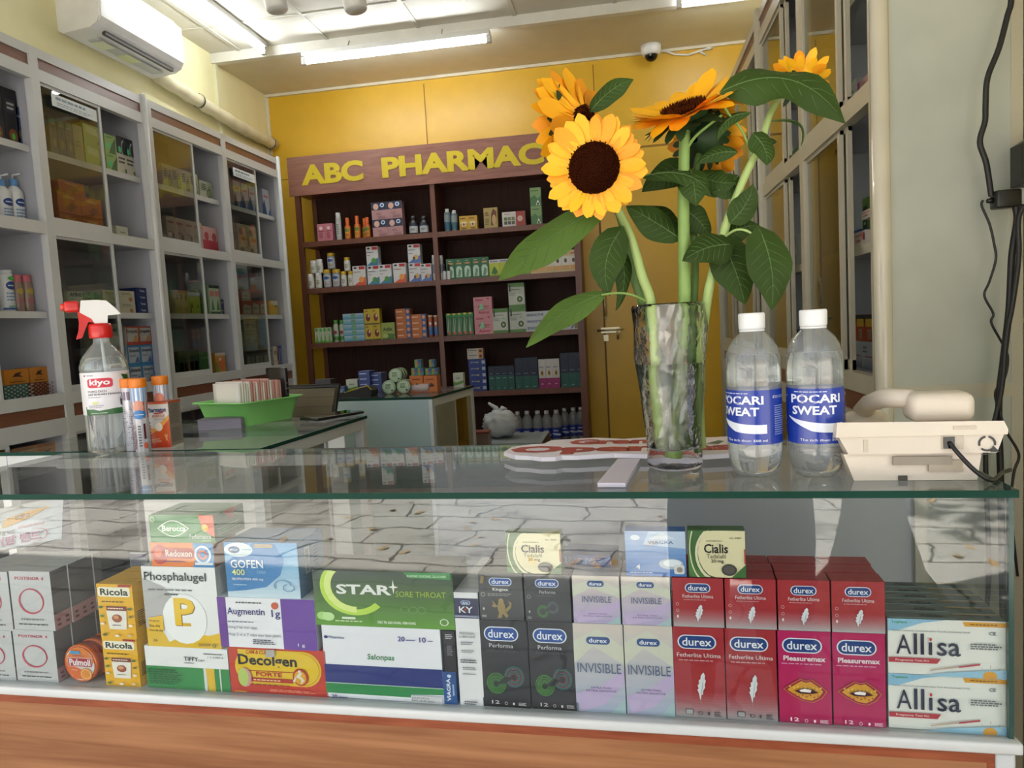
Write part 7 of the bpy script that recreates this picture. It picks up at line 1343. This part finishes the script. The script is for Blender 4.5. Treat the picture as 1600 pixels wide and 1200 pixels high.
shelf_row('redwh', 376, 392, 452, ZC3, 'red and white carton in the far bay', 'red and white cartons', levels=2)
shelf_row('redwh', 393, 417, 470, ZC3, 'reddish small carton in the far bay', 'reddish small cartons', 2)
shelf_row('yelwh', 420, 437, 470, ZC3, 'yellow carton with banana shape in the far bay')
shelf_row('pale', 381, 400, 500, ZC4, 'pale blue flat carton in a stack, far bay', 'pale blue flat cartons in the far bay', levels=5, inset=.13)
shelf_row('greysm', 384, 424, 547, ZC4, 'grey small carton on the far bay floor', 'grey small cartons', 3, depth=.05)
shelf_row('whorange', 427, 434, 541, ZC4, 'slim brownish carton at the far bay right')
shelf_row('bluewh2', 435, 448, 540, ZC4, 'blue and white carton at the far cabinet end', 'blue and white cartons', 2)
# lower cupboard: soft packs seen under the brown band
def pack(px, py, w_, h_, c1, c2, what):
    p = onX(px, py, XC-.12); b_ = B(); bmx = bmesh.new(); bmesh.ops.create_icosphere(bmx, subdivisions=3, radius=1)
    V = [Vector((math.copysign(abs(v.co.x)**.6, v.co.x)*.05, math.copysign(abs(v.co.y)**.5, v.co.y)*w_/2, h_/2+math.copysign(abs(v.co.z)**.6, v.co.z)*h_/2)) for v in bmx.verts]
    b_.add(V, [tuple(q.index for q in f.verts) for f in bmx.faces], M(c1, .35, var=.15), True); bmx.free()
    b_.add([Vector((.0515, -w_*.3, h_*.25)), Vector((.0515, w_*.3, h_*.2)), Vector((.0515, w_*.32, h_*.45)), Vector((.0515, -w_*.28, h_*.5))], [(0, 1, 2, 3)], M(c2, .35, var=0))
    p.y = min(p.y, 2.335-w_/2)
    return tag(b_.build('soft_pack', loc=(XC-.12, p.y, .0265+0*(p.z))), what, 'pack'), p.z
for px, w_, h_, c1, c2, what in ((-6, .12, .86, '8a8a70', '2a5a7a', 'olive and blue soft pack in the lower cupboard at left'), (36, .13, .84, 'a8aca8', '3a78a8', 'white and blue soft pack in the lower cupboard'), (92, .10, .83, 'a88088', '7a2a4a', 'pink soft pack in the lower cupboard beside the post')):
    o, z_ = pack(px, 700, w_, .09, c1, c2, what); 
    o.location.z = CZ-.42
sh = B(); sh.box(XC-.3, XC-.04, 1.77, 2.93, CZ-.43, CZ-.4215, M('a9aab2', .4)); o = sh.build('shelf', CAB_A); o.location = (-XC, -1.74, 0)
# right cabinets
shelf_row('whpr', 1319, 1338, 131, ZC2, 'white carton with magenta edge, right cabinet upper bay', None, side=-1)
shelf_row('pinkface', 1340, 1358, 122, ZC2, 'carton with pink portrait, right cabinet upper bay', None, side=-1, inset=.06)
shelf_row('whredc', 1334, 1352, 362, ZC3, 'white carton with red letters, right cabinet', 'white red letter cartons', side=-1, inset=.05, levels=1)
shelf_row('whredc', 1346, 1364, 332, ZC3+.06, 'white carton with red letters stacked on top', None, side=-1, inset=.055)
shelf_row('bluewh2', 1322, 1343, 362, ZC3, 'navy carton lying in the right cabinet', None, side=-1, inset=.12)
shelf_row('lime2', 1336, 1357, 312, ZC3, 'lime and black carton at the back of right cabinet', None, side=-1, inset=.16, depth=.05)
shelf_row('whgr2', 1320, 1334, 318, ZC3, 'white upright carton at the back of right cabinet', None, side=-1, inset=.17, depth=.05)
shelf_row('whlav', 1328, 1366, 533, ZC4, 'white lavender carton at the right cabinet bottom', 'white lavender cartons', 2, side=-1, inset=.09)
hq = onX(1345, 533, XD+.09).z
shelf_row('kids', 1326, 1366, 492, hq+.001, 'red brown carton with yellow top, right cabinet', 'red brown cartons in the right cabinet', 3, side=-1, inset=.09)
shelf_row('whpr', 1237, 1246, 368, ZC3, 'white carton stack in the right cabinet second bay', 'white cartons in the second right bay', 1, side=-1, levels=2, inset=.1)
shelf_row('mint', 1234, 1252, 232, ZC2, 'green and white carton in the right cabinet upper bay', None, side=-1, inset=.08)
shelf_row('bluew', 1230, 1246, 515, ZC4, 'dark blue carton low in the right cabinet', None, side=-1, inset=.1)
# ================================================================== outside, seen mirrored in the front glass
BARK = wood('bark', '4e483e', 'a39a88', (1, 1, .6), .9, 14, 1.5, spec=.1)
t = thing('street_tree', 'grey barked street tree on the pavement mirrored in the counter glass', 'tree', (.66, -1.25, 0))
h = B(); n = 28; prof = [(.36, 0), (.26, .06), (.17, .18), (.115, .4), (.095, .8), (.09, 1.6), (.085, 2.4)]
h.lathe(prof, BARK, n, caps=False, fn=lambda r, a, z: r*(1+.08*math.sin(a*5+z*3)+.05*math.sin(a*11+z*9))); h.build('trunk', t)
rnd = random.Random(11)
for k in range(5):
    a = 2*PI*k/5+.4; h = B(); h.tube([(0, 0, 2.2), (.35*math.cos(a), .35*math.sin(a), 2.9), (1.0*math.cos(a), .9*math.sin(a), 3.6)], [.06, .045, .02], BARK, 8); h.build('branch', t)
h = B(); V = []; Fc = []
for k in range(900):
    a = rnd.uniform(0, 2*PI); r = 1.7*math.sqrt(rnd.random()); z = 3.4+rnd.uniform(-.5, .9)*(1-(r/1.9)**2)+.2; c_ = Vector((r*math.cos(a), r*math.sin(a)*.9-.2, z)); s = rnd.uniform(.07, .13)
    e1 = Vector((rnd.uniform(-1, 1), rnd.uniform(-1, 1), rnd.uniform(-.4, .4))).normalized()*s; e2 = e1.orthogonal().normalized()*s*.55; i = len(V); V += [c_-e1, c_+e2, c_+e1, c_-e2]; Fc.append((i, i+1, i+2, i+3))
h.add(V, Fc, M('3f5c2a', .6, var=.2)); h.build('foliage', t)
# fallen leaves on the pavement
h = B(); V = []; Fc = []
for k in range(60):
    c_ = Vector((rnd.uniform(-2.5, 1.6), rnd.uniform(-3.2, -.5), .004)); a = rnd.uniform(0, 6.3); s = rnd.uniform(.03, .06); e1 = Vector((math.cos(a), math.sin(a), .1))*s; e2 = Vector((-math.sin(a), math.cos(a), .05))*s*.5; i = len(V); V += [c_-e1, c_+e2, c_+e1+Vector((0, 0, .01)), c_-e2]; Fc.append((i, i+1, i+2, i+3))
h.add(V, Fc, M('9a7a4c', .8, var=.2)); o = h.build('fallen_leaves'); o['kind'] = 'stuff'; o['label'] = 'dry fallen leaves scattered over the grey pavement'; o['category'] = 'leaves'
# the photographer, who shows only as a dark mirrored figure
PX, PY = .145, -.42
def skinned(name, verts, edges, radii, mat, parent, sub=2):
    me = bpy.data.meshes.new(name); me.from_pydata([Vector(v) for v in verts], edges, []); o = bpy.data.objects.new(name, me); COL.objects.link(o)
    me.materials.append(mat); sk = o.modifiers.new('skin', 'SKIN'); ss = o.modifiers.new('sub', 'SUBSURF'); ss.levels = sub; ss.render_levels = sub
    for i, r in enumerate(radii): d_ = me.skin_vertices[0].data[i]; d_.radius = r if isinstance(r, tuple) else (r, r)
    me.skin_vertices[0].data[0].use_root = True; sk.use_smooth_shade = True; o.parent = parent; return o
SKIN = M('b08060', .55, var=.04); SHIRT = M('777e8e', .8, var=.08); TRS = M('3c4354', .8, var=.08); HAIR = M('15110e', .5)
t = thing('person', 'person in dark clothes photographing the counter, seen only mirrored', 'person', (PX, PY, 0), 0)
body_v = [(0, 0, .90), (0, 0, 1.03), (0, .005, 1.17), (0, .01, 1.32), (0, .01, 1.40), (0, .02, 1.46), (0, .03, 1.52), (0, .035, 1.60),
          (-.10, 0, .86), (-.115, .01, .48), (-.12, -.01, .09), (-.125, .13, .035), (.10, 0, .86), (.115, .01, .48), (.12, -.01, .09), (.125, .13, .035),
          (-.17, .0, 1.37), (-.25, .04, 1.14), (-.22, .19, 1.19), (-.255+.0, .26, 1.20), (.17, .0, 1.37), (.23, .05, 1.14), (.06, .20, 1.17), (-.04, .27, 1.19)]
body_e = [(0, 1), (1, 2), (2, 3), (3, 4), (4, 5), (5, 6), (6, 7), (0, 8), (8, 9), (9, 10), (10, 11), (0, 12), (12, 13), (13, 14), (14, 15), (3, 16), (16, 17), (17, 18), (18, 19), (3, 20), (20, 21), (21, 22), (22, 23)]
body_r = [(.15, .1), (.13, .09), (.15, .1), (.15, .09), (.06, .05), (.052, .052), (.075, .085), (.07, .085), .085, .058, .04, (.045, .03), .085, .058, .04, (.045, .03), .055, .042, .032, .028, .055, .042, .032, .028]
skinned('body', body_v, body_e, body_r, SKIN, t)
cl_v = [(0, 0, .40), (0, 0, .62), (0, 0, .84), (0, 0, .96), (0, 0, 1.06), (0, .005, 1.2), (0, .01, 1.34), (0, .012, 1.395), (-.17, 0, 1.37), (-.245, .03, 1.17), (.17, 0, 1.37), (.23, .04, 1.17)]
skinned('coat', cl_v, [(0, 1), (1, 2), (2, 3), (3, 4), (4, 5), (5, 6), (6, 7), (6, 8), (8, 9), (6, 10), (10, 11)], [(.19, .14), (.19, .14), (.185, .13), (.175, .12), (.155, .11), (.17, .12), (.165, .11), (.07, .06), .072, .06, .072, .06], SHIRT, t)
tr_v = [(0, 0, .93), (0, 0, .82), (-.11, 0, .78), (-.12, .01, .48), (-.122, -.01, .12), (.11, 0, .78), (.12, .01, .48), (.122, -.01, .12)]
skinned('trousers', tr_v, [(0, 1), (1, 2), (2, 3), (3, 4), (1, 5), (5, 6), (6, 7)], [(.175, .12), (.18, .13), .12, .1, .085, .12, .1, .085], TRS, t)
h = B(); h.lathe([(0, -.0), (.085, .0), (.095, .01), (.098, .05), (.07, .09), (0, .105)], HAIR, 20, c=(0, .012, 1.605), caps=False); h.lathe([(0, -.07), (.07, -.05), (.086, 0), (.088, .03), (0, .05)], HAIR, 18, c=(0, -.012, 1.59), caps=False); h.build('hair', t)
h = B(); 
for sx in (-.032, .032): h.lathe([(0, 0), (.011, .002), (.008, .008), (0, .009)], M('e8e4dc', .3), 12, T=Matrix.Translation((sx, .118, 1.575)) @ Matrix.Rotation(-PI/2, 4, 'X'), caps=False); h.lathe([(0, 0), (.005, .001), (0, .002)], HAIR, 10, T=Matrix.Translation((sx, .1275, 1.575)) @ Matrix.Rotation(-PI/2, 4, 'X'), caps=False)
h.add([Vector(v) for v in ((-.012, .118, 1.535), (.012, .118, 1.535), (0, .142, 1.54), (0, .12, 1.585))], [(0, 1, 2), (0, 2, 3), (2, 1, 3)], SKIN, True)
h.tube([(-.025, .112, 1.508), (0, .12, 1.505), (.025, .112, 1.508)], .004, M('8a4a40', .5), 6)
for sx in (-1, 1): h.bbox(sx*.088-.008, sx*.088+.008, .01, .04, 1.545, 1.6, SKIN, .005)
h.build('face', t)
# fingers around the phone (phone centre just behind the picture's view point)
ph = Vector((-PX-.0, -PY-.03, 1.215))       # local: phone slab
for sx in (-1, 1):
    wx = ph.x+sx*.055+(.0 if sx < 0 else .0)
    root = Vector((-.255, .26, 1.20)) if sx < 0 else Vector((-.04, .27, 1.19))
    hv = [root, Vector((ph.x+sx*.098, ph.y-.045, 1.195)), Vector((ph.x+sx*.092, ph.y-.02, 1.20))]
    skinned('palm', hv, [(0, 1), (1, 2)], [.028, (.03, .02), (.026, .014)], SKIN, t, 1)
    for f, (dz, ln) in enumerate(((.03, .9), (.012, 1.0), (-.006, .95), (-.022, .78))):
        a = Vector((ph.x+sx*.094, ph.y-.02, 1.2+dz)); b1 = a+Vector((-sx*.0, .022*ln, .004)); c1 = b1+Vector((-sx*.018*ln, .010, .002)); skinned('finger', [a, b1, c1], [(0, 1), (1, 2)], [.009, .0085, .007], SKIN, t, 1)
    a = Vector((ph.x+sx*.088, ph.y-.035, 1.19)); skinned('thumb', [a, a+Vector((-sx*.018, -.006, .022)), a+Vector((-sx*.034, .008, .034))], [(0, 1), (1, 2)], [.011, .010, .008], SKIN, t, 1)
h = B(); h.bbox(-.078, .078, -.004, .004, -.037, .037, M('121214', .3), .003); tag(h.build('smartphone', loc=(0, -.032, 1.215)), 'black phone held up by the mirrored person', 'phone')
